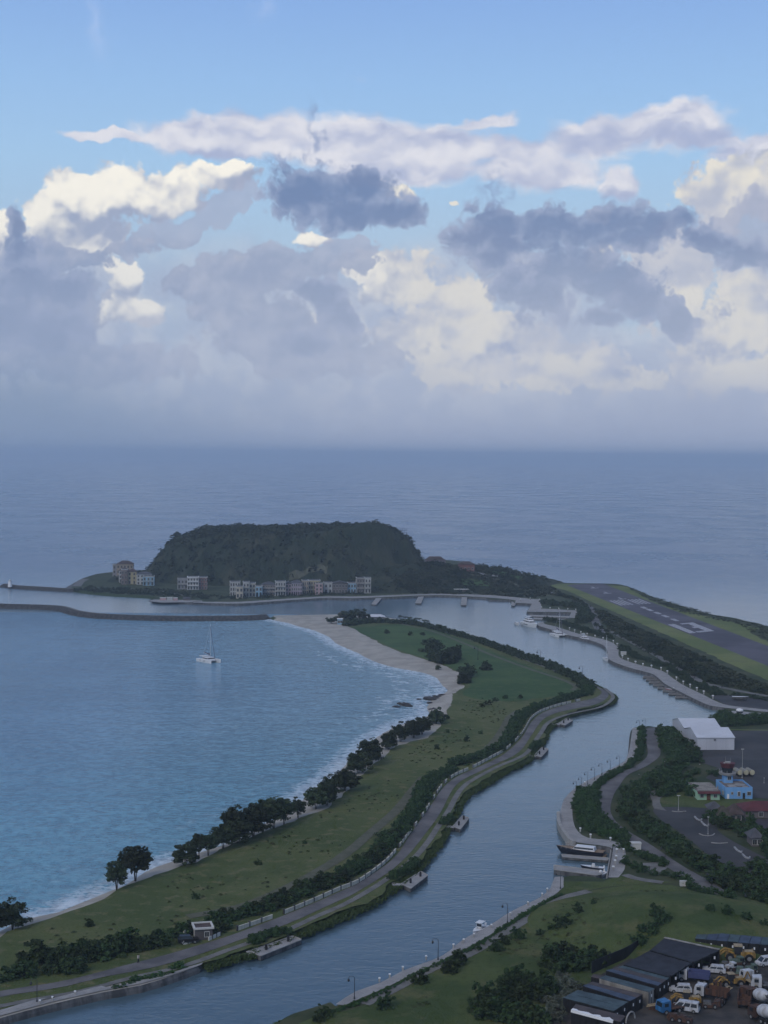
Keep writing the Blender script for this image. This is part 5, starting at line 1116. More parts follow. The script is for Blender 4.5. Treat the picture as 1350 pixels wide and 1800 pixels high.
quad_house('pier_hut', 'dark hut with a grey pitched roof right of the pale waterside huts', 'hut', 322, 334, 1055.5, 1.5, 3, Wc['stone'], M_roofg, .8, group='waterside huts', wins=False)
tag(sheet('landing_stage', [xy(*p) for p in [(262, 1057), (284, 1059.5), (355, 1058.5), (356, 1056), (320, 1054.5), (270, 1054)]], BASE + .1, M_quay), kind='structure')
# hill path, terraces and bank walls on the headland: short ribbons laid on the slope
def hill_ribbon(name, L, w, m, dz=.5):
    q = [at(*p) for p in L]; q = resample([(p.x, p.y) for p in q], 60)
    strip(name, offset(q, w), offset(q, -w), BASE + dz, m, drape=True, nsub=3)
hill_ribbon('hill_track', [(508, 1016), (520, 1013), (540, 1006), (555, 1002), (567, 1000), (575, 1004)], 1.6, M_dirt, .9)
hill_ribbon('shore_road', [(120, 1036), (178, 1034), (230, 1036), (262, 1037), (285, 1040), (320, 1047), (345, 1048), (362, 1045)], 1.5, M_path, .3)
hill_ribbon('headland_way', [(135, 1031), (140, 1024), (150, 1018)], 3.2, M_path, .2)
hill_ribbon('saddle_road', [(828, 1011), (850, 1015), (880, 1020), (905, 1027), (930, 1037), (955, 1043)], 1.4, M_dirt, .6)
hill_ribbon('terrace', [(828, 1008), (845, 1010), (853, 1011)], 2.2, M_quay, 1.0)
hill_ribbon('terrace', [(865, 1013.5), (875, 1015)], 2.0, M_quay, 1.0)
hill_ribbon('saddle_lawn', [(850, 1004), (880, 1009), (905, 1015), (915, 1020)], 6.5, M_grass_far, .5)
hill_ribbon('slope_lawn', [(812, 1024), (840, 1027), (860, 1028)], 6, M_grass_far, .8)
# the light frame structure standing on the right edge of the hill
p = Vector((14, 1238, hf(14, 1238) - .6)); t = thing('antenna_frame', 'thin metal frame of crossed posts on the right shoulder of the hill', 'antenna', (p.x, p.y, p.z))
for k in range(6): MB().tube((-4.5 + k * 1.8, (k % 2) * 1.2, -2.5), (-4.5 + k * 1.8, (k % 2) * 1.2, 5.6), .14, .1, 5).build('post', M_dark, t)
for zz in (2.2, 3.8, 5.2): MB().tube((-4.8, 0, zz), (4.8, 1.2, zz), .10, .10, 5).build('crossbar', M_dark, t)
# ---- hangar: two pitched bays one behind the other
A, B = xy(1225.6, 1318.5), xy(1290.7, 1318.5); w = (B - A).length
t = thing('aircraft_hangar', 'large white hangar with two pitched bays beside the apron', 'hangar', (A.x, A.y, BASE), math.atan2((B - A).y, (B - A).x))
for k in (0, 1):
    D0, Dp, e, r_ = k * 18.2, 18, 4.15, 6.0
    b = MB(); b.add([(0, D0, 0), (w, D0, 0), (w, D0 + Dp, 0), (0, D0 + Dp, 0), (0, D0, e), (w, D0, e), (w, D0 + Dp, e), (0, D0 + Dp, e), (0, D0 + Dp / 2, r_), (w, D0 + Dp / 2, r_)],
          [(0, 1, 5, 4), (1, 2, 6, 9, 5), (2, 3, 7, 6), (3, 0, 4, 8, 7)]); b.build('bay_wall', M_sheetw, t)
    b = MB(); o = .25
    for s_, y0, y1 in ((0, D0 - o, D0 + Dp / 2), (1, D0 + Dp / 2, D0 + Dp + .1)):
        z0, z1 = (e + .02, r_ + .08) if s_ == 0 else (r_ + .08, e + .02)
        b.add([(-o, y0, z0), (w + o, y0, z0), (w + o, y1, z1), (-o, y1, z1), (-o, y0, z0 + .12), (w + o, y0, z0 + .12), (w + o, y1, z1 + .12), (-o, y1, z1 + .12)], [(3, 2, 1, 0), (4, 5, 6, 7), (0, 1, 5, 4), (1, 2, 6, 5), (2, 3, 7, 6), (3, 0, 4, 7)])
    b.build('roof', M_sheet, t)
b = MB()
for k in range(1, 4): b.box((w * k / 4, -.03, 2.0), (.06, .04, 3.9))
b.box((w / 2, -.05, 3.95), (w - .4, .08, .12)); b.build('door_seams', mat('seam_grey', (.38, .39, .42), .5), t)
b = MB()
for k in range(14): b.box((-.03, 1.3 + k * 2.55, 2.1), (.05, .09, 4.1))
b.build('wall_ribs', mat('seam_grey', (.38, .39, .42), .5), t)
MB().box((w * .47, -.12, 3.5), (.7, .25, .3)).build('wall_lamp', M_dark, t)
# ---- green shed
A, B = xy(1226, 1406.5), xy(1265, 1406.5); w = (B - A).length; rz = math.atan2((B - A).y, (B - A).x)
Mg = mat('pale_green_paint', (.34, .52, .36), .8, var=.12, scale=.8); Mtan = mat('weathered_roof', (.22, .20, .18), .95, rgb2=(.12, .10, .095), scale=.5, detail=6)
t = thing('green_shed', 'low pale green shed with a dark red canopy over its door', 'shed', (A.x, A.y, BASE), rz)
MB().box((w / 2, 5.5, 1.3), (w, 11, 2.6)).build('wall', Mg, t); MB().box((w / 2, 5.5, 2.68), (w + .3, 11.2, .16)).build('roof', Mtan, t)
b = MB()
for k in range(7): b.box((w / 2 + .2 * (k % 2), 1.2 + k * 1.5, 2.85), (w * .9, .25, .2))
b.build('roof_beams', M_kerb, t)
b = MB(); b.add([(-.1, -.9, 2.0), (w + .1, -.9, 2.0), (w + .1, .0, 2.55), (-.1, .0, 2.55), (-.1, -.9, 2.1), (w + .1, -.9, 2.1), (w + .1, 0, 2.65), (-.1, 0, 2.65)], [(3, 2, 1, 0), (4, 5, 6, 7), (0, 1, 5, 4), (1, 2, 6, 5), (2, 3, 7, 6), (3, 0, 4, 7)]); b.build('canopy', M_roofr, t)
win(t, w * .2, 0, 1.25, .8, .9); win(t, w * .8, 0, 1.25, .8, .9); MB().box((w / 2, -.04, .95), (1.1, .1, 1.9)).build('door', mat('brown_door', (.12, .05, .035), .7), t)
# ---- blue airport building with its control tower
A, B = xy(1275, 1404.5), xy(1322.6, 1404.5); w = (B - A).length; rz = math.atan2((B - A).y, (B - A).x)
Mb = mat('sky_blue_paint', (.17, .36, .62), .75, var=.10, scale=.7)
t = thing('terminal_building', 'sky blue flat-roofed airport building with a small control tower', 'building', (A.x, A.y, BASE), rz)
b = MB(); D_, H = 11, 3.4
b.box((w / 2, D_ / 2, 1.45), (w, D_, 2.9)); b.box((w / 2, .1, 3.15), (w, .2, .5)); b.box((w / 2, D_ - .1, 3.15), (w, .2, .5)); b.box((.1, D_ / 2, 3.15), (.2, D_ - .4, .5)); b.box((w - .1, D_ / 2, 3.15), (.2, D_ - .4, .5))
b.build('wall', Mb, t); MB().box((w / 2, D_ / 2, 2.93), (w - .42, D_ - .42, .06)).build('roof', Mtan, t)
b = MB(); b.box((w * .35, 3.4, 3.06), (2.2, 2.6, .2)); b.tube((w * .7, 5, 3.0), (w * .7, 5, 3.15), 1.6, 1.6, 20); b.box((w * .8, 2.2, 3.1), (1.5, 1.0, .3)); b.build('roof_patches', M_quay, t)
for x, ww, hh, zz in ((w * .25, .4, .5, 1.7), (w * .5, .6, 1.1, 1.5), (w * .87, .9, .9, 1.6)): win(t, x, 0, zz, ww, hh)
win(t, 0, 8.5, 1.3, .7, .8, -math.pi / 2); win(t, 0, 2.5, 1.3, .8, .9, -math.pi / 2)
MB().box((w * .68, -.04, .9), (.7, .1, 1.7)).build('door', M_dark, t); MB().box((w * .1, -.04, .75), (.6, .1, 1.4)).build('door', M_white, t)
tw = MB(); tw.box((3.0, 9.3, 4.1), (2.6, 2.6, 2.4), rz=0); tw.build('tower_shaft', Mb, t); win(t, 3.2, 8.0, 4.4, .9, .9)
MB().tube((3.0, 9.3, 5.3), (3.0, 9.3, 5.9), 2.5, 2.7, 8).build('tower_balcony', M_quay, t)
MB().tube((3.0, 9.3, 5.9), (3.0, 9.3, 7.4), 1.5, 1.8, 8).build('tower_glass', M_glass, t)
MB().tube((3.0, 9.3, 7.4), (3.0, 9.3, 8.7), 1.9, 2.3, 8).build('tower_roof', M_roofr, t)
b = MB(); b.tube((2.3, 9.3, 8.7), (2.3, 9.3, 10.6), .05, .03, 5).tube((3.9, 9.6, 8.7), (3.9, 9.6, 10.2), .05, .03, 5).box((3, 9.2, 8.9), (1.4, 1.2, .4)).box((1.9, 8.6, 8.85), (.5, .5, .3)); b.build('roof_aerials', M_kerb, t)
b = MB()
for k in range(10):
    a = 2 * math.pi * k / 10; b.box((3 + 2.55 * math.cos(a), 9.3 + 2.55 * math.sin(a), 6.35), (.08, .08, .9))
b.build('tower_railing', M_kerb, t)
# ---- fuel tanks
Mc = mat('cream_tank', (.46, .42, .28), .5, var=.15, scale=1.5)
for i, (px, lab) in enumerate([(1301, 'left one of three cream fuel tanks behind the control tower'), (1312, 'middle one of three cream fuel tanks behind the control tower'), (1322.5, 'right one of three cream fuel tanks behind the control tower')]):
    p = xy(px, 1366); t = thing('fuel_tank', lab, 'tank', (p.x, p.y, BASE), R(8), 'fuel tanks on the apron')
    MB().tube((0, 0, 1.4), (0, 4.2, 1.4), .82, .82, 20).build('tank_shell', mat('tank_grey', (.22, .21, .17), .6), t); MB().tube((0, -.12, 1.4), (0, .0, 1.4), .62, .8, 20).build('tank_end', Mc, t)
    MB().box((0, .8, .35), (1.3, .4, .9)).box((0, 3.3, .35), (1.3, .4, .9)).build('cradle', M_dark, t)
# ---- masts and small poles
def mast(px, py, H, label, lampw=.9, r=.08, m=None, arms=1):
    p = at(px, py); t = thing('light_mast', label, 'light mast', (p.x, p.y, p.z), 0, 'light masts')
    MB().tube((0, 0, -.2), (0, 0, H), r * 1.2, r * .7, 6).build('pole', m or M_kerb, t); MB().box((0, 0, H + .05), (lampw, .3, .14)).build('lamp_head', M_frame, t); MB().box((0, 0, .1), (.4, .4, .3)).build('base', M_kerb, t)
mast(1304.5, 1368, 9, 'tallest light mast, on the apron behind the control tower'); mast(1230, 1344, 5.6, 'wooden pole beside the hangar trees', .1, m=M_bark); mast(1168, 1361, 4.0, 'short pole in the trees above the white panel fence', .1, m=M_bark); mast(1123, 1380, 3.2, 'short pole in the green belt left of the white panel fence', .1, m=M_bark)
mast(1192.5, 1425, 4.2, 'light mast at the top of the car park'); mast(1244.5, 1467, 4.6, 'light mast in the middle of the car park with a curved kerb', .5); mast(1343, 1377, 1.6, 'stub pole at the right edge of the apron', .2)
# curbs of the car park islands
Mk = mat('white_kerb', (.36, .36, .36), .7, var=.3)
for lab, L in [('upper white kerb of the first parking island', [(1221, 1437), (1226, 1442), (1232, 1443.5), (1233.5, 1441.5)]), ('lower white kerb of the first parking island', [(1233, 1446), (1239, 1452), (1244, 1453.5), (1245.5, 1451)]), ('upper white kerb of the second parking island', [(1291, 1491), (1297, 1497), (1303, 1499.5), (1304.5, 1498)]), ('lower white kerb of the second parking island', [(1305, 1503), (1311, 1509), (1317, 1510.5), (1318, 1508)])]:
    q = pline(L, step=.6); tag(strip('parking_kerb', offset(q, .2), offset(q, -.2), BASE + .45, Mk, thick=.4, kind=None), lab, 'kerb', 'white parking kerbs')
for lab, L in [('thin curved kerb round the foot of the car park mast', [(1229, 1466.5), (1236, 1469.5), (1244, 1470.3), (1252, 1469.5), (1256, 1466.5)]), ('thin kerb at the top of the car park', [(1181, 1427), (1192, 1428), (1206, 1427)]), ('kerb of the planted strip in the car park', [(1250, 1482.5), (1264, 1483.5), (1279, 1482.5)])]:
    q = pline(L, step=.6); tag(strip('island_kerb', offset(q, .12), offset(q, -.12), BASE + .3, M_kerb, thick=.25, kind=None), lab, 'kerb')
# red roofed building and dark huts at the right edge
quad_house('red_roof_building', 'long building with a dull red roof at the right edge below the blue one', 'building', 1310, 1420, 1438, 2.0, 8.5, Wc['stone'], M_roofr, 1.8, over=.5)
g = 'dark huts right of the car park'
quad_house('thatched_hut', 'square dark hut nearest the green shed', 'hut', 1249, 1268, 1433, 1.8, 4.5, Wc['stone'], M_roofg, 1.6, group=g)
quad_house('thatched_hut', 'dark hut with a steep roof right of the car park mast', 'hut', 1264, 1284, 1445, 1.8, 4.5, Wc['stone'], M_thatch, 2.2, group=g)
quad_house('thatched_hut', 'reddish thatched hut next to the long red roof', 'hut', 1283, 1304, 1444, 2.0, 4.5, Wc['brown'], M_roofb, 2.4, group=g)
quad_house('thatched_hut', 'dark tall hut at the edge of the paved terrace', 'hut', 1322, 1340, 1488, 2.2, 5, Wc['stone'], M_roofg, 2.0, group=g)
bush_row([(1255, 1440), (1275, 1452), (1300, 1462), (1320, 1470), (1335, 1478)], 1.6, 1.7, 1.6, 'dark garden bush between the huts and the car park', 'garden bushes by the huts', rows=2)
bush_row([(1315, 1450), (1325, 1462), (1333, 1470), (1345, 1490), (1355, 1510)], 1.5, 1.3, .6, 'dark pointed shrub on the edge of the paved terrace', 'dark shrubs on the terrace edge', V=SPIKY_V, sq=1.6)
bush_row([(1165, 1400), (1175, 1393), (1190, 1390), (1205, 1386), (1215, 1392), (1222, 1400)], 1.7, 1.9, 1.2, 'bushy growth round the green shed', 'bushes by the green shed', rows=2)
bush_row([(1180, 1375), (1200, 1368), (1225, 1362), (1250, 1360), (1265, 1365)], 2.5, 1.2, 1.4, 'low scrub bush on the strip above the green shed', 'scrub above the green shed')
sheet('paved_terrace', [xy(*p) for p in [(1308, 1440), (1480, 1440), (1480, 1560), (1360, 1500), (1330, 1470)]], BASE + .12, mat('terrace_paving', (.055, .045, .055), .9, var=.3, scale=.2))
# dish on the landing
p = xy(1300, 1257); t = thing('round_kiosk', 'small round white kiosk with dark windows above the hangar', 'kiosk', (p.x, p.y, BASE))
MB().tube((0, 0, 0), (0, 0, .9), 1.25, 1.25, 18).build('base', M_frame, t); MB().tube((0, 0, .9), (0, 0, 1.9), 1.2, 1.2, 18).build('window_band', M_glass, t); MB().sphere((0, 0, 1.9), (1.4, 1.4, .7), 18).build('roof', M_white, t, smooth=True)
quad_house('garden_shelter', 'small white flat-roofed shelter in the shrubs beside the bank road', 'shelter', 1108.5, 1127, 1495, 1.6, 1.6, M_frame, M_frame, flat=True, over=.1, wins=False)
quad_house('utility_box', 'white utility box at the top edge of the knoll', 'box', 1196, 1211, 1558, .9, .9, M_frame, M_frame, flat=True, over=.02, wins=False)
quad_house('marina_office', 'long low white-roofed cabin on the shore below the saddle', 'cabin', 800, 823, 1040, 1.5, 3, Wc['stone'], M_frame, flat=True, wins=False)
quad_house('garden_sign', 'small pale cabin in the marina garden', 'cabin', 1092, 1101, 1151, 1.2, 1.5, M_frame, M_frame, flat=True, over=.05, wins=False)
# ---------------------------------------------------------------- boats
M_hullw = mat('white_gelcoat', (.66, .66, .66), .35, var=.08, scale=1, obj=True)
M_hulld = mat('navy_hull', (.018, .020, .03), .3)
M_sail = mat('navy_canvas', (.05, .04, .08), .9)
M_teak = mat('teak_deck', (.24, .17, .11), .8, var=.25, scale=2)
M_alu = mat('mast_metal', (.55, .56, .58), .4)
def hull(L, B, H, m, parent, y0=0, name='hull', keel=.35, rake=.12, deckm=None, stern=.86):
    """bow towards +x"""
    secs = []; N = 10
    for i in range(N + 1):
        u = i / N; x = -L / 2 + L * u; w = B / 2 * (stern + (1 - stern) * min(1, u / .35)) * (1 - max(0, (u - .45) / .55) ** 2.1); w = max(w, .03); h = H * (1 + .35 * u * u)
        xo = L * rake * max(0, u - .6) / .4
        secs.append([(x, y0, -keel), (x, y0 + w * .78, -.02), (x + xo * .6, y0 + w * .96, h * .5), (x + xo, y0 + w, h), (x + xo, y0 - w, h), (x + xo * .6, y0 - w * .96, h * .5), (x, y0 - w * .78, -.02)])
    b = MB(); b.loft(secs); n0 = 0
    for k, f in enumerate(b.f):
        if len(f) == 4 and {i % 7 for i in f} == {3, 4}: b.m[k] = 1
    return b.build(name, [m, deckm or M_hullw], parent)
def cabin(parent, x0, x1, y0, y1, z0, z1, fr=.5, bk=.1, name='cabin', m=None, glass=True):
    b = MB(); yi = (y1 - y0) * .09
    b.add([(x0, y0, z0), (x1, y0, z0), (x1, y1, z0), (x0, y1, z0), (x0 + bk, y0 + yi, z1), (x1 - fr, y0 + yi, z1), (x1 - fr, y1 - yi, z1), (x0 + bk, y1 - yi, z1)], [(3, 2, 1, 0), (4, 5, 6, 7), (0, 1, 5, 4), (1, 2, 6, 5), (2, 3, 7, 6), (3, 0, 4, 7)])
    o = b.build(name, m or M_hullw, parent)
    if glass:
        g_ = MB(); a, c = .38, .82; e = .02
        f = lambda x_, s: None
        lx0, lx1 = x0 + bk * a, x1 - fr * a; ux0, ux1 = x0 + bk * c, x1 - fr * c; za, zc = z0 + (z1 - z0) * a, z0 + (z1 - z0) * c
        for y_, yy, s in ((y0, y0 + yi, -1), (y1, y1 - yi, 1)):
            ya, yc = y_ + (yy - y_) * a + s * e, y_ + (yy - y_) * c + s * e
            q = [(lx0 + .2, ya, za), (lx1 - .1, ya, za), (ux1 - .1, yc, zc), (ux0 + .2, yc, zc)]; g_.add(q, [(0, 1, 2, 3) if s < 0 else (3, 2, 1, 0)])
        ya, yc = yi * a + .1, yi * c + .1
        g_.add([(lx1 + e, y0 + ya, za), (lx1 + e, y1 - ya, za), (ux1 + e, y1 - yc, zc), (ux1 + e, y0 + yc, zc)], [(0, 1, 2, 3)])
        g_.build('cabin_window', M_glass, parent)
    return o
def heading(pa, pb):
    d = xy(*pb, 0) - xy(*pa, 0); return math.atan2(d.y, d.x)
def catamaran(px, py, hd, L, B, mh, label, group=None):
    p = xy(px, py, 0); t = thing('catamaran', label, 'catamaran', (p.x, p.y, 0), hd, group)
    for s in (-1, 1):
        hull(L, B * .24, 1.35, M_hullw, t, s * B * .37, stern=.8, rake=.02)
        w_ = MB(); w_.box((L * .1, s * (B * .37 + B * .125), .85), (1.1, .06, .25)).box((-L * .18, s * (B * .37 + B * .125), .85), (.9, .06, .22)); w_.build('hull_window', M_glass, t)
    MB().box((-L * .06, 0, 1.0), (L * .68, B * .62, .5)).build('bridge_deck', M_hullw, t)
    cabin(t, -L * .22, L * .22, -B * .33, B * .33, 1.25, 2.35, 1.3, .2, 'saloon')
    MB().box((-L * .30, 0, 2.55), (L * .30, B * .56, .14)).tube((-L * .42, -B * .24, 1.2), (-L * .42, -B * .24, 2.5), .06).tube((-L * .42, B * .24, 1.2), (-L * .42, B * .24, 2.5), .06).build('cockpit_roof', M_hullw, t)
    MB().tube((L * .10, 0, 2.3), (L * .10, 0, mh), .12, .08, 8).build('mast', M_alu, t)
    b = MB(); b.tube((L * .08, 0, 3.3), (-L * .36, 0, 4.2), .12, .12, 8); b.build('boom', M_alu, t); MB().tube((L * .08, 0, 3.6), (-L * .34, 0, 4.45), .28, .18, 8).build('furled_sail', M_sail, t)
    b = MB(); b.tube((L * .10, 0, mh * .92), (L * .46, 0, 1.3), .09, .11, 5); b.build('furled_jib', M_sail, t)
    b = MB(); b.tube((L * .10, 0, mh * .95), (-L * .05, B * .45, 1.3), .025, .025, 4).tube((L * .10, 0, mh * .95), (-L * .05, -B * .45, 1.3), .025, .025, 4).tube((L * .1, -1.2, mh * .55), (L * .1, 1.2, mh * .55), .04, .04, 4); b.build('rigging', M_alu, t)
    b = MB(); b.box((L * .34, 0, 1.25), (.12, B * .72, .12)); b.build('crossbeam', M_alu, t)
    b = MB().box((-L * .44, 0, .9), (1.6, B * .3, .35)); b.build('tender_dinghy', M_kerb, t)
    return t
catamaran(367, 1163.5, heading((346, 1160), (375, 1166)), 12.6, 7.0, 18.5, 'white catamaran with a bare mast anchored alone in the bay')
catamaran(982, 1118.5, heading((968, 1113.5), (994, 1121)), 12, 6.5, 15.5, 'white catamaran with a tall bare mast moored at the marina promenade')
def motor_yacht(px, py, hd, L, B, label, hm=None, decks=2, H=1.6, group=None, name='motor_yacht', open_=False):
    p = xy(px, py, 0); t = thing(name, label, 'boat', (p.x, p.y, 0), hd, group)
    hull(L, B, H, hm or M_hullw, t, deckm=M_teak if hm else None)
    z = H * .98; cabin(t, -L * .30, L * .24, -B * .38, B * .38, z, z + H * .72, L * .09, .2, 'main_cabin')
    if decks > 1: cabin(t, -L * .24, L * .12, -B * .30, B * .30, z + H * .72, z + H * 1.3, L * .07, .3, 'upper_deck')
    if decks > 1: MB().box((-L * .10, 0, z + H * 1.75), (L * .22, B * .5, .12)).tube((-L * .18, B * .2, z + H * 1.2), (-L * .16, B * .2, z + H * 1.75), .07).tube((-L * .18, -B * .2, z + H * 1.2), (-L * .16, -B * .2, z + H * 1.75), .07).tube((-L * .1, 0, z + H * 1.7), (-L * .12, 0, z + H * 2.3), .06, .03, 5).build('radar_arch', M_hullw, t)
    b = MB()
    for k in range(7):
        u = .05 + k * .14; w = B / 2 * .9 * (1 - max(0, (u - .35)) ** 2 * 1.6)
        for s in (-1, 1): b.tube((-.0 + L * (u - .35) * .9, s * w, z), (L * (u - .35) * .9, s * w, z + .7), .025, .025, 4)
    b.build('rail', M_alu, t)
    g_ = MB()
    for s in (-1, 1): g_.box((-L * .02, s * B * .485, H * .62), (L * .34, .05, H * .16))
    g_.build('hull_window', M_glass, t)
    MB().box((-L * .52, 0, .35), (L * .06, B * .8, .16)).build('swim_platform', M_teak, t)
    return t
motor_yacht(931, 1101, heading((914, 1096.5), (948, 1106)), 18, 5.2, 'largest white motor yacht with two decks by the marina promenade', H=2.1)
motor_yacht(909, 1098.5, heading((903, 1096), (915, 1101)), 6.5, 2.3, 'small grey tender moored behind the stern of the largest yacht', H=.9, decks=1, name='tender_boat')
motor_yacht(1027, 1126, heading((1017, 1123), (1038, 1130)), 10.8, 3.6, 'sporty white motor boat with pointed bow on the marina promenade', H=1.3)
motor_yacht(1024, 1502.5, heading((1061, 1507), (988, 1499.5)), 11.0, 3.4, 'dark-hulled motor yacht with white cabin roof in the small basin', M_hulld, decks=1, H=1.35)
def small_boat(px, py, hd, L, B, label, canopy=True, hm=None):
    p = xy(px, py, 0); t = thing('small_boat', label, 'boat', (p.x, p.y, 0), hd)
    hull(L, B, .75, hm or M_hullw, t, keel=.2); MB().box((-L * .02, 0, .82), (L * .45, B * .62, .06)).build('cockpit', M_kerb, t)
    MB().box((0, 0, 1.15), (.8, .7, .8), taper=.8).build('console', M_hullw, t)
    if canopy:
        b = MB(); b.box((-.1, 0, 2.1), (2.0, B * .7, .1))
        for sx in (-.8, .6):
            for s in (-1, 1): b.tube((sx, s * B * .3, .8), (sx, s * B * .3, 2.1), .035, .035, 5)
        b.build('canopy', M_hullw, t); MB().box((.55, 0, 1.55), (.06, B * .5, .5)).build('windscreen', M_glass, t)
    MB().box((-L * .5, 0, .75), (.35, .35, .9)).build('outboard', M_white, t)
    return t
small_boat(844, 1638, heading((857, 1632), (833, 1647)), 5.6, 2.1, 'small white open boat with a canopy tied to the lower quay')
small_boat(1056, 1541, heading((1066, 1536), (1047, 1548)), 4.6, 2.0, 'small grey-white boat tucked in the corner of the basin', False)
small_boat(1043, 1529, heading((1056, 1530), (1031, 1528)), 5.2, 1.8, 'low dark boat beside the broad floating dock', False, M_hulld)
small_boat(1184, 1215, heading((1198, 1216), (1172, 1214)), 6, 1.8, 'low reddish boat between two dark finger docks', False, mat('red_hull', (.22, .05, .05), .5))
def sail_boat(px, py, hd, L, mh, label):
    p = xy(px, py, 0); t = thing('sailing_boat', label, 'sailing boat', (p.x, p.y, 0), hd)
    hull(L, L * .33, 1.0, M_hullw, t, keel=.4); cabin(t, -L * .12, L * .22, -L * .1, L * .1, .95, 1.5, .8, .1, 'coachroof')
    MB().tube((L * .06, 0, 1.3), (L * .06, 0, mh), .10, .07, 8).build('mast', M_alu, t); MB().tube((L * .05, 0, 2.2), (-L * .36, 0, 2.3), .08, .08, 6).build('boom', M_alu, t); MB().tube((L * .04, 0, 2.4), (-L * .34, 0, 2.45), .2, .14, 8).build('furled_sail', M_sail, t)
    b = MB(); b.tube((L * .06, 0, mh * .97), (L * .5, 0, 1.3), .05, .05, 4).tube((L * .06, 0, mh * .97), (-L * .48, 0, 1.0), .02, .02, 4); b.build('rigging', M_alu, t)
    MB().box((-L * .43, 0, 2.4), (L * .12, L * .24, .08)).tube((-L * .43, L * .1, .9), (-L * .43, L * .1, 2.4), .04).tube((-L * .43, -L * .1, .9), (-L * .43, -L * .1, 2.4), .04).build('bimini', M_dark, t)
sail_boat(1065.5, 1161, heading((1058, 1156), (1073, 1166)), 7.5, 12.5, 'white single-masted sailing boat moored below the bend of the marina promenade')
# ---------------------------------------------------------------- street lamps
M_lamp = mat('lamp_post_paint', (.03, .033, .04), .5)
def lamp_proto():
    t = thing('street_lamp', '', 'street lamp')
    MB().tube((0, 0, 0), (0, 0, .5), .16, .12, 8).tube((0, 0, .5), (0, 0, 3.9), .07, .05, 8).build('pole', M_lamp, t)
    b = MB(); P_ = [(-.55 + .55 * math.cos(a), 0, 3.85 + .35 * math.sin(a)) for a in [R(x) for x in range(0, 181, 30)]]
    for a, c in zip(P_, P_[1:]): b.tube(a, c, .045, .045, 6)
    b.build('arm', M_lamp, t)
    MB().tube((-1.1, 0, 3.45), (-1.1, 0, 3.75), .26, .08, 10).tube((-1.1, 0, 3.2), (-1.1, 0, 3.45), .17, .26, 10).build('lantern', M_lamp, t)
    return t
lp = lamp_proto()
LN = [(623, 1757, 1, 'curved street lamp at the bottom of the lower quay'), (770, 1688, 1, 'curved street lamp on the lower quay, second from the bottom'), (892, 1623, 1, 'curved street lamp on the lower quay above the small boat'), (985, 1563, 1, 'street lamp on the pale quay corner under the basin'),
      (1251, 1563, 1, 'street lamp on the bank road right of the knoll top'), (1318, 1600, .9, 'street lamp further down the bank road near the right edge'),
      (1134, 1282, .9, 'right of the two lamps at the far end of the channel promenade'), (1124, 1286, .95, 'left of the two lamps at the far end of the channel promenade'), (1089, 1350, .9, 'lamp at the upper bend of the channel promenade'), (1073, 1357, .9, 'lamp of the promenade curve, second from the upper bend'), (1058, 1364, .9, 'lamp of the promenade curve, third from the upper bend'), (1045, 1371, .9, 'lamp of the promenade curve, fourth from the upper bend'), (1033, 1379, .9, 'lamp of the promenade curve, fifth from the upper bend'), (1022, 1387, .85, 'lamp of the promenade curve, sixth from the upper bend'), (1013, 1395, .85, 'lowest lamp of the promenade curve beside the shrubs'),
      (65, 1762, 1.0, 'street lamp on the landing at the bottom left'), (1169, 1515, .9, 'street lamp in the shrubs where the bank road straightens'), (840, 1160, 1.6, 'thin lamp above the long far hedge, left of two'), (950, 1166, 1.5, 'thin lamp above the long far hedge near the cape'), (1024, 1194, 1.4, 'thin lamp beside the last bush of the cape')]
for i, (px, py, s, lab) in enumerate(LN):
    p = xy(px, py); loc = (p.x, p.y, BASE + .1); rz = rnd.uniform(-.3, .3)
    if i == 0: lp.location = loc; lp['label'] = lab; lp['group'] = 'curved street lamps'; lp.rotation_euler.z = rz
    else: dup(lp, loc, rz, s, lab, 'curved street lamps')
# low white-headed posts of the quays
def post_proto():
    t = thing('quay_post', '', 'post'); MB().box((0, 0, .45), (.38, .38, .9)).build('post', M_kerb, t); MB().box((0, 0, 1.0), (.5, .5, .24)).build('cap', M_white, t); return t
pp = post_proto()
ML2 = [(915, 1057), (932, 1055), (948, 1057), (952, 1071), (967, 1072), (982, 1073), (998, 1074), (1012, 1075), (1001, 1108), (1010, 1112), (1021, 1115), (1032, 1118), (1046, 1121.5), (1060, 1125.5), (1078, 1131), (1085, 1136), (1094, 1157.5), (1104, 1163), (1117, 1168), (1130, 1172), (1145, 1175), (1162, 1179), (1173, 1185), (1189, 1196), (1201, 1203.5), (1213, 1209), (1225, 1215), (1237, 1221), (1253, 1229)]
first = True
def put_post(px, py, s, lab, grp):
    global first
    p = xy(px, py); loc = (p.x, p.y, BASE + .1)
    if first: pp.location = loc; pp.scale = (s, s, s); pp['label'] = lab; pp['group'] = grp; first = False
    else: dup(pp, loc, rnd.uniform(-.2, .2), s, lab, grp)
for k_, (px, py) in enumerate(ML2): put_post(px, py, 1.4, ORD[k_] + ' white-headed post along the marina promenade, counted from the far left', 'white posts of the marina promenade')
for k_, (px, py) in enumerate([(667, 1727), (685, 1720), (708, 1707), (749, 1688), (797, 1667), (815, 1658), (833, 1648), (864, 1632), (897, 1611), (928, 1592), (953, 1577), (962, 1568)]): put_post(px, py, .75, ORD[k_] + ' grey service post on the lower quay, counted from the bottom of the photo', 'service posts of the lower quay')
for w_, px, py in [('middle', 92, 1760), ('right', 132, 1750), ('left', 70, 1766)]: put_post(px, py, .7, w_ + ' one of three short service posts on the landing at the bottom left', 'service posts of the landing')
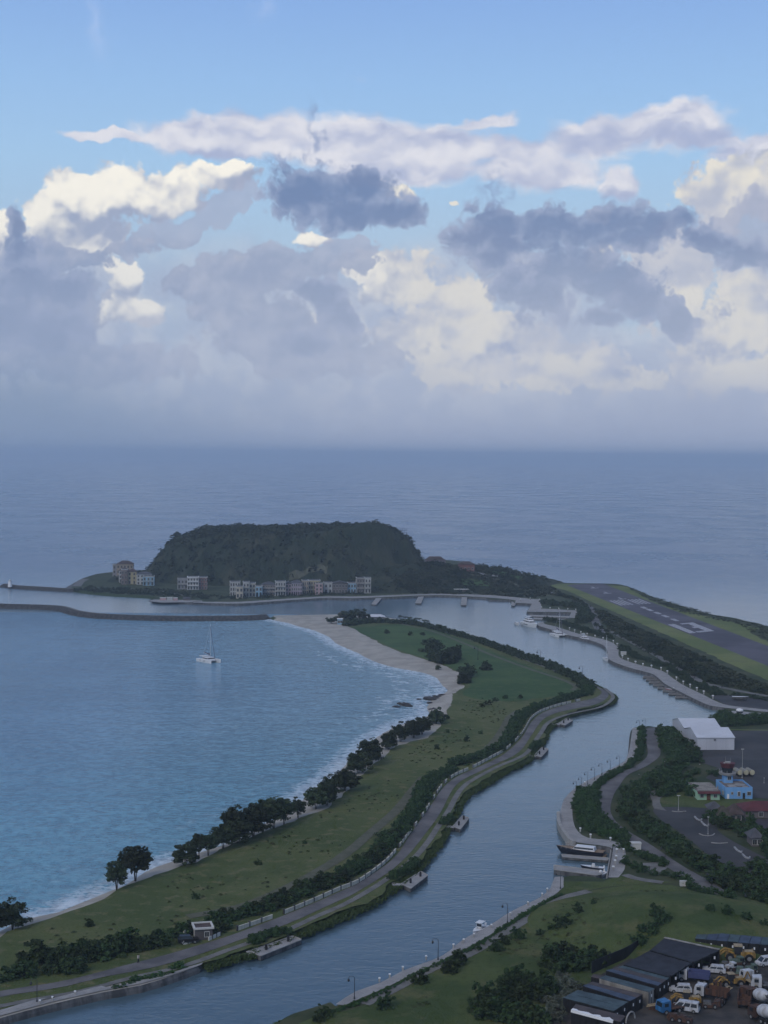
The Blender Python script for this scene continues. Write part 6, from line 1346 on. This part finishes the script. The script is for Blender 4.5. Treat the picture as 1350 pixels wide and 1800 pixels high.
for k_, (px, py) in enumerate([(1020, 1463), (1038, 1474), (1073, 1480), (1084, 1500), (1083, 1512), (1081, 1520), (1078, 1531), (1096, 1500), (1028, 1381)]): put_post(px, py, 1.0, 'white-topped service post round the small basin, ' + ['by the upper shrubs', 'above the bent pontoon', 'at the top of the quay', 'uppermost on the quay railing', 'second on the quay railing', 'third on the quay railing', 'lowest on the quay railing', 'on the outer side of the quay', 'far up by the promenade lamps'][k_], 'service posts round the basin')
# railing of the basin quay
q = resample(pline([(1077, 1494), (1069, 1543)], step=1), 14); t = thing('quay_railing', 'dark railing along the basin side of the quay', 'railing', (*q[0], BASE))
for a in q: MB().tube((a[0] - q[0][0], a[1] - q[0][1], 0), (a[0] - q[0][0], a[1] - q[0][1], 1.0), .07, .07, 6).build('post', M_dark, t)
b = MB()
for a, c in zip(q, q[1:]): b.tube((a[0] - q[0][0], a[1] - q[0][1], .95), (c[0] - q[0][0], c[1] - q[0][1], .95), .05, .05, 5)
b.build('rail', M_dark, t)
# ---------------------------------------------------------------- rocks at the bend of the beach
M_brock = mat('wet_rock', (.025, .024, .026), .6, rgb2=(.06, .056, .055), scale=1.2, bump=.15, bscale=3)
def rock(px, py, r, label, sx=1, z=0):
    p = xy(px, py, 0); b = MB(); r *= .72; b.sphere((0, 0, 0), (r * sx, r, r * .6), 14); rr = random.Random(int(px * 7 + py))
    b.v = [tuple(c * (1 + .5 * fbm(v[0] * 2 + px, v[1] * 2 + v[2] * 3, 2.0, 3)) for c in v) for v in b.v]
    o = b.build('rock', M_brock, None, (p.x, p.y, z), rr.uniform(-.5, .5)); tag(o, label, 'rock', 'rocks in the surf at the beach bend')
for a in [(702, 1237.5, 1.5, 'small rock at the far left of the surf rocks', 1.3), (698, 1243, 1.6, 'low rock in front of the left surf group', 1.4), (709, 1238, 1.7, 'pointed rock in the left surf group', 1), (714, 1240.5, 2.6, 'largest rock of the left surf group', 1.2), (719, 1242, 1.6, 'right rock of the left surf group', 1.2), (737, 1229.5, 1.2, 'lone small rock between the two surf groups', 1.4), (752, 1229, 1.9, 'left end rock of the dark ledge on the sand', 1.6), (757, 1231, 2.0, 'broad rock of the dark ledge on the sand', 1.7), (762, 1229, 1.5, 'low rock on the upper side of the dark ledge', 2.2), (768, 1226, 1.3, 'narrow rock along the middle of the dark ledge', 2.6), (775, 1223.5, 1.2, 'right end rock of the dark ledge', 2.4), (755, 1237, 1.0, 'flat rock at the foot of the sandy bank', 1.8), (762, 1248, 1.2, 'flat stone above the lone round tree', 2)]: rock(*a[:4], sx=a[4], z=.35 if a[0] > 750 else 0)
# ---------------------------------------------------------------- container yard
def steel(n, c): return mat('steel_' + n, c, .65, rgb2=tuple(x * .6 for x in c), scale=.5, detail=6, spec=.3)
M_cteal, M_cblue, M_cbrown, M_cblack, M_cpale = steel('teal', (.055, .085, .095)), steel('blue', (.05, .07, .11)), steel('brown', (.075, .055, .05)), steel('black', (.016, .016, .018)), steel('pale', (.30, .28, .25))
M_canvas = mat('black_canvas', (.028, .030, .040), .85, rgb2=(.018, .019, .026), scale=.5)
M_tag = mat('label_white', (.7, .7, .7), .6)
ZR = BASE + 2.6
def container(quad, roofm, wallm, label, zr=ZR, tags=1, group='shipping containers of the yard', name='shipping_container', tagside=1, rib=True):
    """quad: roof corners as seen in the photo: back-left, back-right end, front-right end, front-left; doors on the edge 1-2"""
    P_ = [xy(*p, zr) for p in quad]; o = P_[0]; t = thing(name, label, 'container', (o.x, o.y, BASE + .1)); h = zr - BASE - .1
    Q = [p - o for p in P_]
    b = MB(); b.poly([(p.x, p.y) for p in Q], 0, h - .05); 
    if rib:                                                  # corrugation of the long sides
        for a, c in ((Q[3], Q[2]), (Q[0], Q[1])):
            d = c - a; n = int(d.length / .55); nn = Vector((-d.y, d.x)).normalized()
            for k in range(n):
                m = a + d * ((k + .5) / n); b.box((m.x, m.y, h / 2), (.26, .12, h - .35), math.atan2(d.y, d.x))
    b.build('body', wallm, t)
    b = MB(); b.poly([(p.x, p.y) for p in Q], h - .05, h + .02); b.build('roof', roofm, t)
    a, c = Q[1], Q[2]; d = c - a; rz = math.atan2(d.y, d.x); nn = Vector((d.y, -d.x)).normalized()
    if nn.dot(Q[1] - Q[0]) < 0: nn = -nn
    b = MB()
    for k in (.08, .5, .92):
        m = a + d * k + nn * .03; b.tube((m.x, m.y, .1), (m.x, m.y, h - .15), .05, .05, 5)
    b.build('door_bars', M_dark, t)
    for k in range(tags):
        m = a + d * ((k + .5) / tags) + nn * .05; MB().box((m.x, m.y, h * .62), (.28, .06, .5), rz).build('door_label', M_tag, t)
    return t
def split(q, n):                                      # quad into n parallel strips across the 0-3 / 1-2 edges
    L = lambda a, b_, t: (a[0] + (b_[0] - a[0]) * t, a[1] + (b_[1] - a[1]) * t); out = []
    for k in range(n):
        a, c = (k + .02) / n, (k + .98) / n; out.append([L(q[0], q[3], a), L(q[1], q[2], a), L(q[1], q[2], c), L(q[0], q[3], c)])
    return out
Y = split([(1016, 1740), (1104, 1761), (1078.5, 1777.4), (989.6, 1753.7)], 2)
container(Y[0], M_cteal, M_cblack, 'teal-roofed container, upper of the pair at the lower left of the yard'); container(Y[1], M_cteal, M_cblack, 'teal-roofed container, lower of the pair at the lower left of the yard')
Y = split([(1042, 1725.6), (1130, 1747.8), (1107.4, 1759.6), (1024.4, 1733)], 2)
container(Y[0], M_cbrown, M_cblack, 'brown-roofed container below the pale-sided one'); container(Y[1], M_cblue, M_cblack, 'blue-roofed container above the teal pair')
container([(1064.4, 1714.4), (1150.4, 1737.4), (1140, 1744), (1053.3, 1719.6)], M_cteal, M_cpale, 'container with a pale side wall and a blue-grey roof')
Y = split([(1096, 1697), (1178.5, 1717.4), (1156.3, 1733), (1065, 1706)], 3)
container(Y[0], M_cteal, M_cblack, 'container next to the black canvas roof'); container(Y[1], M_cbrown, M_cblack, 'middle container of three with patched roofs'); container(Y[2], M_cblue, M_cblack, 'lowest container of three with patched roofs, just above the pale-sided one')
container([(1043, 1712), (1062, 1715), (1052, 1720), (1039, 1717)], M_cbrown, M_cblack, 'short dark container end behind the pale-sided one', tags=0)
b = MB(); pts = [xy(*p, ZR + .03) for p in [(1066, 1708.5), (1088, 1703.5), (1118, 1711.5), (1098, 1718)]]; 
# tarpaulin-covered container with an arched end
t = container([(1012, 1765), (1100, 1786), (1090, 1796), (1004, 1775.5)], M_cbrown, M_cblack, 'lowest container, with a torn white sheet and an arched cover at its end')
a = Vector(t.location)
b = MB(); e0, e1 = xy(1004, 1776, ZR) - a.to_2d(), xy(1078, 1795.5, ZR) - a.to_2d(); d = e1 - e0; n = 14; vs = []
for k in range(n + 1):
    m = e0 + d * (k / n); w = .55 + .3 * math.sin(k * 1.7); nn = Vector((-d.y, d.x)).normalized(); vs += [(m.x - nn.x * .08, m.y - nn.y * .08, 2.62 + .05 * math.sin(k)), (m.x + nn.x * w, m.y + nn.y * w, 2.66 + .06 * math.cos(k * 2.1)), (m.x - nn.x * .14, m.y - nn.y * .14, 2.2)]
b.add(vs, [(k * 3, k * 3 + 3, k * 3 + 4, k * 3 + 1) for k in range(n)] + [(k * 3 + 2, k * 3 + 5, k * 3 + 3, k * 3) for k in range(n)]); b.build('torn_sheet', M_white, t)
b = MB(); c0 = xy(1108, 1795, ZR - 1) - a.to_2d(); 
for k in range(9):
    a0, a1 = math.pi * k / 9, math.pi * (k + 1) / 9; dd = Vector((d.y, -d.x)).normalized()
    p0 = c0 + dd * 1.6 * math.cos(a0); p1 = c0 + dd * 1.6 * math.cos(a1); b.tube((p0.x, p0.y, 1.6 + 1.5 * math.sin(a0)), (p1.x, p1.y, 1.6 + 1.5 * math.sin(a1)), .14, .14, 6)
b.build('arched_frame', M_kerb, t)
def canvas_shelter(quad, label, h0, h1, group='black canvas shelters'):
    P_ = [xy(*p, z) for p, z in zip(quad, (h1, h1, h0, h0))]; o = P_[0]; t = thing('canvas_shelter', label, 'shelter', (o.x, o.y, BASE + .1), 0, group); Q = [p - o for p in P_]; z_ = [h1 - BASE - .1, h1 - BASE - .1, h0 - BASE - .1, h0 - BASE - .1]; n = 10; b = MB(); vs = []
    for j in range(n + 1):
        for i in range(n + 1):
            u, v = i / n, j / n; m = (Q[0] * (1 - u) + Q[1] * u) * (1 - v) + (Q[3] * (1 - u) + Q[2] * u) * v; z = (z_[0] * (1 - v) + z_[2] * v) - .35 * math.sin(u * math.pi) * math.sin(v * math.pi) + .03 * math.sin(u * 25)
            vs.append((m.x, m.y, z))
    b.add(vs, [(j * (n + 1) + i, (j + 1) * (n + 1) + i, (j + 1) * (n + 1) + i + 1, j * (n + 1) + i + 1) for j in range(n) for i in range(n)]); b.build('canvas_roof', M_canvas, t)
    b = MB(); 
    for k, (i, j) in enumerate(((0, 3), (3, 2), (0, 1))):
        a_, c_ = Q[i], Q[j]; d_ = c_ - a_; zz = min(z_[i], z_[j]) - .08; m = (a_ + c_) / 2; b.box((m.x, m.y, zz / 2), (d_.length, .12, zz), math.atan2(d_.y, d_.x))
    b.build('side_wall', M_cblack, t)
    b = MB()
    for u in (0, .33, .66, 1):
        m = Q[1] * (1 - u) + Q[2] * u; b.box((m.x, m.y, 1.5), (.2, .2, 3.0))
    b.box(((Q[1].x + Q[2].x) / 2, (Q[1].y + Q[2].y) / 2, 2.75), ((Q[2] - Q[1]).length, .2, .25), math.atan2((Q[2] - Q[1]).y, (Q[2] - Q[1]).x)); b.build('posts', M_cblack, t)
    for u in (.2, .8):
        m = Q[1] * (1 - u) + Q[2] * u; dd = (Q[1] - Q[0]).normalized() * .15; MB().box((m.x + dd.x, m.y + dd.y, 1.9), (.28, .2, .5)).build('door_label', M_tag, t)
canvas_shelter([(1142.6, 1670.4), (1218, 1692), (1178.5, 1717), (1096, 1695.6)], 'lower large black canvas roof over containers', 4.1, 4.1)
canvas_shelter([(1168, 1649), (1264, 1670), (1218, 1691.5), (1143, 1670)], 'upper large black canvas roof with a pale top edge', 4.3, 4.3)
q = pline([(1167, 1648.2), (1264, 1669.4)], z=4.36, step=2); tag(strip('gutter', offset(q, .5), offset(q, -.1), 4.42, M_cpale, thick=.1, kind=None), 'pale metal gutter along the top of the upper canvas roof', 'gutter')
bk = [(0, 'leftmost'), (1, 'second'), (2, 'third'), (3, 'fourth'), (4, 'fifth'), (5, 'sixth'), (6, 'seventh')]
for k, nm in bk:
    x0 = 1222 + k * 19; y0 = 1649.5 + k * 1.7
    container([(x0 + 5, y0 - 12.5), (x0, y0), (x0 + 18.4, y0 + 1.6), (x0 + 23, y0 - 10.8)], M_cblue if k % 3 else M_cteal, M_cblack, '%s of the short containers standing in a row at the back of the yard' % nm, group='short containers at the back', rib=False)
q = pline([(1040, 1712), (1070, 1698), (1100, 1685), (1130, 1667), (1160, 1650), (1185, 1642), (1224, 1636)], step=1.5); t_ = strip('yard_fence', offset(q, .06), offset(q, -.06), BASE + 2.3, M_cblack, thick=2.3, kind=None); tag(t_, 'black screen fence running up the back of the container yard', 'fence')
# ---- vehicles
M_carw = mat('white_car_paint', (.47, .48, .50), .4, rgb2=(.27, .26, .25), scale=1.3, obj=True, lo=.4, hi=.75); M_tyre = mat('tyre', (.015, .015, .016), .9); M_hub = mat('wheel_hub', (.2, .2, .2), .5); M_yel = mat('machine_yellow', (.36, .21, .045), .6, rgb2=(.16, .10, .03), scale=1.2, obj=True); M_blue = mat('truck_blue', (.035, .17, .38), .5, var=.4, scale=1.5, obj=True)
M_rust = mat('rust_brown', (.10, .05, .032), .9, rgb2=(.045, .026, .02), scale=1.5, obj=True); M_grn = mat('faded_green', (.10, .14, .11), .7, var=.3, scale=1.5, obj=True); M_grey = mat('scrap_grey', (.12, .12, .12), .8, var=.5, scale=2, obj=True); M_tan = mat('tan_paint', (.34, .27, .17), .7, var=.3, scale=1.5, obj=True)
def wheel(t, x, y, r, w=.24, parent_z=0):
    s = 1 if y > 0 else -1; o = MB().tube((0, -w / 2, 0), (0, w / 2, 0), r, r, 14).build('wheel', M_tyre, t, (x, y, r + parent_z)); MB().tube((0, s * w * .45, 0), (0, s * (w / 2 + .02), 0), r * .55, r * .5, 10).build('hub', M_hub, o)
def base(px, py): p = at(px, py); return (p.x, p.y, BASE + .1)
def prof(parent, name, pts, y0, y1, m, inset=0.0, loc=(0, 0, 0)):
    """side profile (x, z) extruded across the vehicle, upper points pulled in by inset"""
    n = len(pts); b = MB(); zm = max(p[1] for p in pts); zl = min(p[1] for p in pts); f = lambda z: inset * (z - zl) / max(.01, zm - zl)
    vs = [(x, y0 + f(z), z) for x, z in pts] + [(x, y1 - f(z), z) for x, z in pts]; b.add(vs, [tuple(range(n)), tuple(range(2 * n - 1, n - 1, -1))] + [(i, i + n, (i + 1) % n + n, (i + 1) % n) for i in range(n)]); return b.build(name, m, parent, loc)
def car(px, py, hd, kind, label, L=4.4, m=None, cat='car'):
    m = m or M_carw; W_ = 1.75; t = thing('parked_' + {'suv': 'car', 'van': 'van', 'pickup': 'pickup'}[kind], label, cat, base(px, py), R(hd))
    h = L / 2
    prof(t, 'body', [(-h, .35), (h - .1, .35), (h, .55), (h - .05, .85), (h - .95 if kind != 'van' else h - .45, .98), (-h + .05, 1.0), (-h, .8)], -W_ / 2, W_ / 2, m, .04)
    if kind == 'suv': g_ = [(-h + .1, .98), (h - 1.05, .96), (h - 1.75, 1.55), (-h + .45, 1.6)]
    elif kind == 'van': g_ = [(-h + .02, .98), (h - .5, .98), (h - 1.3, 1.85), (-h + .15, 1.88)]
    else: g_ = [(-.35, .98), (h - 1.05, .96), (h - 1.7, 1.55), (-.2, 1.58)]
    prof(t, 'cabin', g_, -W_ / 2 + .05, W_ / 2 - .05, m, .16)
    x0, x1, x2, x3 = g_[0][0] + .18, g_[1][0] - .12, g_[2][0] - .02, g_[3][0] + .12; zt = g_[2][1]
    for s in (-1, 1):
        nw = 3 if kind == 'van' else 2
        for k in range(nw):
            a, c = k / nw + .02, (k + 1) / nw - .03; q = [(x0 + (x1 - x0) * a, 1.06), (x0 + (x1 - x0) * c, 1.06), (x3 + (x2 - x3) * c, zt - .16), (x3 + (x2 - x3) * a, zt - .16)]
            yb = lambda z: s * (W_ / 2 - .05 - .16 * (z - .97) / (zt - .97) + .012)
            b = MB(); b.add([(x, yb(z), z) for x, z in q], [(0, 1, 2, 3) if s < 0 else (3, 2, 1, 0)]); b.build('window', M_glass, t)
    b = MB(); e = .015; b.add([(g_[1][0] - .05 + e, -.68, 1.05), (g_[1][0] - .05 + e, .68, 1.05), (g_[2][0] + .08 + e, .6, zt - .1), (g_[2][0] + .08 + e, -.6, zt - .1)], [(0, 1, 2, 3)]); b.build('windscreen', M_glass, t)
    b = MB(); b.add([(g_[0][0] - e + .02, -.62, 1.08), (g_[0][0] - e + .02, .62, 1.08), (g_[3][0] - .1 - e, .55, zt - .15), (g_[3][0] - .1 - e, -.55, zt - .15)], [(3, 2, 1, 0)]); b.build('rear_window', M_glass, t)
    if kind == 'pickup': MB().box((-h + .95, 0, 1.02), (1.5, 1.35, .05)).build('bed', M_dark, t)
    for x in (-h + .85, h - .85):
        for s in (-1, 1): wheel(t, x, s * (W_ / 2 - .1), .34)
    for s in (-1, 1): MB().box((h - .05, s * .62, .72), (.08, .3, .16)).build('headlight', M_frame, t)
    return t
def truck(px, py, hd, label, cabm, bed, bedm, L=7.0, tilt=0, name='parked_truck', drum=None):
    t = thing(name, label, 'truck', base(px, py), R(hd)); h = L / 2
    MB().box((0, 0, .75), (L - .3, .8, .25)).build('chassis', M_dark, t)
    prof(t, 'cab', [(h - 1.9, .6), (h, .6), (h, 1.5), (h - .25, 2.35), (h - 1.9, 2.45)], -1.05, 1.05, cabm, .06)
    b = MB(); b.add([(h - .01 + .03, -.85, 1.5), (h - .01 + .03, .85, 1.5), (h - .21 + .03, .8, 2.2), (h - .21 + .03, -.8, 2.2)], [(0, 1, 2, 3)]); b.build('windscreen', M_glass, t)
    for s in (-1, 1): MB().box((h - .95, s * 1.03, 1.8), (.8, .06, .6)).build('window', M_glass, t)
    if bed == 'tipper':
        o = thing_part = MB(); n_ = .12; l = L - 2.2
        for c, d in (((0, 0, .1), (l, 2.2, .12)), ((0, 1.1, .65), (l, .1, 1.1)), ((0, -1.1, .65), (l, .1, 1.1)), ((l / 2, 0, .65), (.1, 2.3, 1.1)), ((-l / 2, 0, .45), (.1, 2.1, .7))): o.box(c, d)
        for k in range(5):
            for s in (-1, 1): o.box((-l / 2 + l * (k + .5) / 5, s * 1.19, .65), (.1, .08, 1.1))
        q = o.build('tipper_bed', bedm, t, (-1.05, 0, 1.0)); q.rotation_euler = (0, R(tilt), 0)
    elif bed == 'flat': MB().box((-1.0, 0, 1.0), (L - 2.1, 2.2, .15)).build('flat_bed', bedm, t)
    elif bed == 'mixer':
        b = MB(); P_ = [(-2.6, .45, 2.3), (-1.9, .95, 2.15), (-.8, 1.2, 1.95), (.4, 1.05, 1.8), (1.2, .6, 1.7)]
        secs = [[(x, r * math.cos(a), z + r * math.sin(a)) for a in [2 * math.pi * k / 18 for k in range(18)]] for x, r, z in P_]; b.loft(secs); b.build('mixer_drum', drum or M_carw, t, (-.2, 0, .25), smooth=False)
        MB().box((-3.0, 0, 2.6), (.7, .8, .5), taper=1.4).build('hopper', bedm, t)
    for x in (h - .9, -h + .8, -h + 1.9):
        for s in (-1, 1): wheel(t, x, s * .92, .48, .3)
    return t
def loader(px, py, hd, label, s=1.0, backhoe=False):
    t = thing('wheel_loader', label, 'digger', base(px, py), R(hd)); t.scale = (s, s, s)
    prof(t, 'engine_body', [(-3.4, .9), (-.6, .8), (-.6, 1.9), (-2.9, 2.0), (-3.4, 1.7)], -.95, .95, M_yel, .1)
    MB().box((-2.2, 0, 2.03), (1.7, 1.3, .1)).box((-2.8, .2, 2.3), (.14, .14, .5)).build('engine_cover', M_tan, t)
    prof(t, 'cab', [(-.9, 1.4), (.6, 1.4), (.55, 2.9), (-.8, 2.95)], -.75, .75, M_dark, .08); MB().box((-.12, 0, 3.02), (1.7, 1.7, .16)).build('cab_roof', M_tan, t)
    prof(t, 'front_frame', [(.2, .7), (2.4, .7), (2.2, 1.4), (.2, 1.5)], -.5, .5, M_yel)
    for y in (-.75, .75):
        b = MB(); b.tube((.9, y, 1.7), (2.4, y, 2.1), .2, .2, 6).tube((2.4, y, 2.1), (3.7, y, .9), .2, .16, 6); b.build('lift_arm', M_yel, t)
    prof(t, 'bucket', [(3.3, .25), (4.6, .12), (4.5, .3), (3.6, .5), (3.55, 1.4), (3.3, 1.3)], -1.35, 1.35, M_yel)
    if backhoe:
        b = MB(); b.tube((-3.3, 0, 1.1), (-4.3, 0, 3.2), .2, .15, 6).tube((-4.3, 0, 3.2), (-5.2, 0, 1.5), .15, .12, 6); b.build('digger_arm', M_yel, t); MB().box((-5.2, 0, 1.1), (.6, .7, .6), taper=.6).build('digger_bucket', M_dark, t)
    for x in (-2.2, 1.5):
        for q in (-1, 1): wheel(t, x, q * 1.15, .82, .55)
    return t
def wreck(px, py, hd, label, m, L=3.0, kind=0):
    t = thing('scrap_machine', label, 'scrap', base(px, py), R(hd), 'scrapped machines in the yard'); rr = random.Random(int(px * 3 + py))
    MB().box((0, 0, .45), (L, 1.5, .5), taper=.9).build('frame', M_rust, t); prof(t, 'bonnet', [(-L * .45, .65), (L * .1, .65), (L * .02, 1.2), (-L * .4, 1.15)], -.65, .65, m, .12)
    if kind: prof(t, 'cab', [(0, .65), (L * .4, .65), (L * .35, 1.6), (.05, 1.6)], -.65, .65, m, .1); MB().box((L * .2, 0, 1.15), (L * .26, 1.34, .5)).build('window', M_glass, t)
    for x in (-L * .3, L * .3):
        for s in (-1, 1): wheel(t, x, s * .75, .36 + .12 * rr.random(), .25)
    b = MB(); b.tube((-L * .2, .2, 1.1), (L * .5, -.5, 1.3 + rr.random() * .4), .06, .05, 5).tube((L * .2, .6, .5), (L * .7, .9, .9), .08, .05, 5); b.build('loose_bars', M_grey, t)
loader(1296, 1686, 172, 'big yellow wheel loader in front of the back row of containers', 1.0)
loader(1283, 1734, 190, 'yellow backhoe in the middle of the crowded yard', .8, True)
loader(1206, 1766, 168, 'orange-yellow loader between the white van and the white car', .78)
car(1255, 1711, 165, 'suv', 'white estate car parked below the big yellow loader'); car(1196, 1745, 172, 'suv', 'white hatchback parked beside the canvas shelter in the row of vehicles', 4.2)
car(1205, 1778, 157, 'van', 'white minibus with dark windows at the front of the yard', 4.9, cat='van'); car(1347, 1698, 200, 'van', 'white van at the right edge near the big loader', 4.2, cat='van')
truck(1219, 1727, 160, 'small truck with a white cab and a blue-grey tipper bed', M_carw, 'tipper', mat('slate_blue', (.06, .07, .16), .6), 6.0)
truck(1251, 1757, 150, 'white-cabbed truck with a rusty brown load bed', M_carw, 'tipper', M_rust, 6.2)
truck(1181, 1780, 205, 'blue truck cab with a bare chassis near the lowest containers', M_blue, 'flat', M_rust, 5.6)
truck(1309, 1765, 75, 'brown dump truck with an empty bed seen from behind', M_rust, 'tipper', M_rust, 6.6, tilt=-6)
truck(1322, 1733, 110, 'white truck cab with a tan bed behind the brown dump truck', M_carw, 'flat', M_tan, 5.6)
truck(1346, 1740, 170, 'white truck cab at the right edge of the yard', M_carw, 'flat', M_grey, 5.4)
truck(1333, 1768, 112, 'concrete mixer truck with a big white drum', M_rust, 'mixer', M_grey, 6.8)
truck(1340, 1797, 118, 'lower concrete mixer with a slim white drum near the bottom edge', M_rust, 'mixer', M_grey, 5.4)
for a in [(1296, 1697, 20, 'faded green scrapped vehicle under the big loader', M_grn, 3.4, 1), (1278, 1702, -20, 'grey stripped machine left of the faded green one', M_grey, 2.4, 0), (1285, 1707, 30, 'pale-roofed wreck beside the white estate car', M_carw, 2.6, 1), (1300, 1716, 70, 'dark green tractor wreck right of the pale-roofed one', M_grn, 3.0, 1), (1321, 1710, 10, 'small grey wreck alone in the gap right of the green tractor', M_grn, 2.6, 1), (1310, 1722, -30, 'grey engine parts behind the brown dump truck', M_grey, 2.2, 0), (1248, 1772, -10, 'heap of grey scrap below the rusty truck', M_grey, 2.8, 0), (1263, 1768, 60, 'brown scrap frame right of the grey heap', M_rust, 2.6, 0), (1188, 1794, 5, 'rusty red axle frame in front of the blue truck', M_rust, 3.0, 0), (1204, 1798, -25, 'dark red scrap frame at the bottom of the yard', M_rust, 2.6, 0), (1228, 1747, 40, 'black stripped engine block between the trucks', M_grey, 2.0, 0), (1215, 1705, 15, 'dark machine parts under the canvas roof edge', M_grey, 2.4, 0), (1262, 1735, 80, 'brown machine parts left of the yellow backhoe', M_rust, 2.4, 0)]: wreck(*a[:5], L=a[5], kind=a[6])
for px, py, hd, lab in [(1272, 1752, 25, 'tan loading ramp leaning across the rusty truck'), (1153, 1776, -25, 'pale ladder-like frame beside the blue truck')]:
    t = thing('metal_ramp', lab, 'ramp', base(px, py), R(hd))
    for s in (-.5, .5): b = MB(); b.tube((-1.6, s, .5), (1.6, s, 1.5), .13, .13, 6); b.build('beam', M_tan, t)
    b = MB()
    for k in range(7): x = -1.5 + k * .5; b.tube((x, -.5, .5 + (x + 1.6) / 3.2), (x, .5, .5 + (x + 1.6) / 3.2), .06, .06, 5)
    b.build('rungs', M_tan, t); MB().box((0, 0, .25), (2.4, 1.0, .5)).build('support', M_rust, t)
car(331, 1658, 14, 'suv', 'black car parked beside the stone gatehouse', 4.2, mat('black_car_paint', (.012, .012, .014), .3))
# boats and gear stored on the marina yard
p = xy(1300, 1232); t = thing('boat_trailer', 'grey boat on a trailer in the marina yard behind the promenade', 'boat', (p.x, p.y, BASE + .1), R(-15)); hull(6, 2, .9, M_grey, t); bpy.context.view_layer.update()
for ch in t.children: ch.location.z = .7
MB().box((0, 0, .35), (4.5, 1.2, .2)).build('trailer_frame', M_dark, t)
for x in (-.6, .6):
    for s in (-1, 1): wheel(t, x, s * .8, .3)
# a walker on the spit road and one on the bank road, a few pixels each
M_skin = mat('skin', (.22, .12, .08), .7); M_shirt = mat('pale_shirt', (.5, .5, .48), .9); M_trs = mat('dark_trousers', (.03, .03, .04), .9)
def person(px, py, label, hd=0):
    p = at(px, py); t = thing('person', label, 'person', (p.x, p.y, BASE + .12), R(hd))
    me = bpy.data.meshes.new('body'); V_ = [(0, 0, .92), (0, 0, 1.15), (0, 0, 1.42), (0, 0, 1.52), (0, 0, 1.66), (0, .19, 1.40), (.04, .25, 1.12), (.12, .24, .88), (0, -.19, 1.40), (-.02, -.25, 1.12), (.06, -.24, .88), (.0, .10, .88), (.10, .10, .48), (.12, .10, .06), (0, -.10, .88), (-.08, -.10, .48), (-.20, -.10, .08), (.22, .10, .03), (-.10, -.10, .04)]
    E_ = [(0, 1), (1, 2), (2, 3), (3, 4), (2, 5), (5, 6), (6, 7), (2, 8), (8, 9), (9, 10), (0, 11), (11, 12), (12, 13), (0, 14), (14, 15), (15, 16), (13, 17), (16, 18)]
    Rr = [.15, .14, .16, .06, .105, .065, .05, .035, .065, .05, .035, .10, .07, .045, .10, .07, .045, .04, .04]
    me.from_pydata(V_, E_, []); pass
    o = link('body', me, t)
    bpy.context.view_layer.objects.active = o
    with bpy.context.temp_override(object=o, active_object=o, mesh=me): bpy.ops.mesh.customdata_skin_add()
    md = o.modifiers.new('skin', 'SKIN')
    for i, r in enumerate(Rr): me.skin_vertices[0].data[i].radius = (r, r)
    me.skin_vertices[0].data[0].use_root = True; o.modifiers.new('sub', 'SUBSURF').levels = 1; me.materials.append(M_skin)
    MB().tube((0, 0, .95), (0, 0, 1.45), .19, .22, 10).build('shirt', M_shirt, t)
    b = MB(); b.tube((0, .1, .95), (.10, .10, .48), .12, .09, 8).tube((.10, .10, .48), (.12, .10, .1), .09, .07, 8).tube((0, -.1, .95), (-.08, -.1, .48), .12, .09, 8).tube((-.08, -.1, .48), (-.20, -.10, .12), .09, .07, 8); b.build('trousers', M_trs, t)
    MB().sphere((-.02, 0, 1.72), (.12, .11, .1), 8).build('hair', M_trs, t)
person(243, 1694, 'person in a pale top walking on the spit road', 15); person(1319, 1600, 'person in dark clothes walking on the bank road near the right edge', 120)

flush_bushes()
# ---------------------------------------------------------------- evening haze over the sea
hz = MB().box((0, 39000, 11), (100000, 84000, 290)).build('haze', [])
hz['kind'] = 'stuff'
M_haze = bpy.data.materials.new('haze'); M_haze.use_nodes = True; t = M_haze.node_tree; t.nodes.clear()
pv = t.nodes.new('ShaderNodeVolumePrincipled'); ho = t.nodes.new('ShaderNodeOutputMaterial'); t.links.new(pv.outputs[0], ho.inputs['Volume'])
pv.inputs['Density'].default_value = .00014; pv.inputs['Color'].default_value = (.90, .95, 1.0, 1); pv.inputs['Anisotropy'].default_value = .55
hz.data.materials.append(M_haze)
